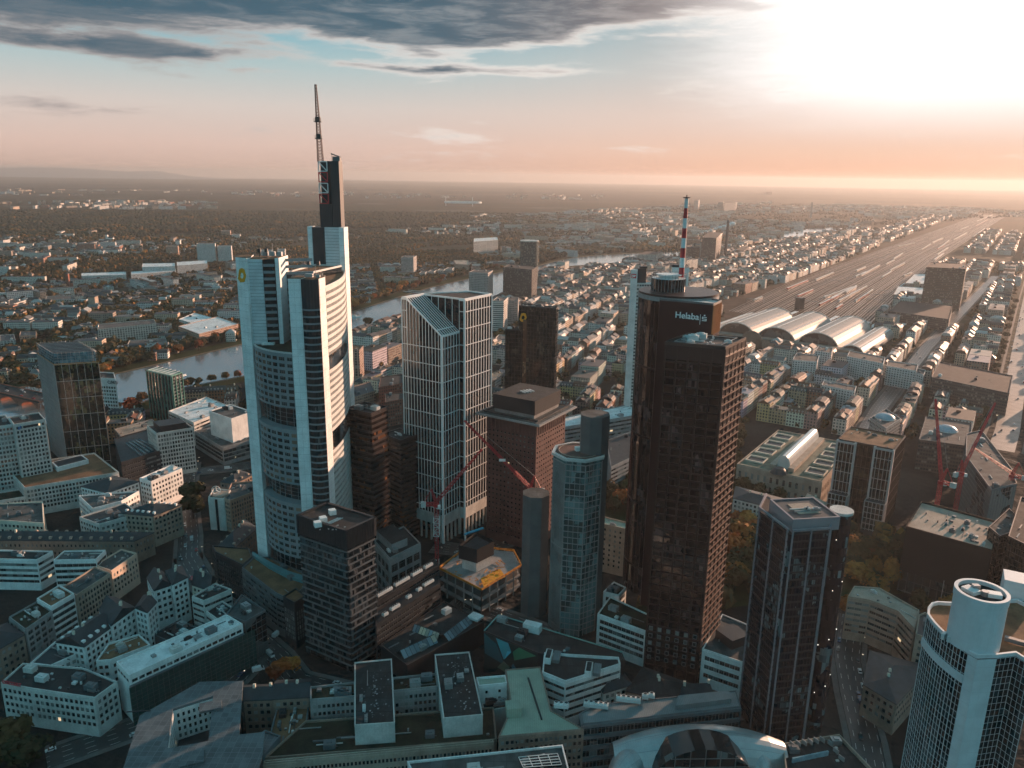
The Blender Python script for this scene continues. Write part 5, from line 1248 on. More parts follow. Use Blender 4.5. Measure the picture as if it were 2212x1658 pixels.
# copper roofs
CU = [(1077, 1592), (1261, 1576), (1190, 1535), (1167, 1441), (1092, 1447), (1105, 1530)]
t, q = bld('office_building', 'building with large pale green copper roof, bottom centre', CU, 25, wall='stone', roof='copper', st=dict(WING, bw=2), kit=0, lm='the green copper-roofed building', ph=.4)
p = P(1109, 1540, 25); b = MB(); b.box(*p, 24.9, 6.5, 6, 4.5, .15); b.build('roof_house', M['copper'], t); b = MB(); b.beam((*P(1141, 1465, 25), 25.3), (*P(1170, 1555, 25), 25.3), .7, .5); b.build('roof_gutter', M['dark'], t)
bld('office_building', 'white wing with small windows and green copper roof left of the main copper roof', [(1034, 1484), (1096, 1478), (1091, 1461), (1029, 1466)], 24, wall='white', roof='copper', st=dict(PUN, bw=6, ww=1.2, wh=1.6), kit=0)
bld('house', 'pale low wing with roof slots behind the white copper-roofed wing', [(1044, 1540), (1100, 1530), (1094, 1500), (1040, 1510)], 15, wall='pale', roof='roof', kit=3, seed=57)
# long roof at bottom right centre
t, q = bld('office_building', 'long grey seamed metal roof with partly sunlit terrace, bottom right of centre', [(1259, 1565), (1600, 1527), (1590, 1492), (1290, 1522), (1255, 1540)], 27, wall='grey', roof='metal', st=dict(RIB, fh=5, wh=3.6, top=.6, d=.8), gl='glassd', kit=0, lm='the long grey metal roof', ph=.35)
A, B = P(1257, 1600, 17), P(1606, 1560, 17); b = MB(); b.beam((*P(1259, 1592, 20), 20), (*P(1604, 1552, 20), 20), 2.2, .4); b.build('balcony_edge', M['slate'], t)
tp = [P(x, y, 29) for x, y in [(1460, 1525), (1580, 1510), (1574, 1492), (1465, 1503)]]; part_prism(t, 'raised_roof', tp, 27, 29.3, 'metal')
def chiller(x, y, z, n, a, lab, s=1.):
    p = P(x, y, z); t = thing('chiller', lab, 'rooftop chiller', (*p, z), 'white fan chillers on the roofs', a); ORG[t.name] = (0, 0, 0)
    b = MB(); b.box(0, 0, .9*s, n*1.7*s, 2.2*s, 1.3*s); b.build('casing', M['chiller'], t); b = MB(); l = MB(); f = MB()
    for i in range(n):
        x0 = (i-(n-1)/2)*1.7*s; b.cyl(x0, 0, 2.2*s, 2.75*s, .72*s, n=14); f.cyl(x0, 0, 2.76*s, 2.8*s, .58*s, n=14)
    b.build('fan_ring', M['white'], t); f.build('fan', M['dark'], t)
    for sx in (-1, 1):
        for sy in (-1, 1): l = MB(); l.box(sx*(n*.85-.3)*s, sy*.9*s, 0, .2, .2, .95*s); l.build('leg', M['steel'], t)
for (x, y, n, a, lab) in ((1212, 1531, 3, -.1, 'white three-fan chiller on a stand beside the green copper roof'), (1287, 1530, 5, -.15, 'white five-fan chiller at the left end of the long metal roof'), (1357, 1518, 5, -.15, 'white five-fan chiller in the middle of the long metal roof'), (1393, 1512, 1, 1.4, 'small single-fan chiller left of the pair on the long metal roof'), (1407, 1510, 1, 1.4, 'small single-fan chiller right of the pair on the long metal roof')): chiller(x, y, 27, n, a, lab, 1.25)
# mural building and its neighbours
zm = HB((1044, 1405), (1046, 1365))+6; zm = 24
t, q = bld('office_building', 'black-roofed building with green and blue geometric mural on its side wall', [(1046, 1365), (1162, 1412), (1262, 1428), (1350, 1428), (1342, 1408), (1077, 1331)], zm, wall='dark', roof='roof', kit=3, seed=58, lm='the mural building', ph=.7)
A, B = P(1046, 1365, zm), P(1162, 1412, zm); L = math.dist(A, B); u = ((B[0]-A[0])/L, (B[1]-A[1])/L); n = (u[1], -u[0])
def mural(pts, col, nm, k): 
    b = MB(); q_ = [(A[0]+u[0]*x*L+n[0]*(.15+.03*k), A[1]+u[1]*x*L+n[1]*(.15+.03*k), z) for x, z in pts]; b.poly(q_); i_ = [(A[0]+u[0]*x*L-n[0]*.1, A[1]+u[1]*x*L-n[1]*.1, z) for x, z in pts]; m_ = len(pts)
    for i in range(m_): j = (i+1) % m_; b.poly([q_[i], i_[i], i_[j], q_[j]])
    b.build(nm, mat('mural_%d' % k, col, .6, .1), t)
mural([(.0, 1), (1, 1), (1, zm-.3), (0, zm-.3)], (.006, .030, .030), 'mural_ground', 0)
mural([(.0, zm-.4), (.24, zm-4), (.4, zm-14), (.02, zm-12)], (.01, .10, .12), 'mural_shape', 1)
mural([(.23, zm-.5), (.46, zm-.6), (.52, zm-5), (.38, zm-11)], (.05, .32, .38), 'mural_shape', 2)
mural([(.39, zm-11), (.45, zm-5.2), (.52, zm-5)], (.08, .50, .62), 'mural_shape', 3)
mural([(.55, zm-4.5), (.66, zm-.6), (.97, zm-1.5), (.58, zm-9)], (.02, .20, .11), 'mural_shape', 4)
mural([(.26, zm-17), (.38, zm-12), (.5, zm-14), (.42, zm-18)], (.08, .14, .10), 'mural_shape', 5)
mural([(.53, zm-13), (.56, zm-11), (.8, zm-21), (.65, zm-22)], (.02, .14, .20), 'mural_shape', 6)
text_mesh('mural_lettering', 'FOUR', MATS['sign_white'], t, (A[0]+u[0]*L*.60, A[1]+u[1]*L*.60), u, zm-15.5, 2.7, .2, .0)
b = MB(); p = P(1150, 1362, zm); b.box(*p, zm-.01, 9, 4.5, 4.2, -.4); ph_ = b.build('white_penthouse', M['white'], t); b = MB(); b.beam((*P(1077, 1331, zm), zm+.9), (*P(1345, 1412, zm), zm+.9), .7, .3); b.beam((*P(1077, 1331, zm), zm+.9), (*P(1046, 1365, zm), zm+.9), .6, .3); b.build('green_edge', mat('green_edge', (.16, .33, .31), .6, .1), t)
t, q = bld('office_building', 'black flat roof with thick white edge and two white stair boxes', [(1172, 1456), (1221, 1476), (1340, 1438), (1336, 1424), (1176, 1414)], 24.5, wall='white', roof='roof', kit=0, ph=1.4, st=dict(RIB, bw=5), lm='the white-edged black roof')
for (x, y) in ((1185, 1418), (1272, 1446)):
    p = P(x, y, 26); b = MB(); b.box(*p, 24.5, 3.2, 8, 3.2, -.2); b.build('stair_box', M['white'], t); b = MB(); b.box(p[0], p[1], 27.65, 2.2, 7, .2, -.2); b.build('stair_box_roof', M['roof'], t); b = MB(); b.box(p[0]+4, p[1]+.8, 24.5, 3.4, 8, 1.8, -.2); b.build('grey_ramp_roof', M['metal'], t)
for i, (pp, lb) in enumerate((([(1225, 1512), (1304, 1482), (1284, 1468), (1221, 1488)], 'small dark-roofed house in front of the white-edged black roof'), ([(1304, 1496), (1366, 1478), (1345, 1450), (1286, 1468)], 'dark hipped house with arched court windows'), ([(1352, 1492), (1442, 1510), (1500, 1480), (1390, 1440)], 'large dark brown hipped roof left of the right-hand podium'), ([(1470, 1500), (1540, 1500), (1520, 1480), (1480, 1486)], 'small grey gabled roof beside the long metal roof'))): pitched('house', lb, pp, 15, 4, 'pale' if i != 2 else 'stone', 'slate' if i != 2 else 'roof', PUN, hip=i != 3)
POD = dict(k='ribbon', bw=2.7, fh=4, wh=2.4, base=4, top=1.4, d=.35, edge=1.6)
zpd = HB((1290, 1400), (1291, 1327)); zq = HB((1598, 1509), (1607, 1433))
for pp, zz, lb, sd_ in (([(1291, 1327), (1398, 1366), (1404, 1330), (1318, 1290)], zpd, 'white-banded podium wing left of the dark red tower', 71), ([(1303.5, 1279), (1336, 1287), (1352, 1270), (1326, 1258)], zpd, 'small white podium annex behind the left podium wing', 72), ([(1517, 1403), (1607, 1433), (1614, 1350), (1560, 1328)], zq, 'white-banded podium wing right of the dark red tower with a low dark roof box', 73)):
    t, q = bld('office_building', lb, pp, zz, wall='white', roof='moss' if sd_ != 73 else 'roofg', st=POD, gl='glassd', kit=2, seed=sd_, ph=.7, lm='the '+lb.split(' with')[0] if sd_ != 72 else None)
    if sd_ == 73: p = P(1582, 1376, zz+2); b = MB(); b.box(*p, zz, 12, 12, 5, .5); b.build('roof_box', M['dark'], t)
# dark facade tower in front of the bank tower
zf = HB((761, 1450), (747.8, 1148.4)); DF = glass('smoky_glass', (.020, .023, .026), alt=(.10, .11, .12), cell=(1.3, 3.6), p_alt=.12, rough=.12)
t, q = bld('office_tower', 'dark bronze-grey tower with stepped floor ledges and sunken roof, before the tallest white tower', [(645.3, 1115.4), (747.8, 1148.4), (807.3, 1120.5)], zf, wall='grey', core=DF, st=dict(k='bands', fh=3.55, base=0, d=.9, band=.45), kit=0, roof='roof', lm='the dark ledged tower', par=False)
b = MB(); qq = ccw(q)
b2 = MB()
for i in range(4):
    A, B = qq[i], qq[(i+1) % 4]; L = math.dist(A, B); u = ((B[0]-A[0])/L, (B[1]-A[1])/L); n = (u[1], -u[0]); b.wbox(A, u, n, -.9, L+.9, zf-9, zf+1.2, -.4, 1.0)
    for k in range(int(L/1.7)): b2.wbox(A, u, n, .4+k*1.7, .75+k*1.7, zf-9.2, zf+1.1, .9, 1.3)
    if n[1] < -.3 or n[0] > .3:
        for k in range(4): s = L*(k+.6)/4.4; l_ = MB(); l_.wbox(A, u, (-n[0], -n[1]), s, s+1.8, zf+1.2, zf+1.35, .0, .35); 
b.build('attic_wall', FINM, t); b2.build('attic_fin', M['dark'], t); FRB = MB()
rg = random.Random(4); b = MB()
for i in range(4):
    A, B = qq[i], qq[(i+1) % 4]; L = math.dist(A, B); u = ((B[0]-A[0])/L, (B[1]-A[1])/L); n = (u[1], -u[0])
    if not faces_cam(A, n, .3): continue
    for j in range(int((zf-9)/3.55)):
        for k in range(int(L/2.6)):
            if rg.random() < .35: s = k*2.6+rg.choice((0, .6, 1.1)); b.wbox(A, u, n, s, s+rg.choice((.25, .9, 1.3)), j*3.55+.05, j*3.55+3.05, .02, rg.uniform(.15, .7))
b.build('shutter_panel', mat('grey_shutter', (.085, .090, .095), .55, .35, .5), t)
for i, (x, y) in enumerate(((690, 1138), (702, 1128), (722, 1112))):
    p = P(x-4, y-6, zf+1); b = MB(); b.box(*p, zf-.1, 3.4, 3.4, 2.6, .5); b.build('cooling_tower', M['white'], t)
b = MB(); p = P(712, 1130, zf); 
for s in (0, 1.2, 2.4): b.beam((p[0]-2+s, p[1]-2, zf+.6), (p[0]+4+s, p[1]+2, zf+2.2), .3)
for k in range(9): b.box(p[0]+rg.uniform(-3, 9), p[1]+rg.uniform(-8, -1), zf, rg.uniform(.4, 1.2), .5, .4, .5)
b.build('roof_plant', M['chiller'], t)
# brown-black twins
TW = mat('black_brown_band', (.042, .034, .034), .35, .2); TG = glass('brown_band_glass', (.022, .017, .016), alt=(.30, .13, .06), cell=(2.0, 3.6), p_alt=.09, rough=.04)
z6 = 103; p1 = [P(757, 883, 103), P(802, 895, 103), P(838, 880, 103)]
za = HB((838, 1168), (802, 895)); 
bld('office_tower', 'taller black-brown banded tower right of the tallest white tower, air-handling units on top', [(748, 884), (802, 895), (838, 880)], 108, wall=TW, core=TG, st=dict(k='bands', fh=3.6, base=0, d=.3, band=1.5), kit=6, roof='roof', lm='the taller black-brown banded tower', seed=81)
zb = HB((870, 1170), (865.5, 953.5)); bld('office_tower', 'shorter black-brown banded tower in front of the taller one', [(827.6, 938), (865.5, 953.5), (901, 941)], zb, wall=TW, core=TG, st=dict(k='bands', fh=3.6, base=0, d=.3, band=1.7), kit=2, roof='roof', seed=82)
# grey stone bank building with big window squares
t, q = bld('office_building', 'grey stone block with large square window groups beside the dark ledged tower', [(807, 1168), (841.5, 1208), (908, 1175)], 34, wall='concrete', roof='roof', st=dict(k='punch', bw=6.5, fh=7.5, ww=5, wh=5, base=1, top=3, d=.5), kit=1, lm='the grey stone block', gl='glassd')
part_prism(t, 'upper_storey', [P(x, y, 40) for x, y in [(812, 1142), (846, 1172), (880, 1158), (850, 1128)]], 34, 39, 'concrete', mt='roof')
# podium blocks of the bank tower
bld('office_building', 'dark curved-fronted block with brown roof at the foot of the tallest white tower', [(459, 1180), (466, 1194), (524, 1222), (545, 1204), (538, 1186)], 25, wall='dark', roof='roofb', core=None, st=dict(k='punch', bw=2.2, fh=3.3, ww=1.2, wh=2.0, base=3, top=3, d=.25), kit=1, gl='glassd', lm='the dark curved-fronted block')
bld('office_building', 'long brown-roofed block with striped glass front at the foot of the tallest white tower', [(523, 1228), (596, 1283), (625, 1296), (668, 1262), (655, 1238), (580, 1205), (548, 1206)], 25, wall='grey', roof='roofb', st=dict(RIB, wh=1.8, fh=3.3), kit=2, lm='the brown-roofed block with striped front', seed=84)
b = MB(); rm_ = thing('glass_canopy', 'curved teal glass canopy round the foot of the tallest white tower', 'canopy', (*P(600, 1230, 22), 26)); cv = [P(x, y, 27) for x, y in [(545, 1197), (580, 1222), (620, 1243), (662, 1256)]]; cw = [P(x, y, 27) for x, y in [(545, 1190), (582, 1212), (622, 1232), (664, 1245)]]
for i in range(3): b.prism([cv[i], cv[i+1], cw[i+1], cw[i]], 25.2, 27)
b.build('canopy_glass', mat('teal_canopy', (.07, .20, .22), .3, .1), rm_)
bld('office_building', 'checkered black and white corner block left of the dark ledged tower', [(612, 1290), (636, 1304), (659, 1290), (640, 1272)], 27, wall='dark', roof='roofb', st=dict(k='punch', bw=1.6, fh=3, ww=.9, wh=2.4, base=4, top=5, d=.2), gl=glass('white_panel_glass', (.35, .38, .38), alt=(.02, .02, .02), p_alt=.45), kit=0)
t, q = bld('office_building', 'tan gridded office block with round roof structure carrying a star-in-ring sign', [(485, 1078), (497, 1083), (553, 1062), (552, 1040), (500, 1045)], HB((505, 1150), (497, 1083)), wall=mat('salmon_grid', (.36, .24, .18), .8, .1), roof='roofg', st=dict(GRD, bw=2.0, ww=1.2, fh=2.9, wh=2.0, base=1), kit=6, seed=85, lm='the tan gridded block with the star sign')
bld('office_building', 'two blank grey slabs with glass between, front of the star-sign block', [(450, 1076), (484, 1079), (498, 1060), (462, 1056)], HB((505, 1150), (497, 1083)), wall='pale', roof='roofg', core=M['glassd'], st=dict(k='fins', bw=9, mull=5, d=.4, base=0), kit=0)
zst = HB((505, 1150), (497, 1083)); p = P(467, 1060, zst+4); st_ = thing('star_sign', 'white three-pointed star in a ring standing on the round roof structure', 'roof sign', (*p, zst)); b = MB(); n = 28; r = 3.1
for i in range(n):
    a, c = 2*math.pi*i/n, 2*math.pi*(i+1)/n; b.beam((p[0]+r*math.cos(a), p[1], zst+4.5+r*math.sin(a)), (p[0]+r*math.cos(c), p[1], zst+4.5+r*math.sin(c)), .42)
b.build('ring', M['white'], st_); b = MB()
for k in range(3): a = R(90+120*k); b.beam((p[0], p[1], zst+4.5), (p[0]+r*math.cos(a), p[1], zst+4.5+r*math.sin(a)), .5)
b.build('star', M['white'], st_); b = MB(); b.beam((p[0], p[1], zst), (p[0], p[1], zst+1.5), .5); b.build('post', M['steel'], st_); p = P(477, 1070, zst); b = MB(); b.cyl(*p, zst-.1, zst+1.5, 5.5, n=24); b.build('base_disc', M['tan'], st_)
pitched('house', 'old slate mansard house between the star-sign block and the curved-fronted block', [(470, 1180), (505, 1183), (556, 1140), (530, 1122)], 21, 6, 'stone', 'slate', PUN, dorm=5)
pitched('house', 'small slate-roofed house behind the star-sign block', [(476, 1040), (505, 1045), (545, 1025), (520, 1015)], 20, 4, 'stone', 'slate', PUN, dorm=3)
# long black office with rooftop chillers
zc = 24; bld('office_building', 'long black office with two roof levels carrying rows of white chillers', [(812, 1352), (950, 1262), (945, 1225), (812, 1308)], zc, wall='dark', roof='slate', st=dict(RIB, fh=3.2, wh=1.5, d=.5), gl='glassd', kit=0, lm='the long black office with chillers')
bld('office_building', 'narrow upper roof strip of the long black office', [(812, 1302), (948, 1222), (938, 1208), (812, 1284)], zc+5, wall='dark', roof='slate', st=dict(RIB, fh=3.2, wh=1.5, d=.5), gl='glassd', kit=0)
ac = math.atan2(P(948, 1222, zc)[1]-P(812, 1302, zc)[1], P(948, 1222, zc)[0]-P(812, 1302, zc)[0])
for (x, y, z_, n, lb) in ((830, 1283, 29, 7, 'row of seven white chillers at the near end of the upper roof strip'), (868, 1260, 29, 7, 'middle row of seven chillers on the upper roof strip'), (900, 1241, 29, 5, 'five-fan chiller row on the upper roof strip beyond the middle'), (925, 1226, 29, 4, 'four-fan chiller at the far end of the upper roof strip'), (832, 1331, 24, 2, 'nearest pair of white chillers on the lower roof strip'), (853, 1316, 24, 4, 'four-fan chiller second on the lower roof strip'), (883, 1293, 24, 2, 'small chiller third on the lower roof strip'), (905, 1277, 24, 2, 'small chiller fourth on the lower roof strip'), (925, 1263, 24, 5, 'five-fan chiller at the far end of the lower roof strip')): chiller(x, y, z_, n, ac, lb, .95)
# low black roof with glass skylights
t, q = bld('office_building', 'low black roof with broken glass skylight ridges below the dark ledged tower', [(822, 1395), (880, 1440), (1046, 1345), (960, 1300)], 13, wall='dark', roof='roof', kit=6, seed=87, lm='the low black roof with skylights')
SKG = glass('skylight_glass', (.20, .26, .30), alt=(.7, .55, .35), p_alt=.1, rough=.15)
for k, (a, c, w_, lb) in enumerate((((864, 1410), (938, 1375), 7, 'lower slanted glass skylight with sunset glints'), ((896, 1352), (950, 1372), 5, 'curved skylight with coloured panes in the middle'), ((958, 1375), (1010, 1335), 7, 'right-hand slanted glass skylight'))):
    A, B = P(*a, 15), P(*c, 15); L = math.dist(A, B); u = ((B[0]-A[0])/L, (B[1]-A[1])/L); n = (u[1], -u[0]); s_ = thing('glass_skylight', lb+' on the low black roof', 'skylight', (*A, 13)); b = MB(); f = MB(); nn = 8
    for i in range(nn):
        s0, s1 = L*i/nn, L*(i+1)/nn-.15
        for sg in (1, -1):
            e = [(A[0]+u[0]*s0+n[0]*w_/2*sg, A[1]+u[1]*s0+n[1]*w_/2*sg, 13.3), (A[0]+u[0]*s1+n[0]*w_/2*sg, A[1]+u[1]*s1+n[1]*w_/2*sg, 13.3), (A[0]+u[0]*s1, A[1]+u[1]*s1, 16.5), (A[0]+u[0]*s0, A[1]+u[1]*s0, 16.5)]; b.poly(e if sg > 0 else e[::-1])
            f.beam(e[0], e[3], .2)
    b.build('skylight_pane', SKG, s_); f.beam((*A, 16.5), (*B, 16.5), .3); f.build('skylight_frame', M['dark'], s_)
b = MB(); p = P(1027, 1327, 17); s_ = thing('roof_box', 'bright white flat-topped roof box on posts at the right end of the low black roof', 'roof box', (*p, 13)); b.box(*p, 15, 7, 6, 1.2, -.6); b.build('box_top', M['white'], s_); b = MB()
for sx in (-2.5, 2.5): b.beam((p[0]+sx, p[1], 13), (p[0]+sx, p[1], 15.1), .4)
b.build('post', M['steel'], s_)
# construction site
cz = 17; t = thing('building_shell', 'unfinished concrete building with orange formwork decks and a dark core block', 'building site', (*P(1030, 1240), 0))
sh = [P(x, y, cz) for x, y in [(948, 1228), (1040, 1275), (1126, 1222), (1110, 1190), (1012, 1180)]]; KEEP.append((sh, 8))
for k in range(3): part_prism(t, 'floor_slab', inset(sh, .3*k), 3+k*6.5, 3.7+k*6.5, 'concrete'); 
part_prism(t, 'inner_wall', inset(sh, 2.5), 0, 16, mat('raw_concrete', (.10, .10, .10), .9, .3)); b = MB(); q = ccw(sh)
for i in range(5):
    for s in np.linspace(0, 1, 6): p = (q[i][0]*(1-s)+q[(i+1) % 5][0]*s, q[i][1]*(1-s)+q[(i+1) % 5][1]*s); b.beam((*p, 0), (*p, cz), .7)
b.build('column', M['concrete'], t); b = MB(); 
for i in range(5): b.beam((*q[i], cz+.6), (*q[(i+1) % 5], cz+.6), .4, 1.4)
b.build('edge_formwork', M['board'], t)
b = MB(); b.prism([P(x, y, cz) for x, y in [(1045, 1268), (1092, 1246), (1080, 1228), (1038, 1250)]], cz, cz+.25); b.build('yellow_formwork', mat('yellow_formwork', (.62, .27, .02), .8, .25, .5), t)
b = MB(); b.prism([P(x, y, cz) for x, y in [(956, 1226), (1000, 1246), (1022, 1222), (980, 1204)]], cz, cz+.2); b.build('fresh_slab', M['concrete'], t)
cb = [P(x, y, cz+15) for x, y in [(985+6, 1172+8), (1030, 1190), (1067, 1172), (1030, 1152)]]; part_prism(t, 'concrete_core', inset(cb, 1.5), cz, cz+8, 'pale'); part_prism(t, 'core_formwork', cb, cz+7, cz+16, mat('formwork_dark', (.018, .018, .020), .8, .2), False); part_prism(t, 'core_deck', inset(cb, .6), cz+7.1, cz+14, 'slate')
b = MB(); rg = random.Random(9)
for k in range(60):
    p = P(rg.uniform(985, 1090), rg.uniform(1212, 1270), cz)
    if inside(p, inset(sh, 2)) and not inside(p, inset(cb, -3)): a = rg.uniform(0, 3); l_ = rg.uniform(1, 5); b.beam((p[0], p[1], cz+.5), (p[0]+l_*math.cos(a), p[1]+l_*math.sin(a), cz+.6), .3)
b.build('timber_stack', M['board'], t)
pb = P(1010, 1168, cz+18); b = MB(); b.beam((*P(1005, 1180, cz+8), cz), (*P(1005, 1180, cz+8), cz+16), .9); pm_ = thing('concrete_pump', 'pale mast with bright blue boom standing at the unfinished core', 'concrete pump', (*P(1005, 1180, cz+8), cz)); b.build('mast', M['chiller'], pm_); A = P(1005, 1180, cz+8); b = MB(); b.beam((A[0]-.5, A[1], cz+16.3), (A[0]+11, A[1]+7, cz+17.5), 1.3, .9); b.build('boom', mat('bright_blue', (.02, .28, .45), .5, .1), pm_)
# tan bank with green roof between the towers
bld('office_building', 'tan stone building with green copper roof between glass tower and dark red tower', [(1300, 1133), (1360, 1146), (1362, 1132), (1306, 1118)], 33, wall='tan', roof='copper', st=dict(PUN, bw=3.2, ww=1.3, wh=1.7), kit=1, lm='the tan building with green roof')
bld('office_building', 'long pale barrel-roofed office behind the octagonal tower', [(1180, 930), (1372, 898), (1372, 872), (1190, 908)], 32, wall='concrete', roof='roofw', st=RIB, kit=4, seed=91)
bld('office_building', 'grey office with ribbon windows beside the tan building', [(1320, 1010), (1372, 985), (1372, 930), (1310, 952)], 26, wall='concrete', roof='slate', st=RIB, kit=2, seed=92)
# right-hand side blocks ------------------------------------------
z8 = HB((1880, 1162), (1876, 1087))+0; z8 = 62
FR8 = mat('mauve_white_frame', (.50, .44, .43), .6, .1); G8 = glass('plum_glass', (.020, .014, .012), alt=(.10, .07, .04), cell=(1.6, 3.3), p_alt=.1)
a8, b8, c8 = P(1808, 951, z8), P(1931.5, 974, z8), P(1956, 943, z8); d8 = (a8[0]+c8[0]-b8[0], a8[1]+c8[1]-b8[1]); u = ((b8[0]-a8[0]), (b8[1]-a8[1])); L = math.hypot(*u); u = (u[0]/L, u[1]/L); v_ = ((c8[0]-b8[0]), (c8[1]-b8[1])); Lv = math.hypot(*v_); v_ = (v_[0]/Lv, v_[1]/Lv)
def q8(s0, s1, t0, t1): return [(a8[0]+u[0]*s*L+v_[0]*w, a8[1]+u[1]*s*L+v_[1]*w) for s, w in ((s0, t0), (s1, t0), (s1, t1), (s0, t1))]
zl8 = HB((1880, 1170), (1918, 1096))
t, q = bld('office_tower', 'mauve-framed tower with two glazed front wings, dark recess between and red-brown roof', q8(0, 1, 2.5, Lv), z8, wall='brown', core=G8, st=dict(k='grid', bw=3, fh=9, base=0, d=.2, mull=.25, band=.35), roof='roofb', world=True, kit=5, lm='the mauve-framed twin-wing tower', seed=94, par=True)
for s0, s1 in ((0, .34), (.66, 1)):
    w8 = q8(s0, s1, 0, 2.6); part_prism(t, 'wing_glazing', w8, 0, z8-.2, G8, mt='roofg'); b = MB(); facade(b, [], w8[0], w8[1], 22, z8+.4, k='grid', bw=2.6, fh=8, base=1, d=.4, mull=.3, band=.3); 
    b.wbox(w8[0], u, (u[1], -u[0]), -.3, 1.1, 20, z8+.5, -2.4, .6); l_ = math.dist(w8[0], w8[1]); b.wbox(w8[0], u, (u[1], -u[0]), l_-1.1, l_+.3, 20, z8+.5, -2.4, .6); b.wbox(w8[0], u, (u[1], -u[0]), 0.02, l_-.02, z8-1, z8+.4, -.4, .57); b.build('wing_frame', FR8, t)
    f8 = [(x-v_[0]*7*k, y-v_[1]*7*k) for (x, y), k in zip(q8(s0, s1, 0, 2), (1, 1, 0, 0))]; part_prism(t, 'lower_wing', f8, 0, 22, G8, mt='slate'); b = MB(); fc = ccw(f8)
    for i in range(4): facade(b, [], fc[i], fc[(i+1) % 4], 0, 22.6, k='grid', bw=2.6, fh=4, base=1, d=.4, mull=.4, band=.4)
    b.build('lower_wing_frame', FR8, t)
# neoclassical exchange hall with glass vault and light courts
zE = 24; e0, e1, e2 = P(1592, 1003, zE), P(1775, 1042, zE), P(1845, 960, zE); e3 = (e0[0]+e2[0]-e1[0], e0[1]+e2[1]-e1[1]); 
GRC = mat('verdigris_roof', (.14, .15, .11), .9, .3, .2)
t, q = bld('exchange_hall', 'grand stone hall with long bright glass vault and rows of rectangular light courts', [e0, e1, e2, e3], zE, wall='tan', roof=GRC, world=True, st=dict(PUN, bw=5, fh=9, ww=2, wh=5, base=4, top=3, d=.5), kit=0, lm='the vaulted stone hall')
ux = ((e1[0]-e0[0]), (e1[1]-e0[1])); Lx = math.hypot(*ux); ux = (ux[0]/Lx, ux[1]/Lx); uy = ((e2[0]-e1[0]), (e2[1]-e1[1])); Ly = math.hypot(*uy); uy = (uy[0]/Ly, uy[1]/Ly)
E_ = lambda s, w: (e0[0]+ux[0]*s*Lx+uy[0]*w*Ly, e0[1]+ux[1]*s*Lx+uy[1]*w*Ly)
b = MB(); n = 10; VG = mat('vault_glass', (.62, .62, .60), .22, .08, spec=.8)
for k in range(n):
    a, c = math.pi*k/n, math.pi*(k+1)/n; r_ = .075
    p, q_ = E_(.5-r_*math.cos(a), .12), E_(.5-r_*math.cos(c), .12); p2, q2 = E_(.5-r_*math.cos(a), .92), E_(.5-r_*math.cos(c), .92); h1_, h2_ = zE+3+8*math.sin(a), zE+3+8*math.sin(c)
    b.poly([(*p, h1_), (*p2, h1_), (*q2, h2_), (*q_, h2_)])
    b.poly([(*p, zE), (*p, h1_), (*q_, h2_), (*q_, zE)])
b.build('glass_vault', VG, t); 
for s in (.39, .61): b = MB(); b.prism([E_(s-.035, .08), E_(s+.035, .08), E_(s+.035, .94), E_(s-.035, .94)], zE-.1, zE+3.2); b.build('vault_aisle', M['tan'], t)
for k in range(4):
    for s in (.14, .86):
        w = .12+k*.22; b = MB(); ring(b, [E_(s-.11, w), E_(s+.11, w), E_(s+.11, w+.13), E_(s-.11, w+.13)], [E_(s-.10, w+.012), E_(s+.10, w+.012), E_(s+.10, w+.118), E_(s-.10, w+.118)], zE, zE+1.2); b.build('light_court_rim', M['cream'], t); b = MB(); b.prism([E_(s-.10, w+.012), E_(s+.10, w+.012), E_(s+.10, w+.118), E_(s-.10, w+.118)], zE+.05, zE+.1); b.build('light_court', M['dark'], t)
p = E_(.5, .02); b = MB(); b.cyl(*p, zE, zE+4, 7, 3.5, n=20); b.build('entrance_dome', M['slate'], t)
pitched('office_building', 'long grey-roofed pale building with columned front before the stone hall', [(1584, 1075), (1690, 1102), (1700, 1078), (1590, 1050)], 22, 3, 'pale', 'slate', PUN)
pitched('office_building', 'small pink-roofed building between the stone hall and the twin-wing tower', [(1722, 1100), (1762, 1120), (1785, 1085), (1745, 1066)], 20, 4, 'tan', 'tan', PUN)
# unfinished block on the right
t, q = bld('building_shell', 'unfinished black-wrapped block with cluttered concrete roof on the right', [(1957, 1140), (2143, 1192), (2156, 1130), (1990, 1085)], 48, z0=20, wall=mat('black_wrap', (.010, .010, .010), .9, .2), roof='tan', kit=14, seed=97, lm='the unfinished black-wrapped block', ph=1.3)
bld('building_shell', 'glazed lower storeys below the unfinished black-wrapped block', [(1950, 1200), (2140, 1255), (2160, 1180), (1985, 1130)], 24, wall='grey', core=glass('green_grey_shell', (.05, .07, .07), cell=(3, 8), p_alt=.2, alt=(.15, .2, .2)), st=dict(k='grid', bw=4.5, fh=9, base=1, d=.4, mull=.35, band=.4), kit=0)
bld('office_building', 'long grey wedge-shaped building with flat roof at the right side', [(2086, 985), (2142, 1060), (2196, 1046), (2190, 1020), (2120, 930), (2088, 938)], 46, wall='grey', roof='roofg', st=dict(CUR), kit=6, seed=98, lm='the grey wedge-shaped building')
bld('office_building', 'dark reflective tower block at the right edge', [(2136, 1140), (2160, 1160), (2216, 1140), (2180, 1100)], 55, wall='dark', core=BRD, st=CUR, kit=3, seed=99, roof='roofg')
bld('office_building', 'tall black building cut by the right photo edge', [(2178, 1160), (2260, 1200), (2320, 1100), (2205, 1075)], 60, wall='dark', core=BRD, st=CUR, kit=3, seed=100)
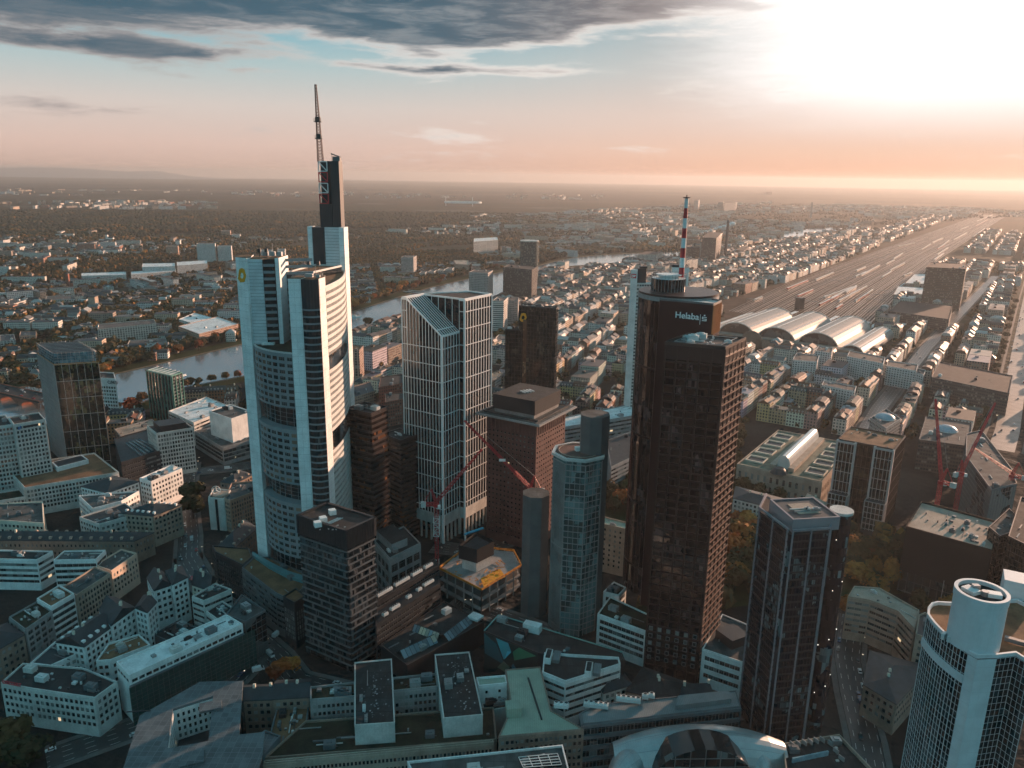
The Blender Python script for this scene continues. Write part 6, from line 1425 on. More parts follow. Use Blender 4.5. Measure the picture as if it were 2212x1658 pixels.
# low right corner
t, q = bld('office_building', 'curved tan office block with rows of windows beside the park', [(1832, 1290), (1880, 1298), (1940, 1322), (1975, 1360), (1985, 1320), (1900, 1272), (1845, 1268)], 26, wall='tan', roof='tan', st=dict(RIB, wh=1.6, fh=3.2), kit=3, seed=101, lm='the curved tan office block')
bld('office_building', 'tan end building with tall gable right of the curved tan office block', [(1978, 1372), (2002, 1380), (2030, 1350), (1998, 1325), (1985, 1330)], 27, wall='tan', roof='slate', st=PUN, kit=1, seed=102)
pitched('office_building', 'low dark building with broad hipped roof by the street at lower right', [(1866, 1478), (1935, 1516), (2010, 1495), (1990, 1420), (1866, 1412)][0:1]+[(1936, 1520), (2008, 1440), (1880, 1405)], 17, 2.5, 'stone', 'slate', PUN)
t, q = bld('office_building', 'dark building with sunlit parapet and a strip of roof windows, bottom right', [(1700, 1690), (1905, 1690), (1812, 1592), (1690, 1612)], 22, wall='tan', roof='roof', kit=3, seed=103, ph=1.6, lm='the dark building with sunlit parapet')
b = MB(); A, B = P(1712, 1638, 24), P(1790, 1622, 24); u = Vector(B)-Vector(A); L = u.length; u.normalize()
for k in range(14): b.wbox(A, u, (u.y, -u.x), k*L/14, (k+.9)*L/14, 22, 24.2, -.3, .3)
b.build('roof_window_strip', mat('blue_roof_glass', (.22, .36, .42), .3, .2, .6), t)
for k in range(9):
    p = P(1712+k*13, 1600-k*2.0, 25) if k < 6 else P(1795+(k-6)*12, 1598+(k-6)*16, 25); b = MB(); b.box(*p, 22.5, .5, 2.6, 1.8, .5); b.build('roof_fin', M['concrete'], t)
# silver barrel-roofed hall at the bottom
t = thing('curved_hall', 'silver curved barrel-roofed hall with big arched glass window, bottom edge', 'building', (*P(1490, 1640), 0)); SV = lined('silver_shell', (.34, .37, .38), 1.0, 2.5, .05, .7, .35, metal=.5)
def vault(t, a, c, r, h, zb, m, nm, n=16, cap=None, tap=1.):
    u = Vector((c[0]-a[0], c[1]-a[1])); L = u.length; u.normalize(); nn = (-u.y, u.x); b = MB(); pr = None; k = 10
    for i in range(k+1):
        s = i/k; f = 1-(1-tap)*abs(2*s-1)**2.2; row = []
        for j in range(n+1):
            an = math.pi*j/n; w = -r*math.cos(an)*f; row.append((a[0]+u.x*L*s+nn[0]*w, a[1]+u.y*L*s+nn[1]*w, zb+h*math.sin(an)*f))
        if pr:
            for j in range(n): b.poly([pr[j], row[j], row[j+1], pr[j+1]], [(s*L, j), (s*L+L/k, j), (s*L+L/k, j+1), (s*L, j+1)])
        pr = row
    b.build(nm, m, t, smooth=True)
va, vb = P(1322, 1652, 15), P(1690, 1648, 15); vault(t, va, vb, 13, 19, 13, SV, 'barrel_shell', tap=.6)
b = MB(); n = 14; ax_ = P(1500, 1650, 15); cx_, cy_ = ax_[0], ax_[1]-14.5; zA = Zat(1500, 1614, (cx_, cy_))-15; 
u = Vector(vb)-Vector(va); u.normalize(); nn = (u.y, -u.x)
for k in range(n):
    a, c = math.pi*k/n, math.pi*(k+1)/n; f = lambda e, d: (cx_+u.x*20*math.cos(e)+nn[0]*d, cy_+u.y*20*math.cos(e)+nn[1]*d, zA+15*math.sin(e))
    b.poly([f(a, 0), f(c, 0), (f(c, 0)[0], f(c, 0)[1], zA-8), (f(a, 0)[0], f(a, 0)[1], zA-8)][::-1]); b.poly([f(a, 0), f(c, 0), f(c, -12), f(a, -12)])
b.build('arched_window', M['glassd'], t); b = MB()
for k in range(-9, 10, 3): h_ = zA+15*math.sqrt(max(0, 1-(k*2/20)**2)); b.beam((cx_+u.x*k*2+nn[0]*.2, cy_+u.y*k*2+nn[1]*.2, zA-8), (cx_+u.x*k*2+nn[0]*.2, cy_+u.y*k*2+nn[1]*.2, h_), .3)
for z_ in (zA+3, zA+7, zA+11): w = 20*math.sqrt(max(0, 1-((z_-zA)/15)**2)); b.beam((cx_-u.x*w+nn[0]*.2, cy_-u.y*w+nn[1]*.2, z_), (cx_+u.x*w+nn[0]*.2, cy_+u.y*w+nn[1]*.2, z_), .25)
b.build('window_bars', M['steel'], t)
for x_, s_ in ((1345, -1), (1640, 1)): p = P(x_, 1628, 20); c = MB(); 
b = MB(); p = P(1370, 1650, 20); vault(t, P(1322, 1672, 20), P(1405, 1618, 20), 8, 11, 15, SV, 'end_shell', tap=.3); vault(t, P(1600, 1612, 20), P(1668, 1672, 20), 8, 11, 15, SV, 'end_shell', tap=.3)
# ================================================================== mid-distance landmarks
WT = lambda n, bw, fh, wf, hf, c: winwall(n, bw, fh, wf, hf, c)
def mid(label, pts, z, wm, roof='roofg', lm=None, name='building', par=True, kit=2, cat='building', base=None, z0=0.):
    if base: z = HB(base, pts[1])
    return bld(name, label, pts, z, z0=z0, wall=wm, roof=roof, kit=kit, lm=lm, par=par, cat=cat, ph=.8)
w1 = WT('grid_white', 4, 3.2, .62, .6, (.52, .50, .47)); w2 = WT('stripe_white', 60, 3.4, .97, .45, (.62, .60, .57)); w3 = WT('concrete_win', 3, 3.3, .5, .5, (.36, .34, .33)); w4 = WT('brick_win', 2.8, 3.4, .45, .5, (.20, .085, .06)); w5 = WT('dark_win', 2.2, 3.4, .8, .55, (.085, .075, .07)); w6 = WT('slab_flat', 3.2, 2.9, .5, .5, (.62, .61, .60)); w7 = WT('salmon_win', 3, 3.3, .5, .55, (.45, .30, .23))
w8 = WT('green_dark_win', 1.8, 3.5, .8, .7, (.05, .09, .085))
# round tower with square blocks by the river
t = thing('riverside_tower', 'dark green round glass tower behind square blocks on the river', 'skyscraper', (*P(1140, 640), 0)); zt = 109; c = PY(1142, 640, 1)[:2]
cc = P(1142, 576, 36); d = math.hypot(*cc); c = P(1142, 612, 12); z_ = Zat(1142, 520, c); r_ = (P(1162, 612, 12)[0]-P(1123, 612, 12)[0])/2
b = MB(); b.cyl(c[0], c[1], 0, z_, r_, n=32, mt=1); b.build('round_shaft', [w8, M['grey']], t); b = MB(); b.cyl(c[0], c[1], z_-.5, z_+1.5, r_+.8, n=32); b.build('roof_rim', M['pale'], t); KEEP.append(([(c[0]-30, c[1]-30), (c[0]+30, c[1]-30), (c[0]+30, c[1]+30), (c[0]-30, c[1]+30)], 5)); LAND.append(('the round green riverside tower', 1142, 560))
mid('dark office slab with a glowing brick-red side wall in front of the round green tower', [(1087, 577), (1149, 583), (1161, 576)], 0, w5, 'roof', 'the dark slab with the brick-red side', base=(1149, 660), name='office_tower')
mid('grey concrete tower with notched top by the bridge', [(1013, 588), (1054, 590), (1065, 584)], 0, w3, 'roofg', 'the notched concrete tower', base=(1050, 665), name='office_tower')
mid('slim white striped office slab right of the white-gridded tower', [(1064, 650), (1088, 651), (1098, 642)], 0, w2, 'roofg', 'the slim striped slab', base=(1086, 715))
mid('narrow pink-grey block right of the striped slab', [(1098, 648), (1119, 650), (1121, 642)], 0, w3, base=(1119, 702))
mid('pale corner tower with dark stripes below the striped slab', [(1066, 735), (1095, 737), (1105, 725)], 0, w2, base=(1090, 760))
mid('brown block with dark loggias between bank tower and gridded tower', [(750, 755), (776, 757), (785, 747)], 0, WT('loggia', 4.5, 3.3, .62, .8, (.42, .29, .24)), 'roofb', 'the brown loggia block', base=(776, 830), name='office_tower')
mid('red brick office block left of the white-gridded tower', [(818, 838), (873, 828), (874, 808), (822, 815)], 30, w4, 'roof', 'the red brick block')
mid('pink ornate old building with domed corner next to the red brick block', [(755, 862), (810, 845), (800, 825), (752, 838)], 22, w7, 'slate')
mid('brown brick wing in front of the red brick block', [(832, 870), (873, 862), (874, 848), (832, 850)], 26, w4, 'roof')
mid('white horizontal slab office above the river bend', [(1023, 522), (1076, 518), (1074, 512), (1024, 515)], 0, WT('white_slab_win', 30, 3.2, .97, .4, (.70, .66, .62)), 'roofw', 'the white slab above the river', base=(1027, 545))
mid('narrow glass office tower on the far bank', [(866, 556), (893, 556), (900, 552)], 0, w3, base=(893, 598))
for i, (x, w_) in enumerate(((905, 13), (925, 13), (945, 13), (963, 14))): mid('%s cube of the row of four white office cubes on the far bank' % ('first', 'second', 'third', 'fourth')[i], [(x, 590-i*3), (x+w_, 590-i*3), (x+w_+5, 586-i*3)], 17, w1, kit=0)
mid('reddish long office on the far bank right of the cubes', [(985, 570), (1013, 572), (1012, 562), (980, 562)], 22, w7, 'tan', base=None)
mid('white gridded office slab above the left riverbank', [(211, 712), (337, 699), (333, 690), (212, 700)], 0, WT('big_grid', 3.6, 3.3, .6, .62, (.58, .55, .50)), 'roofg', 'the far-bank gridded slab', base=(230, 742))
mid('low pale annexe with window strip in front of the white gridded slab', [(275, 745), (360, 738), (358, 730), (280, 735)], 10, w1)
mid('museum with bright skylight roofs and brown stone front on the far bank', [(385, 705), (430, 722), (515, 700), (470, 684)], 16, w7, 'roofw', 'the museum on the far bank')
mid('white museum wing behind the brown museum', [(386, 690), (420, 700), (465, 688), (420, 676)], 14, w6, 'roofw')
mid('small white school pavilion on the far left bank', [(0, 655), (28, 657), (56, 648), (30, 645)], 14, w1)
mid('pale green-fronted block near the left far bank', [(98, 648), (163, 647), (160, 638), (100, 640)], 13, w1)
mid('brick block with stepped gables on the left far bank', [(42, 726), (78, 724), (78, 716), (44, 716)], 14, w7, 'slate')
mid('domed pavilion house at the left far bank', [(0, 738), (34, 735), (30, 722), (0, 724)], 15, w1, 'slate')
for i, pp in enumerate(([(307, 577), (378, 575), (378, 568), (308, 569)], [(382, 574), (448, 569), (447, 562), (382, 566)], [(176, 596), (272, 593), (272, 587), (176, 590)], [(283, 593), (380, 585), (380, 580), (283, 587)])): mid('%s of four long white apartment slabs across the river' % ('upper left', 'upper right', 'lower left', 'lower right')[i], pp, 26 if i < 2 else 16, w6, 'roofw', kit=0, lm='the long white apartment slabs' if i == 0 else None)
for i, (x, y, w_, h_) in enumerate(((424, 527, 40, 38), (469, 532, 30, 32), (358, 532, 26, 20), (599, 539, 16, 22), (563, 541, 24, 22), (477, 499, 20, 12), (500, 507, 18, 10))):
    zz = HB((x, y+h_), (x, y)); mid('%s white apartment tower in the suburb behind the left pylons' % ('widest', 'second widest', 'reddish', 'narrow right', 'grey', 'small far', 'smallest far')[i], [(x, y), (x+w_, y), (x+w_+2, y-2)], zz, w6 if i % 3 != 2 else w7, 'roofg', kit=0, name='apartment_tower')
# right of the red tower, far
for (pp, bs, wm, lb, lm) in (([(1378, 549), (1418, 549), (1432, 543)], (1418, 574), w1, 'white office block at the end of the visible river', 'the white block at the river end'),
    ([(1517, 512), (1548, 514), (1560, 502)], (1545, 566), w5, 'dark block of the power station with pale corner shafts', 'the power station'), ([(1478, 535), (1511, 535), (1517, 532)], (1511, 560), w5, 'brown boiler house left of the power station', None), ([(1590, 540), (1606, 541), (1618, 532)], (1606, 556), w5, 'low dark block right of the power station', None),
    ([(1500, 432), (1509, 432), (1512, 430)], (1508, 452), w3, 'lone high-rise far behind the power station', None), ([(1551, 436), (1562, 436), (1564, 433)], (1562, 455), w3, 'left of two joined distant high-rises', None), ([(1565, 438), (1590, 437), (1592, 434)], (1590, 455), w3, 'right and wider of two joined distant high-rises', None),
    ([(1654, 414), (1668, 414), (1669, 411)], (1668, 421), w5, 'boxy building standing on the hazy horizon', None)): 
    mid(lb, pp, 0, wm, 'roof', lm, base=bs, kit=0, name='building', par=False)
def chimney(label, x, yb, yt, w, m):
    p = P(x, yb); z = Zat(x, yt, p); r = w/2*math.hypot(p[0], p[1]-0)/F; t = thing('chimney_stack', label, 'chimney', (*p, 0)); b = MB(); b.cyl(*p, 0, z, r*1.15, r*.85, 16); b.build('shaft', m, t); b = MB(); b.cyl(*p, z-3, z+1, r, r, 16); b.build('rim', M['grey'], t)
CONC = mat('stack_concrete', (.30, .28, .27), .9, .15)
chimney('pale square chimney right behind the striped mast', 1474, 592, 475, 9, CONC); chimney('slim dark chimney right of the power station', 1566, 560, 475, 6, mat('dark_stack', (.08, .07, .07), .9, .1)); chimney('small pale chimney before the power station', 1512, 562, 522, 4, CONC); chimney('distant chimney on the right horizon', 1751, 470, 437, 4, CONC)
# smoke plume
def plume():
    t = tag_ = None; m = bpy.data.materials.new('steam'); m.use_nodes = True; nt = NT(m.node_tree); nt.n.clear(); o = nt.add('ShaderNodeOutputMaterial'); v = nt.add('ShaderNodeVolumePrincipled'); v.inputs['Color'].default_value = (1, .95, .92, 1); ps = nt.noise(pos(nt), .03, 3); nt.put(v.inputs['Density'], nt.m('MULTIPLY', nt.step(ps, .42, .62), .012)); nt.l.new(v.outputs[0], o.inputs['Volume'])
    p = P(1505, 545); b = MB(); rg = random.Random(2); s = math.hypot(*p)/F
    import bmesh
    for k in range(9):
        f = k/8; x = p[0]+f*70*s; z = Zat(1505, 505, p)+f*22*s; bm = bmesh.new(); bmesh.ops.create_icosphere(bm, subdivisions=2, radius=(1.6+f*3.2)*s)
        n = len(b.v)
        for q in bm.verts: b.v.append((q.co.x*1.3+x+rg.uniform(-2, 2), q.co.y+p[1]+k*.13, q.co.z*.8+z))
        for fc in bm.faces: b.face([n+q.index for q in fc.verts])
        bm.free()
    m2 = mat('steam_puff', (.80, .76, .74), 1, .1); tag(b.build('steam_plume', m2, smooth=True), 'pale steam plume drifting right above the power station', 'steam')
plume()
# pale slab tower lying right: black slab over the rail yard
t, q = mid('big dark slab tower with brown glass standing alone beside the rail yard', [(2001, 577), (2086, 581), (2090, 570)], 0, WT('amber_dark', 2, 3.5, .85, .55, (.10, .07, .05)), 'roof', 'the lone dark slab', base=(2040, 668), name='office_tower')
mid('dark low podium at the foot of the lone dark slab', [(1920, 672), (2050, 690), (2058, 660), (1945, 650)], 20, w5, 'roof')
mid('flat pale sheds behind the lone dark slab', [(1930, 636), (1990, 640), (2000, 622), (1940, 618)], 10, w3, 'roofw'); mid('long sunlit shed in the yard above the lone dark slab', [(1955, 612), (1998, 613), (2000, 592), (1975, 592)], 10, w3, 'roofw')
# white modern blocks in the right centre
for i, (pp, zz, wm, lb) in enumerate((([(1818, 1025-155), (1900, 893), (1905, 880), (1822, 856)], 0, None, ''), )): pass
RB = [([(1915, 741+50), (1979, 802), (1983, 788), (1918, 779)], 24, 'white modern block with dark window rows in the middle of the right-hand district'), ([(1830, 770), (1908, 786), (1912, 772), (1836, 757)], 28, 'long white angular block with scattered dark windows'), ([(1942, 838-44), (1995, 815-5), (2000, 800), (1950, 786)], 22, 'white block right of the long angular one'),
      ([(1712, 778), (1765, 782), (1770, 768), (1720, 763)], 24, 'pale block with roof terrace left of the long angular block'), ([(1762, 758), (1796, 763), (1800, 752), (1768, 747)], 26, 'striped pale block behind the long angular block'), ([(1775, 832), (1846, 846), (1850, 835), (1780, 822)], 24, 'pair of white houses with square windows in a dark street row')]
for pp, zz, lb in RB: mid(lb, pp, zz, w6, 'roofg', kit=2)
mid('long dark ribbed office along the avenue', [(2012, 815), (2180, 850), (2188, 812), (2030, 782)], 26, w5, 'roof', 'the ribbed avenue office', kit=3)
mid('grey office with white dome and oval skylight on its roof', [(1985, 985-35), (2095, 965), (2100, 915), (2000, 900)], 28, w5, 'roofg', 'the office with the oval skylight', kit=3)
mid('corner building carrying a pale blue glass dome', [(1880, 903), (1914, 926), (1946, 905), (1914, 883)], 28, w3, 'roofg', kit=2)
for x, y, lb in ((2045, 928, 'white shallow glass dome on an office roof near the avenue'), (1912, 902, 'pale blue glass dome on the street corner building')):
    p = P(x, y, 28.3); t = thing('roof_dome', lb, 'roof dome', (*p, 28)); b = MB(); 
    for j in range(4):
        a, c = j*.35, (j+1)*.35; b.cyl(p[0], p[1], 28+5*math.sin(a), 28+5*math.sin(c), 9*math.cos(a), 9*math.cos(c), 20, top=j == 3)
    b.build('dome_glass', mat('pale_dome', (.28, .36, .42), .4, .2), t); b = MB(); b.cyl(*p, 27, 28.4, 9.6, 9.6, 20); b.build('dome_rim', M['pale'], t)

# ------------------------------------------------------------------ railway station
def station():
    t = thing('railway_station', 'railway station with three large and two small parallel barrel-vaulted train sheds', 'railway station', (*P(1700, 735), 0))
    SHM = lined('shed_roof', (.34, .31, .29), 6, 9, .06, .7, .6); ST = M['stone']
    A, B = P(1550, 742), P(1842, 738); u = Vector(B)-Vector(A); L = u.length; u.normalize(); fw = Vector((math.sin(R(37)), math.cos(R(37))))
    u = Vector((fw.y, -fw.x))
    base = Vector(P(1556, 732)); W_ = [(28, 14), (62, 28), (62, 28), (62, 28), (34, 16)]; s = -34; dl = 190
    for k, (w, h) in enumerate(W_):
        b = MB(); g = MB(); rb = MB(); n = 14; rows = 6
        def pt(f, j, dz=0): an = math.pi*j/n; return (base.x+u.x*(s+w/2-w/2*math.cos(an))+fw.x*f, base.y+u.y*(s+w/2-w/2*math.cos(an))+fw.y*f, 2+h*math.sin(an)**.85+dz)
        for i in range(rows):
            for j in range(n): b.poly([pt(i*dl/rows, j), pt(i*dl/rows, j+1), pt((i+1)*dl/rows, j+1), pt((i+1)*dl/rows, j)][::-1], [(j*5, i*30), (j*5+5, i*30), (j*5+5, i*30+30), (j*5, i*30+30)])
        b.build('shed_roof', SHM, t, smooth=True)
        for j in range(n): rb.beam(pt(-.5, j, .2), pt(-.5, j+1, .2), 1.3); rb.beam(pt(dl+.5, j, .2), pt(dl+.5, j+1, .2), 1.3)
        rb.build('shed_rim', M['pale'], t)
        for j in range(n): p, q = pt(4, j), pt(4, j+1); g.poly([(p[0], p[1], 0), (q[0], q[1], 0), q, p])
        g.build('gable_glazing', glass('shed_gable', (.05, .05, .05), cell=(4, 4), p_alt=.2, rough=.2), t)
        for j in (4, 7, 10): r_ = MB(); r_.beam(pt(2, j, .6), pt(dl-2, j, .6), 1.8, .8); r_.build('ridge_light', M['white'], t)
        s += w+1
    b = MB(); q = [(base.x+u.x*a+fw.x*d, base.y+u.y*a+fw.y*d) for a, d in ((-20, -22), (205, -22), (205, -4), (-20, -4))]; b.prism(q, 0, 14); b.build('entrance_building', ST, t)
    b = MB(); c = (base.x+u.x*60-fw.x*20, base.y+u.y*60-fw.y*20); 
    for k in range(12):
        a, e = math.pi*k/12, math.pi*(k+1)/12; f = lambda x_, d: (c[0]-u.x*18*math.cos(x_)-fw.x*d, c[1]-u.y*18*math.cos(x_)-fw.y*d, 2+22*math.sin(x_)); b.beam(f(a, 4), f(e, 4), 2.2)
        b.poly([f(a, 2), f(e, 2), (f(e, 2)[0], f(e, 2)[1], 0), (f(a, 2)[0], f(a, 2)[1], 0)])
    b.build('portal_arch', M['stone'], t)
    KEEP.append(([(base.x+u.x*a+fw.x*d, base.y+u.y*a+fw.y*d) for a, d in ((-45, -45), (222, -45), (222, 195), (-45, 195))], 5)); LAND.append(('the train sheds', 1700, 690))
    for k in range(7):
        b = MB(); a = (base.x+u.x*(-20+k*38)+fw.x*195, base.y+u.y*(-20+k*38)+fw.y*195); t2 = thing('platform_canopy', '%s platform canopy from the left, reaching out behind the train sheds' % ('first', 'second', 'third', 'fourth', 'fifth', 'sixth', 'seventh')[k], 'platform canopy', (*a, 0), 'platform canopies'); 
        b.beam((*a, 6), (a[0]+fw.x*130, a[1]+fw.y*130, 6), 7, .6); b.build('canopy_roof', M['roofw'], t2); b = MB()
        for i in range(6): p = (a[0]+fw.x*(8+24*i), a[1]+fw.y*(8+24*i)); b.beam((*p, 0), (*p, 6), .5)
        b.build('canopy_post', M['steel'], t2)
    return base, u, fw
ST_B, ST_U, ST_F = station()
c0 = P(1725, 665); t = thing('signal_tower', 'small dark tower standing among the tracks behind the train sheds', 'tower', (*c0, 0)); b = MB(); b.box(*P(1726, 668), 0, 14, 12, 22, .6); b.build('shaft', M['dark'], t); b = MB(); b.box(*P(1726, 668), 21.9, 15.5, 13.5, 2, .6); b.build('roof', M['slate'], t)
# trains
TRW = mat('train_white', (.62, .60, .58), .30, .05, metal=.3); TRR = mat('train_red', (.42, .05, .04), .35, .1)
rt0 = random.Random(31)
def train(x0, y0, x1, y1, red, lab):
    a, c = P(x0, y0), P(x1, y1); d = Vector(c)-Vector(a); L = d.length; d.normalize(); t = thing('train', lab, 'train', (*a, 0), 'trains in the rail yard'); n = max(2, min(9, int(L/26)))
    for i in range(n):
        s0, s1 = i*L/n, (i+1)*L/n-1.2; p, q = (a[0]+d.x*s0, a[1]+d.y*s0), (a[0]+d.x*s1, a[1]+d.y*s1); b = MB(); b.beam((*p, 2.3), (*q, 2.3), 3.0, 3.2); ca = b.build('carriage', TRR if red else TRW, t)
        b = MB(); b.beam((*p, 4.05), (*q, 4.05), 2.6, .4); b.build('carriage_roof', M['roofw'], ca)
        b = MB(); b.beam((p[0]+d.x*.6, p[1]+d.y*.6, 2.8), (q[0]-d.x*.6, q[1]-d.y*.6, 2.8), 3.06, .8); b.build('window_band', M['dark'], ca)
for k, a in enumerate(((1780, 644, 1842, 622, 0), (1795, 708-62, 1850, 625-6, 0), (1957-5, 600-3, 1968+2, 590, 0), (1812, 652, 1872, 620, 0), (1762, 606, 1800, 590, 0), (1770, 660, 1812, 640, 1), (1848, 652, 1885, 628, 0), (1905, 600, 1925, 588, 0), (1940, 533, 1975, 526, 0), (1860, 596, 1900, 574, 0), (1700, 625, 1745, 607, 1), (1930, 560, 1950, 548, 0), (1990, 540, 2010, 528, 0), (2030, 535, 2050, 520, 0))):
    train(*a, '%s train %s' % ('red' if a[4] else 'white', ('longest, curving through the middle of the yard', 'parallel just below the longest one', 'short and bright, right of the middle', 'second from the sheds, mid-yard', 'far left, near the apartment rows', 'close behind the third shed', 'near the right yard edge', 'short, right half of the yard', 'far off near the horizon yard', 'in the far middle of the yard', 'beside the left yard edge', 'small, in the far right yard', 'beside the long sunlit shed', 'farthest on the right')[k]))
for k in range(22):
    f = (k+.5)/22; s = rt0.uniform(.08, .92); q = lambda f, s: ((1590+545*f)*(1-s)+(1880+290*f)*s, (650-186*f)*(1-s)+(700-235*f)*s); a_, c_ = q(f, s), q(min(1, f+rt0.uniform(.03, .08)), s)
    train(*a_, *c_, rt0.random() < .15, '%s of the small trains scattered over the yard, counted away from the sheds' % NW[k])
# bridges
def bridge(name, label, a, c, w, z, m, spans, arch=False):
    A, B = P(*a, z), P(*c, z); t = thing(name, label, 'bridge', (*A, 0)); b = MB(); b.beam((*A, z-.8), (*B, z-.8), w, 1.6); b.build('deck', M['asph'], t); d = Vector(B)-Vector(A); L = d.length; d.normalize(); n = Vector((-d.y, d.x))
    for sg in (1, -1): b = MB(); b.beam((A[0]+n.x*w/2*sg, A[1]+n.y*w/2*sg, z+.6), (B[0]+n.x*w/2*sg, B[1]+n.y*w/2*sg, z+.6), .5, 1.2); b.build('railing', m, t)
    for k in range(1, spans):
        p = (A[0]+d.x*L*k/spans, A[1]+d.y*L*k/spans); b = MB(); b.box(*p, -1, 4 if not arch else 7, w*.9, z-.5, math.atan2(d.y, d.x)); b.build('pier', m, t)
    if arch:
        for k in range(spans):
            b = MB(); s0, s1 = L*k/spans+3, L*(k+1)/spans-3; nn = 8
            for sg in (1, -1):
                b = MB(); top = z-1.4
                for i in range(nn):
                    f = lambda s: (s0+(s1-s0)*s, top-1-(z-3)*abs(2*s-1)**2.2)
                    p, q = f(i/nn), f((i+1)/nn); o_ = n*(w/2-.2)*sg; b.poly([(A[0]+d.x*p[0]+o_.x, A[1]+d.y*p[0]+o_.y, p[1]), (A[0]+d.x*q[0]+o_.x, A[1]+d.y*q[0]+o_.y, q[1]), (A[0]+d.x*q[0]+o_.x, A[1]+d.y*q[0]+o_.y, top), (A[0]+d.x*p[0]+o_.x, A[1]+d.y*p[0]+o_.y, top)])
                b.build('arch', m, t)
bridge('road_bridge', 'low road bridge across the river between round yellow tree and concrete tower', (876, 628), (1016, 640), 20, 9, M['pale'], 4)
bridge('stone_bridge', 'red sandstone arched bridge at the left edge carrying cars', (-70, 823), (106, 862), 22, 10, M['brick'], 4, True)
A, B = P(745, 715), P(772, 724); t = thing('suspension_footbridge', 'thin suspension footbridge with pointed pylon seen past the tallest white tower', 'footbridge', (*A, 0)); c = P(754, 736, 8); e = P(800, 745, 8); f = P(690, 715, 8); zp = Zat(754, 688, c); b = MB()
for sg in (-3, 3): b.beam((c[0]+sg, c[1]-sg, 0), (c[0], c[1], zp), .9)
b.build('pylon', M['slate'], t); b = MB(); b.beam((*f, 8), (*e, 8), 3, .5); b.build('deck', M['pale'], t); b = MB(); b.beam((c[0], c[1], zp-.5), (*e, 9), .3); b.beam((c[0], c[1], zp-.5), (*f, 9), .3); b.build('cable', M['steel'], t)
# church towers
for x, yb, yt, w, lb, brick in ((364, 600+272-0, 541+0, 0, '', 0),):
    pass
def church(x, yb, yt, wpx, label, m, spire):
    p = P(x, yb); D = math.hypot(*p); s = D/F; z = Zat(x, yt, p); w = wpx*s; t = thing('church', label, 'church', (*p, 0)); b = MB(); b.box(*p, 0, w, w, z*(.7 if spire else 1)); b.build('tower', M[m], t); b = MB()
    if spire: b.cyl(*p, z*.7, z, w*.7, .1, 4)
    else: b.box(*p, z-.01, w*1.15, w*1.15, 1.2)
    b.build('tower_roof', M['slate'], t); b = MB(); b.box(p[0]+w*1.6, p[1]+4, 0, w*2.4, w*1.4, z*.36); b.build('nave', M[m], t); c = MB(); c.box(p[0]+w*1.6, p[1]+4, z*.36-.02, w*2.5, w*1.0, z*.14); c.build('nave_roof', M['slate'], t); KEEP.append(([(p[0]-w, p[1]-w), (p[0]+3*w, p[1]-w), (p[0]+3*w, p[1]+w), (p[0]-w, p[1]+w)], 4))
church(204, 668, 640, 13, 'square brown church tower in the far-bank quarter on the left', 'tan', False); church(149, 622, 591, 5, 'slim red brick church tower on the far left', 'brick', False); church(232, 520, 501, 4, 'white church with thin spire at the suburb edge', 'white', True)
# stadium far off
p = P(1000, 437, 30); t = thing('stadium', 'distant pale oval stadium ring with two masts before the horizon', 'stadium', (*p, 0)); b = MB(); s = math.hypot(*p)/F; n = 24
for i in range(n): a, c = 2*math.pi*i/n, 2*math.pi*(i+1)/n; b.beam((p[0]+38*s*math.cos(a), p[1]+100*math.sin(a), 32), (p[0]+38*s*math.cos(c), p[1]+100*math.sin(c), 32), 10, 14)
b.build('roof_ring', M['white'], t)
for sx in (-36, 20): b = MB(); b.beam((p[0]+sx*s, p[1], 0), (p[0]+sx*s, p[1], 75), 5); b.build('mast', M['white'], t)
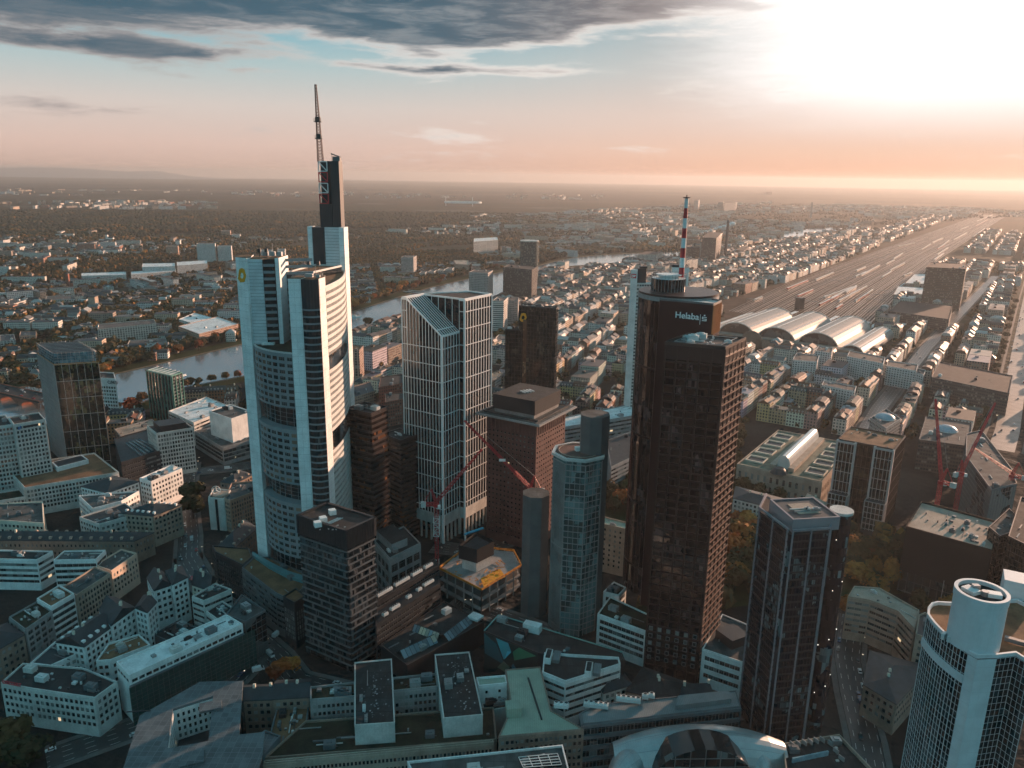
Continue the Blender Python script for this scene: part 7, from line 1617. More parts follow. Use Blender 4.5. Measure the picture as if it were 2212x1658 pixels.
# tower cranes -----------------------------------------------------
def lattice(b, p, q, w0, w1, n, th=.22):
    p, q = Vector(p), Vector(q); d = (q-p).normalized(); up = Vector((0, 0, 1)) if abs(d.z) < .9 else Vector((0, 1, 0)); a = d.cross(up).normalized(); c = a.cross(d); pr = None
    for i in range(n+1):
        s = i/n; o = p.lerp(q, s); w = (w0*(1-s)+w1*s)/2; cs = [o+a*w+c*w, o-a*w+c*w, o-a*w-c*w, o+a*w-c*w]
        if pr:
            for k in range(4): b.beam(pr[k], cs[k], th*1.5); b.beam(pr[k] if i % 2 else pr[(k+1) % 4], cs[(k+1) % 4] if i % 2 else cs[k], th)
        for k in range(4): b.beam(cs[k], cs[(k+1) % 4], th)
        pr = cs
def crane(label, base, foot_z, slew_px, jib_px, jib_y, name='tower_crane', cab=True, cw=1., back=8., sign=None, num=None):
    A = P(*base, foot_z); top = Zat(slew_px[0], slew_px[1], A); t = thing(name, label, 'tower crane', (*A, foot_z), 'red tower cranes'); RL = M['redlattice']
    b = MB(); lattice(b, (*A, foot_z), (*A, top), 2.0, 2.0, max(6, int((top-foot_z)/3)), .19); b.build('mast', RL, t)
    J = PY(jib_px[0], jib_px[1], A[1]+jib_y); b = MB(); L = (Vector(J)-Vector((*A, top))).length; lattice(b, (*A, top+2.5), J, 1.7, .8, int(L/2.6), .17); b.build('jib', RL, t)
    d = Vector((J[0]-A[0], J[1]-A[1])); d.normalize(); b = MB(); lattice(b, (*A, top+1.5), (A[0]-d.x*back*.35, A[1]-d.y*back*.35, top+11), 1.6, .6, 5, .24); b.beam((A[0]-d.x*back, A[1]-d.y*back, top+1.5), (A[0]-d.x*back*.35, A[1]-d.y*back*.35, top+11), .3); b.build('a_frame', RL, t)
    b = MB(); lattice(b, (*A, top+1.2), (A[0]-d.x*back, A[1]-d.y*back, top+1.2), 1.8, 1.8, 4, .24); b.build('counter_jib', RL, t); b = MB(); b.box(A[0]-d.x*back, A[1]-d.y*back, top-.5, 3.2, 2.4, 3.4, math.atan2(d.y, d.x)); b.build('counterweight', M['pale'], t)
    b = MB(); b.box(A[0]+1.9, A[1]-1.6, top-1.2, 1.7, 1.9, 2.3); b.build('cab', M['white'], t); b = MB(); b.beam((A[0]-d.x*back*.35, A[1]-d.y*back*.35, top+11), (Vector(J)-Vector((d.x, d.y, 0))*3), .12); b.build('stay_cable', M['steel'], t); b = MB(); b.cyl(*A, top-.6, top+1.4, 1.8, n=16); b.build('slewing_ring', M['redpaint'], t)
    return t, A, top
t, A, tp_ = crane('red luffing tower crane with white collar and numbered foot, standing left of the building site', (944, 1222), 12, (938, 1092), (1041, 970), 4)
b = MB(); lattice(b, (A[0], A[1], tp_-20), (A[0], A[1], tp_-8), 3.4, 3.4, 4, .26); b.build('climbing_frame', M['white'], t); b = MB(); b.box(A[0]-.9, A[1]-1.6, 14, 1.7, .3, 3.2); pl_ = b.build('number_board', M['white'], t); text_mesh('number', '2', M['dark'], pl_, (A[0]-1.4, A[1]-1.6), (1, 0), 14.4, 2.6, .15, .04); b = MB(); b.box(A[0]+1.35, A[1]-1.1, 14, .3, 1.7, 3.2); b.build('number_board', M['white'], t)
A = P(1128, 1052+120, 10)
t, A, tp_ = crane('red luffing tower crane with long jib pointing up left, half hidden behind the concrete shaft', (1142, 1190), 8, (1136, 1060), (1003, 908), 14)
d = Vector(PY(1003, 908, A[1]+14))-Vector((*A, tp_+2.5)); o = Vector((*A, tp_+2.5))+d*.42; b = MB(); b.box(o.x, o.y-1.4, o.z-1, 4.2, .25, 1.8); b.build('jib_board', M['white'], t)
crane('tall red crane with two raised jib arms standing before the unfinished block', (2003, 1215), 2, (2017, 1040), (2021, 862), 10)
crane('second red crane behind, right of the tall one, jib leaning right', (2062, 1110), 20, (2068, 1022), (2150, 870), 16)
crane('short red crane at the far right with low jib pointing left', (2175, 1082), 30, (2182, 1028), (2105, 968), 20)

# ================================================================== filling the districts
def in_px(x, y, z, polys):
    u, v = proj(x, y, z); return any(inside((u, v), p) for p in polys)
RIVW = [P(x, y) for x, y in RIVER_PX]; YARDW = [P(x, y) for x, y in YARD]; FR_W = [P(x, y) for x, y in [(1668, 514), (1704, 501), (1748, 494), (1822, 489), (1823, 495), (1754, 508), (1683, 525)]]
RIV_IN = [(x, y) for x, y in RIVW]
def seg_d(p, a, c):
    dx, dy = c[0]-a[0], c[1]-a[1]; L = dx*dx+dy*dy; s = max(0, min(1, ((p[0]-a[0])*dx+(p[1]-a[1])*dy)/L)); return math.hypot(p[0]-a[0]-s*dx, p[1]-a[1]-s*dy)
STREETS = [([P(*q) for q in S1], 15), ([P(*q) for q in S2], 28)]+[([P(*q) for q in r], 10) for r in near_roads]
KB = [(min(p[0] for p in k)-m, max(p[0] for p in k)+m, min(p[1] for p in k)-m, max(p[1] for p in k)+m, k, m) for k, m in KEEP]
PARKS_PX = [[(1395, 985), (1395, 1340), (1660, 1300), (1820, 1300), (1960, 1280), (2150, 1290), (2212, 1230), (2212, 1190), (1940, 1180), (1830, 1150), (1620, 1080), (1570, 960), (1470, 930)], [(1310, 960), (1370, 950), (1370, 1130), (1305, 1125)]]
PARKW = [[P(x, y) for x, y in p] for p in PARKS_PX]
sheet('park_grass', PARKS_PX[0], .03, GRASS); sheet('park_grass', PARKS_PX[1], .035, GRASS)
def free(x, y, r=9., bank=0.):
    if inside((x, y), RIV_IN) or inside((x, y), YARDW) or inside((x, y), FR_W): return False
    for s, w in STREETS:
        for i in range(len(s)-1):
            if seg_d((x, y), s[i], s[i+1]) < w+r*.4: return False
    for x0, x1, y0, y1, k, m in KB:
        if x0-r < x < x1+r and y0-r < y < y1+r:
            if inside((x, y), k): return False
            if min(seg_d((x, y), k[i-1], k[i]) for i in range(len(k))) < m*.5+r*.75: return False
    if bank:
        for i in range(len(qf)-1):
            if seg_d((x, y), qf[i], qf[i+1]) < bank: return False
        for i in range(len(qn)-1):
            if seg_d((x, y), qn[i], qn[i+1]) < bank*.7: return False
    return True
WALLC = [('cream', (.52, .46, .37)), ('white', (.66, .64, .61)), ('grey', (.40, .39, .38)), ('tan', (.42, .32, .24)), ('ochre', (.50, .38, .22)), ('brown', (.24, .17, .13)), ('pale pink', (.58, .46, .42)), ('brick red', (.28, .12, .08)), ('pale grey', (.55, .54, .53))]
ROOFC = [('slate', (.055, .060, .068)), ('dark', (.035, .033, .034)), ('brown', (.11, .062, .042)), ('flat grey', (.13, .125, .12)), ('flat pale', (.36, .35, .33)), ('red-brown', (.15, .065, .04))]
HOUSES = []   # (dist, x, y, w, d, h, ang, wall, roof, type)
rg = random.Random(11)
def fill_grid(cx, cy, ang, na, nb, la, lb, region, st=15, hmin=15, hmax=22, skip=.03, bigp=.16):
    ca, sa = math.cos(ang), math.sin(ang)
    for i in range(-na, na+1):
        for j in range(-nb, nb+1):
            ox, oy = i*(la+st), j*(lb+st); X, Y = cx+ox*ca-oy*sa, cy+ox*sa+oy*ca
            u, v = proj(X, Y)
            if Y < 150 or not (-300 < u < 2760) or not inside((u, v), region): continue
            h0 = rg.uniform(hmin, hmax)
            big = rg.random() < bigp
            if big:
                for q in (-1, 1):
                    HOUSES.append((X+q*la*.25*ca, Y+q*la*.25*sa, la*.46, lb*.4, h0+rg.uniform(0, 9), ang, rg.choice((1, 2, 8, 5)), rg.choice((3, 4, 1)), 'flat'))
                continue
            for side, (L, off_, a2) in enumerate(((la, -lb/2+6.5, 0), (la, lb/2-6.5, 0), (lb-26, -la/2+6.5, 1), (lb-26, la/2-6.5, 1))):
                s = -L/2
                while s < L/2-6:
                    w = min(rg.uniform(12, 24), L/2-s)
                    if rg.random() > skip and w > 6:
                        m_ = s+w/2; lx, ly = (m_, off_) if a2 == 0 else (off_, m_); h = h0+rg.uniform(-2.5, 2.5)
                        ty = rg.choice(('gable', 'gable', 'mansard', 'flat', 'hip'))
                        HOUSES.append((X+lx*ca-ly*sa, Y+lx*sa+ly*ca, w-.05, 13, h, ang+(math.pi/2 if a2 else 0), rg.randrange(9), (rg.choice((3, 4, 3, 1)) if ty == 'flat' else rg.choice((0, 0, 1, 2, 5))), ty))
                    s += w
            for _ in range(3):   # yard buildings
                lx, ly = rg.uniform(-la/2+18, la/2-18), rg.uniform(-lb/2+16, lb/2-16)
                if lb > 44: HOUSES.append((X+lx*ca-ly*sa, Y+lx*sa+ly*ca, rg.uniform(8, 16), 8, rg.uniform(5, 12), ang, rg.randrange(9), rg.choice((3, 4, 1)), 'flat'))
GA = R(90-33)
R_STATION = [(1368, 900), (1368, 560), (1480, 560), (1560, 650), (1560, 760), (1850, 760), (1950, 640), (2060, 545), (2260, 500), (2260, 1010), (1990, 1000), (1900, 960), (1790, 940), (1600, 920), (1560, 950), (1372, 940)]
fill_grid(430, 1000, GA, 16, 14, 92, 62, R_STATION)
R_MID = [(1000, 668), (1085, 660), (1165, 592), (1372, 575), (1372, 930), (1180, 925), (1060, 900), (1060, 720), (870, 700), (800, 730), (750, 760), (750, 860), (870, 870), (880, 690)]
fill_grid(60, 1050, R(90-20), 14, 12, 84, 58, R_MID)
R_LEFT = [(-200, 990), (230, 940), (400, 878), (540, 858), (760, 778), (760, 960), (620, 1010), (540, 1000), (420, 900), (300, 935), (-200, 1060)]
fill_grid(-330, 800, R(15), 8, 5, 70, 50, R_LEFT)
R_SACHS = [(-250, 880), (238, 795), (520, 730), (749, 665), (868, 628), (1012, 590), (1086, 577), (1000, 540), (760, 560), (540, 600), (300, 640), (-250, 690)]
fill_grid(-450, 1250, R(12), 14, 12, 80, 50, R_SACHS, st=20, hmin=9, hmax=14, skip=.30, bigp=.30)
R_EAST = [(2232, 560), (2740, 600), (2740, 1200), (2225, 1010), (2218, 800)]
fill_grid(1000, 950, GA, 9, 12, 92, 62, R_EAST)
R_GALL = [(1380, 548), (1700, 520), (1900, 493), (2085, 452), (2110, 458), (2012, 490), (1900, 534), (1780, 579), (1570, 648), (1480, 560)]
fill_grid(1100, 3000, R(90-33), 26, 24, 110, 70, R_GALL, st=22, hmin=10, hmax=20, skip=.15)
R_FARR = [(2060, 545), (2120, 505), (2300, 470), (2300, 520), (2260, 560)]
fill_grid(1500, 2600, R(90-33), 14, 14, 110, 70, R_FARR, st=22, hmin=10, hmax=18)
# looser suburbs: villas, slabs and sheds
def scatter(n, region, dmin, dmax, hr, slab=.15, ang0=.2):
    k = 0; tries = 0
    while k < n and tries < n*30:
        tries += 1; d = math.sqrt(rg.uniform(dmin**2, dmax**2)); a = rg.uniform(-.72, .72); x, y = d*math.sin(a), d*math.cos(a); u, v = proj(x, y)
        if not inside((u, v), region): continue
        if math.sin(x*.0021)+math.sin(y*.0017+x*.0009)+math.sin(x*.005-y*.0043) < rg.uniform(-1.2, .9): continue
        k += 1; sl = rg.random() < slab; ang = ang0+round(math.sin(x*.001)*3)*.5+rg.uniform(-.1, .1)+rg.choice((0, math.pi/2))
        if sl: HOUSES.append((x, y, rg.uniform(40, 90), rg.uniform(11, 16), rg.uniform(9, 24), ang, rg.choice((1, 1, 8, 0)), rg.choice((3, 4, 4)), 'flat'))
        else: HOUSES.append((x, y, rg.uniform(11, 20), rg.uniform(9, 13), rg.uniform(*hr), ang, rg.choice((1, 1, 8, 0, 0, 6, 3)), rg.choice((0, 1, 2, 5)), rg.choice(('gable', 'hip'))))
R_SUB = [(-250, 690), (300, 640), (540, 600), (760, 560), (1000, 540), (1086, 570), (1162, 565), (1372, 540), (1372, 485), (1000, 490), (600, 492), (300, 505), (-250, 520)]
scatter(1700, R_SUB, 1500, 5200, (6, 11), .16)
R_OUT = [(1000, 490), (1372, 485), (1372, 540), (1700, 520), (1900, 490), (2300, 460), (2300, 425), (1600, 440), (1300, 455), (1000, 470)]
scatter(2600, R_OUT, 2600, 9000, (7, 14), .45)
R_FARL = [(-200, 452), (460, 452), (460, 436), (-200, 434)]; scatter(260, R_FARL, 4500, 11000, (8, 16), .8)
R_FARL2 = [(-200, 420), (1300, 432), (1300, 422), (-200, 405)]; scatter(160, R_FARL2, 7000, 20000, (10, 20), .9)
HOUSES = [h for h in HOUSES if free(h[0], h[1], min(h[2], 24)*.45, bank=24)]
HOUSES = [h for h in HOUSES if not any(inside(h[:2], p) for p in PARKW)]
def vis(h):
    u, v = proj(h[0], h[1], h[4]*.7); return -30 < u < 2240 and v < 1690
HOUSES = [h for h in HOUSES if vis(h) or math.hypot(h[0], h[1]) < 1700]
HOUSES.sort(key=lambda h: (not vis(h), math.hypot(h[0], h[1])-h[2]*h[4]*.4))
def house_geo(bw, br, h, mi_w=0, mi_r=0, over=.35):
    x, y, w, d, z, a, wc, rc, ty = h; c, s = math.cos(a), math.sin(a)
    T = lambda lx, ly: (x+lx*c-ly*s, y+lx*s+ly*c)
    q = [T(-w/2, -d/2), T(w/2, -d/2), T(w/2, d/2), T(-w/2, d/2)]; bw.prism(q, 0, z, False, mi=mi_w, u0=0)
    o = over; Q = [T(-w/2-o*.05, -d/2-o), T(w/2+o*.05, -d/2-o), T(w/2+o*.05, d/2+o), T(-w/2-o*.05, d/2+o)]; n = len(br.v)
    if ty == 'flat':
        br.prism(q, z, z+.5, True, True, mi=mi_r)
        if w > 10: e = T(w*.15, d*.1); br.box(*e, z+.5, min(5, w*.3), min(4, d*.4), 2.2, a, mi=mi_r)
        return
    rs = min(d, w)*(.30 if ty == 'gable' else .34)
    if ty == 'mansard':
        i_ = 1.8; Q2 = [T(-w/2, -d/2+i_), T(w/2, -d/2+i_), T(w/2, d/2-i_), T(-w/2, d/2-i_)]
        br.v.extend([(*p, z) for p in Q]+[(*p, z+3.4) for p in Q2]+[(*T(-w/2, 0), z+4.6), (*T(w/2, 0), z+4.6)])
        for f in ((0, 1, 5, 4), (2, 3, 7, 6), (4, 5, 9, 8), (6, 7, 8, 9), (0, 4, 8, 7, 3), (1, 2, 6, 9, 5), (3, 2, 1, 0)): br.face([n+i for i in f], None, mi_r)
        return
    k = 0 if ty == 'gable' else min(w, d)*.45
    br.v.extend([(*p, z) for p in Q]+[(*T(-w/2+k, 0), z+rs), (*T(w/2-k, 0), z+rs)])
    for f in ((0, 1, 5, 4), (2, 3, 4, 5), (1, 2, 5), (3, 0, 4), (3, 2, 1, 0)): br.face([n+i for i in f], None, mi_r)
ORDW = ['nearest', 'second nearest', 'third nearest', 'fourth nearest', 'fifth nearest', 'sixth nearest', 'seventh nearest', 'eighth nearest', 'ninth nearest', 'tenth nearest']
def rel_label(desc, u, v, used):
    """describe where it stands by the landmark closest in the photo"""
    lm = min(LAND, key=lambda l: (l[1]-u)**2+((l[2]-v)*1.4)**2); dx, dy = u-lm[1], v-lm[2]
    side = ('left of' if dx < 0 else 'right of') if abs(dx) > abs(dy)*1.2 else ('beyond' if dy < 0 else 'in front of')
    k = (desc, side, lm[0]); n = used.get(k, 0); used[k] = n+1
    return ('%s %s %s' % (desc, side, lm[0])) if n == 0 else ('%s %s one %s %s' % (desc, ('second', 'third', 'fourth', 'fifth', 'sixth', 'seventh', 'eighth', 'ninth', 'tenth')[min(n-1, 8)], side, lm[0]))
used = {}; rw = MB(); rr = MB(); NH = 300
for i, h in enumerate(HOUSES):
    if i < NH and vis(h):
        u, v = proj(h[0], h[1], h[4]); fl = max(2, int(h[4]/3.2)); rn = ROOFC[h[7]][0]; wn = WALLC[h[6]][0]; ty = {'gable': 'gabled', 'hip': 'hipped', 'mansard': 'mansard', 'flat': 'flat'}[h[8]]
        fw_ = {2: 'two', 3: 'three', 4: 'four', 5: 'five', 6: 'six', 7: 'seven', 8: 'eight', 9: 'nine'}.get(fl, 'ten')
        rn2 = rn.replace('flat ', '')
        t = thing('town_house', rel_label('%s %s-storey house, %s %s roof,' % (wn, fw_, rn2, ty), u, v, used), 'house', (h[0], h[1], 0), 'houses of the inner city quarters')
        bw, br = MB(), MB(); house_geo(bw, br, h); jit = lambda c: tuple(min(1, max(0, q*rg.uniform(.82, 1.12))) for q in c)
        bw.build('wall', M['wtex'], t, color=jit(WALLC[h[6]][1])); ro = br.build('roof', M['slateo'], t, color=jit(ROOFC[h[7]][1]))
        if h[8] != 'flat' and math.hypot(h[0], h[1]) < 1100:
            c, s = math.cos(h[5]), math.sin(h[5]); b = MB(); lx = rg.uniform(-.3, .3)*h[2]; b.box(h[0]+lx*c, h[1]+lx*s, h[4]+1, 1.2, .9, 5, h[5]); b.build('chimney', M['cream'], ro)
            for dx_ in np.arange(-h[2]/2+2.5, h[2]/2-1, 3.6):
                for sg in (-1, 1): b = MB(); ly = sg*h[3]*.40; b.box(h[0]+dx_*c-ly*s, h[1]+dx_*s+ly*c, h[4]+.3, 1.5, 1.6, 1.9, h[5]); b.build('dormer', M['slateo'], ro, color=(.35, .35, .34))
    else: house_geo(rw, rr, h)
ISR = None
def island_roof():
    m, t, p = newmat('far_roof'); r = t.add('ShaderNodeNewGeometry').outputs['Random Per Island']
    c = t.ramp(r, [(0, (.05, .055, .062)), (.3, (.035, .034, .035)), (.5, (.11, .062, .045)), (.66, (.15, .145, .14)), (.82, (.40, .39, .38)), (.93, (.06, .06, .06))], 'CONSTANT')
    t.put(p.inputs['Base Color'], t.mix(t.m('MULTIPLY', t.step(t.noise(pos(t), .2, 3), .3, .7), .4), c, t.mix(1., c, C4(.5, .5, .5), 'MULTIPLY'))); p.inputs['Roughness'].default_value = .6; return m
o = rw.build('distant_houses', M['wtexi']); tag(o, 'pale walls of the countless small distant houses', 'houses', kind='stuff')
o2 = rr.build('roofs', island_roof()); o2.parent = o; 
tag(o2, kind='stuff')
# ------------------------------------------------------------------ trees
def leaf_mat(name, obj=True):
    m, t, p = newmat(name); g = t.add('ShaderNodeNewGeometry'); r = g.outputs['Random Per Island']; n = t.noise(g.outputs['Position'], .35, 3)
    if obj: base = t.add('ShaderNodeObjectInfo').outputs['Color']
    else: base = t.ramp(t.m('ADD', t.m('MULTIPLY', r, .5), t.m('MULTIPLY', t.m('SUBTRACT', t.noise(g.outputs['Position'], .005, 3), .39), 2.2), None, True) if False else t.m('SUBTRACT', t.m('ADD', t.m('MULTIPLY', r, .5), t.m('MULTIPLY', t.m('SUBTRACT', t.noise(g.outputs['Position'], .005, 3), .39), 2.2)), t.m('MULTIPLY', t.step(t.xyz(g.outputs['Position'])[1], 2400, 3800), .32), None, True), [(0, (.016, .034, .028)), (.16, (.024, .042, .030)), (.30, (.040, .048, .026)), (.44, (.090, .060, .026)), (.56, (.032, .040, .022)), (.66, (.16, .078, .026)), (.78, (.25, .12, .03)), (.90, (.06, .05, .025))], 'CONSTANT')
    k = t.m('ADD', t.m('MULTIPLY', n, 1.1), .45); c = t.add('ShaderNodeVectorMath', operation='SCALE'); t.put(c.inputs[0], base); t.put(c.inputs[3], k)
    c2 = t.mix(t.m('MULTIPLY', r if obj else n, .35), c.outputs[0], C4(.10, .052, .022)); t.put(p.inputs['Base Color'], c2); p.inputs['Roughness'].default_value = .9; p.inputs['Specular IOR Level'].default_value = .1
    return m
LEAF = leaf_mat('leaves'); LEAFI = leaf_mat('leaves_far', False); BARK = mat('bark', (.06, .045, .035), .9, .3, .8)
def crown_mesh(seed, n=520, size=.9, tall=1.):
    rg_ = random.Random(seed); lobes = [(rg_.uniform(-.45, .45), rg_.uniform(-.45, .45), rg_.uniform(-.35, .5), rg_.uniform(.38, .62)) for _ in range(9)]; b = MB()
    for i in range(n):
        l = rg_.choice(lobes); th = rg_.uniform(0, 6.28); ph = math.acos(rg_.uniform(-.8, 1)); rr_ = l[3]*rg_.uniform(.72, 1.05)
        c = Vector((l[0]+rr_*math.sin(ph)*math.cos(th), l[1]+rr_*math.sin(ph)*math.sin(th), (l[2]+rr_*math.cos(ph))*tall)); s = size*.11*rg_.uniform(.6, 1.5)
        nrm = Vector((math.sin(ph)*math.cos(th), math.sin(ph)*math.sin(th), math.cos(ph)))+Vector((rg_.uniform(-.7, .7), rg_.uniform(-.7, .7), rg_.uniform(-.4, .7))); nrm.normalize(); a = nrm.cross(Vector((0, .2, 1))).normalized()*s; d = nrm.cross(a).normalized()*s
        b.poly([c-a-d*.6, c+a*.7-d, c+a+d*.7, c-a*.6+d])
    me = bpy.data.meshes.new('crown'); me.from_pydata([tuple(v) for v in b.v], [], b.f); me.materials.append(LEAF); return me
CROWNS = [crown_mesh(s, 640, 1., 1.) for s in range(5)]+[crown_mesh(9, 500, 1., 1.6)]
tb = MB(); tb.cyl(0, 0, 0, .55, .045, .03, 8)
for k in range(5): a = k*1.256; tb.beam((0, 0, .38+.03*k), (.28*math.cos(a), .28*math.sin(a), .70), .022)
TRUNK = bpy.data.meshes.new('trunk'); TRUNK.from_pydata(tb.v, [], tb.f); TRUNK.materials.append(BARK)
LEAFC = {'orange': (.40, .105, .028), 'golden': (.44, .17, .045), 'olive': (.062, .046, .020), 'dark green': (.026, .036, .018), 'rust red': (.20, .050, .022), 'green': (.048, .062, .020), 'brown': (.095, .055, .022)}
usedt = {}
def tree(x, y, h, w, col, ty=0, label=None, z=0., name='tree'):
    u, v = proj(x, y, h*.6); t = bpy.data.objects.new(name, None); COL.objects.link(t); t.location = (x, y, z); ORG[t.name] = (x, y, z)
    tag(t, label or rel_label('%s %s tree' % (col, 'tall' if h > 17 else ('medium' if h > 11 else 'small')), u, v, usedt), 'tree', 'autumn trees in parks, streets and gardens')
    c = bpy.data.objects.new('crown', CROWNS[5] if ty == 5 else CROWNS[ty % 5]); COL.objects.link(c); c.parent = t; c.location = (0, 0, h*.58); c.scale = (w/2*1.05, w/2*1.05, h*.44/(1.35 if ty == 5 else 1)); c.rotation_euler = (0, 0, rg.uniform(0, 6.28)); j = rg.uniform(.8, 1.25); c.color = tuple(q*j for q in LEAFC[col])+(1,)
    k = bpy.data.objects.new('trunk', TRUNK); COL.objects.link(k); k.parent = t; k.scale = (h*.55, h*.55, h)
    return t
TN = 0
def ptree(px, py, h, w, col, ty=0, label=None):
    global TN; x, y = P(px, py); TN += 1; return tree(x, y, h, w, col, ty, label)
ptree(1576, 1215, 22, 22, 'orange', 0, 'large orange tree glowing right beside the dark red tower'); ptree(1604, 1190, 23, 20, 'golden', 1, 'large golden tree touching the dark tower with pale frames'); ptree(1580, 1250, 18, 18, 'olive', 2, 'olive tree below the glowing orange one'); ptree(1335, 1100, 18, 18, 'orange', 1, 'orange tree between the glass tower and the dark red tower'); ptree(1338, 1040, 20, 22, 'olive', 3, 'broad olive tree above the orange one between the two towers'); ptree(1330, 1000, 17, 14, 'golden', 2)
ptree(763, 668, 24, 27, 'golden', 4, 'round golden tree standing alone on the riverbank'); ptree(855, 706, 22, 26, 'orange', 2, 'large orange tree on the near bank beside the gridded tower'); ptree(795, 705, 16, 20, 'brown', 3); ptree(870, 625, 22, 26, 'golden', 1); ptree(845, 628, 20, 24, 'orange', 2); ptree(285, 897, 20, 22, 'rust red', 2, 'rusty leafless-looking tree on the near riverbank left of the green tower'); ptree(300, 905, 17, 12, 'dark green', 5); ptree(428, 862, 20, 14, 'dark green', 5, 'pointed dark conifer right of the green glass tower'); ptree(400, 862, 14, 15, 'rust red', 1)
ptree(413, 1095, 22, 22, 'dark green', 1, 'large dark tree on the central square by the white terrace block'); ptree(418, 1120, 20, 20, 'dark green', 2); ptree(60, 838, 17, 24, 'olive', 1, 'wide olive tree at the end of the arched bridge'); ptree(85, 845, 15, 20, 'olive', 3); ptree(610, 1462, 11, 11, 'orange', 2, 'small orange street tree below the dark ledged tower'); ptree(632, 1455, 10, 9, 'golden', 3); ptree(594, 1472, 10, 9, 'rust red', 1); ptree(15, 1640, 18, 26, 'olive', 2, 'dark olive tree in the bottom left corner'); ptree(60, 1655, 16, 20, 'dark green', 1)
ptree(1885, 1283, 14, 18, 'golden', 2, 'golden tree behind the curved tan office block'); ptree(1818, 1330, 14, 10, 'golden', 1)
rt = random.Random(5)
def scatter_trees(n, region, cols, hr=(12, 20), wr=(11, 18), chk=None):
    k = 0; tries = 0; xs = [p[0] for p in region]; ys = [p[1] for p in region]; out = []
    while k < n and tries < n*60:
        tries += 1; px, py = rt.uniform(min(xs), max(xs)), rt.uniform(min(ys), max(ys))
        if not inside((px, py), region): continue
        x, y = P(px, py)
        if any(math.dist((x, y), o[:2]) < 7.5 for o in out): continue
        if not free(x, y, 3.): continue
        out.append((x, y, rt.uniform(*hr), rt.uniform(*wr), rt.choice(cols), rt.randrange(5))); k += 1
    return out
PK_ = scatter_trees(95, [(1830, 1190), (1940, 1210), (2150, 1290), (2212, 1260), (2212, 1420), (2100, 1390), (1990, 1330), (1900, 1262), (1835, 1260)], ['brown', 'olive', 'brown', 'dark green', 'rust red', 'golden'])
PK_ += scatter_trees(36, [(1575, 1090), (1640, 1120), (1640, 1260), (1575, 1290)], ['orange', 'golden', 'brown', 'olive'])
PK_ += scatter_trees(22, [(1310, 930), (1372, 940), (1372, 1110), (1310, 1110)], ['olive', 'green', 'brown'])
PK_ += scatter_trees(14, [(1595, 930), (1580, 1020), (1590, 1080), (1640, 1110), (1700, 1130), (1700, 1110), (1620, 1060)], ['brown', 'olive'])
for x, y, h, w, c, ty in PK_: tree(x, y, h, w, c, ty)
bank = []
for k in range(60):
    s = (k+rt.random())/60*(len(qf)-7)+2.2; i = int(s); f = s-i; p = (qf[i][0]*(1-f)+qf[i+1][0]*f, qf[i][1]*(1-f)+qf[i+1][1]*f); d = Vector(qf[i+1])-Vector(qf[i]); d.normalize(); o_ = rt.uniform(14, 40); bank.append((p[0]-d.y*o_, p[1]+d.x*o_, rt.uniform(11, 19), rt.uniform(11, 20), rt.choice(['olive', 'golden', 'orange', 'brown', 'dark green', 'rust red']), rt.randrange(5)))
for b_ in bank:
    if vis((b_[0], b_[1], 0, 0, b_[2])) and not inside(b_[:2], RIV_IN): tree(*b_)
nb_ = 0
for k in range(34):
    s = (k+.5)/34*7+9; i = int(s); f = s-i; p = (qn[i][0]*(1-f)+qn[i+1][0]*f, qn[i][1]*(1-f)+qn[i+1][1]*f); d = Vector(qn[i+1])-Vector(qn[i]); d.normalize(); o_ = rt.uniform(6, 16); x, y = p[0]-d.y*o_, p[1]+d.x*o_
    if free(x, y, 2): tree(x, y, rt.uniform(9, 15), rt.uniform(9, 14), rt.choice(['dark green', 'dark green', 'olive', 'brown', 'rust red']), rt.randrange(5))
for k in range(26):     # avenue trees
    s = k/26*(len(S2)-2); i = int(s); f = s-i; a, c = P(*S2[i]), P(*S2[i+1]); p = (a[0]*(1-f)+c[0]*f, a[1]*(1-f)+c[1]*f); d = Vector(c)-Vector(a); d.normalize(); tree(p[0]-d.y*24, p[1]+d.x*24, rt.uniform(11, 15), rt.uniform(9, 13), rt.choice(['dark green', 'brown', 'olive']), k % 5)
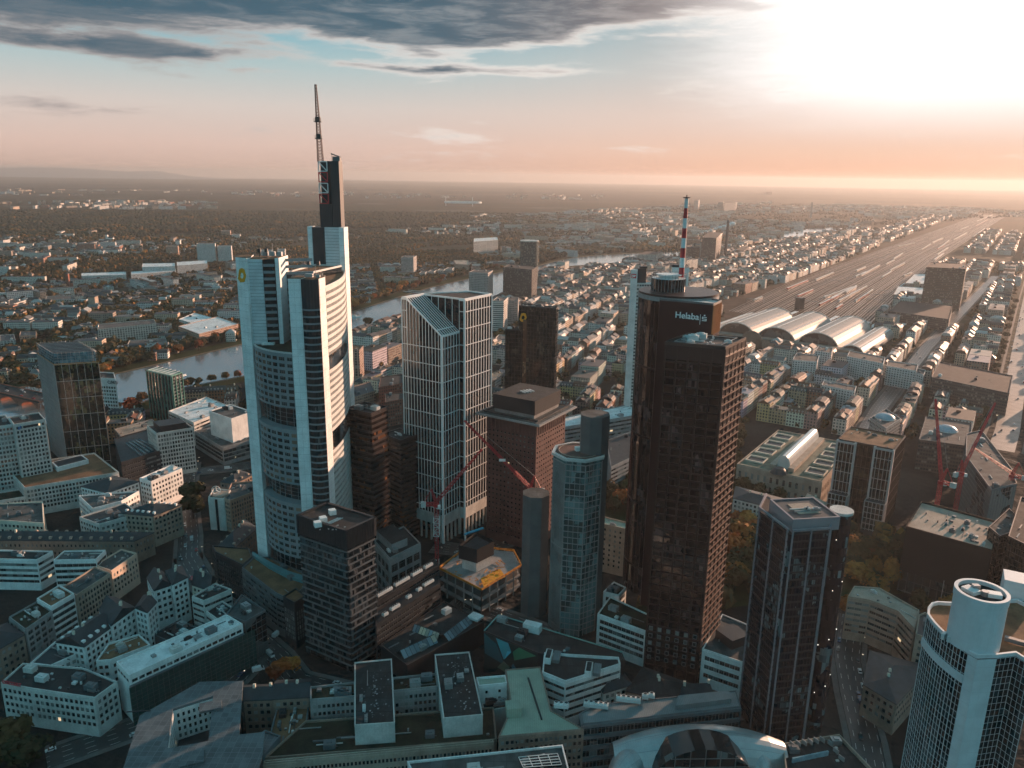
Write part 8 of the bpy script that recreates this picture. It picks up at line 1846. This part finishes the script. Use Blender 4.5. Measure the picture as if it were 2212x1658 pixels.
# unnumbered trees of gardens, river meadows and woods: one stand of foliage clumps
def far_trees():
    V, Fc = [], []; rng = np.random.default_rng(3); pts = []
    def add(n, region, dmin, dmax, sz, dens=None, ok=True):
        k = 0; tries = 0
        while k < n and tries < n*40:
            tries += 1; d = math.sqrt(rt.uniform(dmin**2, dmax**2)); a = rt.uniform(-.72, .72); x, y = d*math.sin(a), d*math.cos(a); u, v = proj(x, y)
            if not (-60 < u < 2270) or not inside((u, v), region): continue
            if dens is not None and math.sin(x*.011+1)+math.sin(y*.009+x*.004)+math.sin(x*.023-y*.017) < dens: continue
            if ok and d < 3000 and not free(x, y, 4.): continue
            pts.append((x, y, rt.uniform(*sz))); k += 1
    add(5200, R_SACHS, 800, 2600, (4.5, 9)); add(8000, R_SUB, 1500, 5200, (5, 9), -.9); add(1500, R_STATION, 700, 3000, (3, 5.5)); add(900, R_MID, 600, 2200, (3.5, 6)); add(200, R_LEFT, 500, 1200, (3.5, 6)); add(160, PARKS_PX[0], 280, 800, (5, 9)); add(1800, R_GALL, 1800, 5200, (4, 8), -.2); add(3000, R_OUT, 2600, 9000, (6, 10), .0, False)
    R_W1 = [(-250, 525), (300, 508), (600, 494), (1000, 492), (1372, 487), (1372, 470), (1000, 462), (-250, 455)]; add(12000, R_W1, 3000, 9500, (8, 13), None, False)
    R_BANK = [(1162, 572), (1222, 556), (1286, 549), (1400, 543), (1480, 540), (1480, 520), (1300, 530), (1162, 556)]; add(900, R_BANK, 1500, 4200, (7, 11), None, False)
    R_SLOPE = [(400, 660), (760, 600), (1000, 590), (900, 618), (749, 668), (520, 735), (238, 800), (0, 830), (-100, 850), (-100, 800), (238, 765)]; add(420, R_SLOPE, 800, 2200, (5, 8))
    R_W2 = [(1480, 470), (1700, 478), (1680, 530), (1560, 545), (1480, 530)]; add(1500, R_W2, 2500, 6000, (6, 10), None, False)
    base = []
    for k in range(4):
        L = []
        for i in range(30):
            th = rng.uniform(0, 6.28); ph = math.acos(rng.uniform(-.5, 1)); r = rng.uniform(.65, 1.05); c = np.array([math.sin(ph)*math.cos(th), math.sin(ph)*math.sin(th), math.cos(ph)*.95])*r; nn = c/np.linalg.norm(c)+rng.uniform(-.5, .5, 3); nn /= np.linalg.norm(nn); a = np.cross(nn, [0, .1, 1]); a /= np.linalg.norm(a); b = np.cross(nn, a); s = rng.uniform(.22, .42)
            L += [c-a*s-b*s*.7, c+a*s*.8-b*s, c+a*s+b*s, c-a*s*.7+b*s*.8]
        base.append(np.array(L))
    # one island per tree would need joined faces: a solid core carries the tree's own tone
    ico = []; t_ = (1+5**.5)/2
    for a in (-1, 1):
        for b in (-t_, t_): ico += [(0, a, b), (a, b, 0), (b, 0, a)]
    ico = np.array(ico)/math.hypot(1, t_)*.82; faces = []
    for i in range(12):
        for j in range(i+1, 12):
            for k in range(j+1, 12):
                if all(abs(np.linalg.norm(ico[p]-ico[q])-np.linalg.norm(ico[0]-ico[1])*0-.8624) < .03 for p, q in ((i, j), (j, k), (i, k))):
                    n_ = np.cross(ico[j]-ico[i], ico[k]-ico[i]); faces.append((i, j, k) if np.dot(n_, ico[i]) > 0 else (i, k, j))
    pts.sort(key=lambda p: math.hypot(p[0], p[1])); vs = []; fs = []; off_ = 0; q4 = np.arange(120).reshape(30, 4); tri = np.array(faces)
    fv = []; fl = []
    for i, (x, y, r) in enumerate(pts):
        d = math.hypot(x, y); sc = np.array([r, r, r*.95]); v = ico*sc*rng.uniform(.8, 1.15, (12, 1))+[x, y, r*.9]; vs.append(v); fv.append((tri+off_).ravel()); fl.append(np.full(len(tri), 3)); off_ += 12
        if d < 2600: v = base[i % 4]*sc+[x, y, r*.9]; vs.append(v); fv.append((q4+off_).ravel()); fl.append(np.full(30, 4)); off_ += 120
    vs = np.concatenate(vs); fv = np.concatenate(fv); fl = np.concatenate(fl); me = bpy.data.meshes.new('garden_trees'); me.vertices.add(len(vs)); me.vertices.foreach_set('co', vs.astype(np.float32).ravel()); me.loops.add(len(fv)); me.loops.foreach_set('vertex_index', fv.astype(np.int32)); me.polygons.add(len(fl)); st_ = np.concatenate([[0], np.cumsum(fl)[:-1]]); me.polygons.foreach_set('loop_start', st_.astype(np.int32)); me.polygons.foreach_set('loop_total', fl.astype(np.int32)); me.update(calc_edges=True); me.materials.append(LEAFI)
    o = bpy.data.objects.new('woodland', me); COL.objects.link(o); tag(o, 'autumn woodland and garden trees stretching to the horizon', 'woodland', kind='stuff')
far_trees()
# ------------------------------------------------------------------ cars and boats
def car_proto(van=False):
    t = thing('parked_car', 'x', 'car', (0, 0, 0)); L, Wd = (4.4, 1.8) if not van else (6.2, 2.2); b = MB(); h = .85 if not van else 1.5
    prof = [(-L/2, .35), (L/2, .35), (L/2, .75*h), (L/2-.25, h*.95), (-L/2+.1, h), (-L/2, h*.8)]
    def ext(pr, w, m, nm, ob=None):
        b = MB(); n = len(pr); b.v = [(x, -w/2, z) for x, z in pr]+[(x, w/2, z) for x, z in pr]; b.face(range(n)); b.face(range(2*n-1, n-1, -1))
        for i in range(n): b.face((i, n+i, n+(i+1) % n, (i+1) % n))
        return b.build(nm, m, t)
    CP = MATS.get('car_paint')
    if not CP:
        m, nt, p = newmat('car_paint'); MATS['car_paint'] = m; nt.put(p.inputs['Base Color'], nt.add('ShaderNodeObjectInfo').outputs['Color']); p.inputs['Roughness'].default_value = .25; p.inputs['Coat Weight'].default_value = .6; CP = m
    ext(prof, Wd, CP, 'body'); zt = h*.97
    if van: ext([(-L/2+.05, zt), (L/2-1.2, zt), (L/2-1.7, 2.4), (-L/2+.1, 2.4)], Wd*.96, CP, 'cargo_box'); ext([(L/2-1.15, zt), (L/2-.5, zt), (L/2-1.3, 2.2), (L/2-1.65, 2.2)], Wd*.9, M['glassd'], 'windscreen')
    else: ext([(-L/2+.5, zt), (L/2-1.1, zt), (L/2-1.75, 1.42), (-L/2+1.0, 1.42)], Wd*.86, M['glassd'], 'window_band'); ext([(-L/2+1.0, 1.40), (L/2-1.75, 1.40), (L/2-1.85, 1.47), (-L/2+1.1, 1.47)], Wd*.8, CP, 'roof')
    for sx in (-1, 1):
        for sy in (-1, 1):
            b = MB(); n = 12; r = .33; x0 = sx*L*.31; y0 = sy*(Wd/2-.1)
            b.v = [(x0+r*math.cos(2*math.pi*i/n), y0+q, .33+r*math.sin(2*math.pi*i/n)) for q in (-.11, .11) for i in range(n)]; b.face(range(n-1, -1, -1)); b.face(range(n, 2*n))
            for i in range(n): b.face((i, (i+1) % n, n+(i+1) % n, n+i))
            b.build('wheel', M['black'], t)
    return t
CARP, VANP = car_proto(), car_proto(True); CC = {'white': (.75, .75, .75), 'black': (.02, .02, .022), 'silver': (.45, .46, .47), 'dark blue': (.03, .05, .12), 'red': (.40, .03, .03), 'grey': (.15, .15, .16)}
usedc = {}; firsts = {0: True, 1: True}
def put_car(x, y, a, z=.08, col=None, van=False, where=''):
    pr = VANP if van else CARP; col = col or rt.choice(list(CC)); lab = '%s %s %s' % (col, 'van' if van else 'car', where); n = usedc.get(lab, 0); usedc[lab] = n+1
    if n: lab = '%s, %s from near end' % (lab, NW[min(n, 21)])
    if firsts[int(van)]:
        firsts[int(van)] = False; pr.location = (x, y, z); pr.rotation_euler = (0, 0, a); pr['label'] = lab; pr['group'] = 'cars and vans in the streets'
        for c in pr.children: c.color = (*CC[col], 1)
        return
    copy_tree(pr, (x, y, z), a, label=lab, group='cars and vans in the streets', color=CC[col])
def cars_along(line, offs, step, where, n0=0, n1=99, skip=.3, van=.12):
    q = [P(*p) for p in line]; k = 0
    for i in range(len(q)-1):
        d = Vector(q[i+1])-Vector(q[i]); L = d.length; d.normalize(); s = rt.uniform(2, step)
        while s < L:
            if rt.random() > skip and n0 <= k < n1:
                o_ = rt.choice(offs); put_car(q[i][0]+d.x*s-d.y*o_, q[i][1]+d.y*s+d.x*o_, math.atan2(d.y, d.x)+(0 if o_ < 0 else math.pi), van=rt.random() < van, where=where)
            s += step*rt.uniform(.8, 1.6); k += 1
cars_along(S2[:5], (-9, -5, 5, 9, 12), 17, 'on the sunlit avenue at the right edge', 0, 60, .15)
cars_along(S1[:3], (-6, -2.5, 2.5, 6), 22, 'in the street beside the long ribbed office', 0, 22, .3)
for r_, w_ in zip(near_roads, ('in the street past the central square', 'on the square near the theatre', 'in the street below the scaffolded building', 'in the curved street by the tallest white tower', 'in the lane beside the mural building', 'in the street between the framed and round towers', 'beside the white-gridded tower')): cars_along(r_, (-5, -2, 2, 5), 9, w_, 0, 22, .2)
A, B = P(-70, 823, 10), P(106, 862, 10); d = Vector(B)-Vector(A); L = d.length; d.normalize()
for k in range(14): o_ = rt.choice((-7, -3, 3, 7)); s = L*(k+.5)/14; put_car(A[0]+d.x*s-d.y*o_, A[1]+d.y*s+d.x*o_, math.atan2(d.y, d.x), 10.05, where='on the arched red bridge')
put_car(*P(558, 1448), .5, col='white', van=True, where='parked near the orange street trees')
put_car(*P(598, 1372), 1.2, col='white', van=True, where='parked at the foot of the checkered corner block')
p = P(862, 710+12, .3); 
for x, y, lb in ((765, 684, 'small white boat moored at the far bank below the golden tree'), (905, 640+8, 'low barge lying by the bridge'), (395+500, 782-120, 'slim rowing boat on the river')):
    p = P(x, y, .3); t = thing('boat', lb, 'boat', (*p, 0)); b = MB(); b.prism([(p[0]-12, p[1]-1), (p[0]-10, p[1]-2.6), (p[0]+8, p[1]-2.6), (p[0]+13, p[1]), (p[0]+8, p[1]+2.6), (p[0]-10, p[1]+2.6)], 0, 1.8); b.build('hull', M['white'], t); b = MB(); b.box(p[0]-2, p[1], 1.79, 12, 3.6, 2); b.build('cabin', M['pale'], t)
# street lamps near the camera, lit at dusk
LMP = emit('lamp_warm', (1, .80, .55), 1.5)
def lamp_proto():
    t = thing('street_lamp', 'x', 'street lamp', (0, 0, 0)); b = MB(); b.cyl(0, 0, 0, 7, .12, .07, 8); b.build('pole', M['grey'], t); b = MB(); b.box(.6, 0, 6.9, 1.3, .25, .12); b.build('arm', M['grey'], t); b = MB(); b.box(1.1, 0, 6.75, .55, .35, .16); b.build('lamp_head', LMP, t); return t
LP = lamp_proto(); fl_ = True; ul = {}
for r_, w_ in zip(near_roads[:6], ('past the central square', 'on the theatre square', 'below the scaffolded building', 'in the curved street', 'beside the mural building', 'between the two lower right towers')):
    q = [P(*p) for p in r_]; k = 0
    for i in range(len(q)-1):
        d = Vector(q[i+1])-Vector(q[i]); L = d.length; d.normalize(); s = 6
        while s < L and k < 4:
            x, y = q[i][0]+d.x*s-d.y*7.4, q[i][1]+d.y*s+d.x*7.4; lab = '%s lit street lamp %s' % (('nearest', 'second', 'third', 'fourth', 'fifth', 'sixth')[5-k] if r_[0][1] < r_[-1][1] else ('nearest', 'second', 'third', 'fourth', 'fifth', 'sixth')[k], w_)
            if fl_: LP.location = (x, y, 0); LP['label'] = lab; LP['group'] = 'street lamps'; fl_ = False
            else: copy_tree(LP, (x, y, 0), rt.uniform(0, 6.2), label=lab, group='street lamps')
            s += 28; k += 1
# ------------------------------------------------------------------ the air
def haze():
    b = MB(); b.prism([(-34000, -2500), (34000, -2500), (34000, 35000), (-34000, 35000)], -6, 330, True, True); m = bpy.data.materials.new('haze_air'); m.use_nodes = True; t = NT(m.node_tree); t.n.clear()
    o = t.add('ShaderNodeOutputMaterial'); v = t.add('ShaderNodeVolumePrincipled'); v.inputs['Color'].default_value = (.56, .59, .61, 1); v.inputs['Density'].default_value = HAZE_D; v.inputs['Anisotropy'].default_value = .38; t.l.new(v.outputs[0], o.inputs['Volume'])
    tag(b.build('haze', m), kind='stuff')
HAZE_D = .000052
haze()
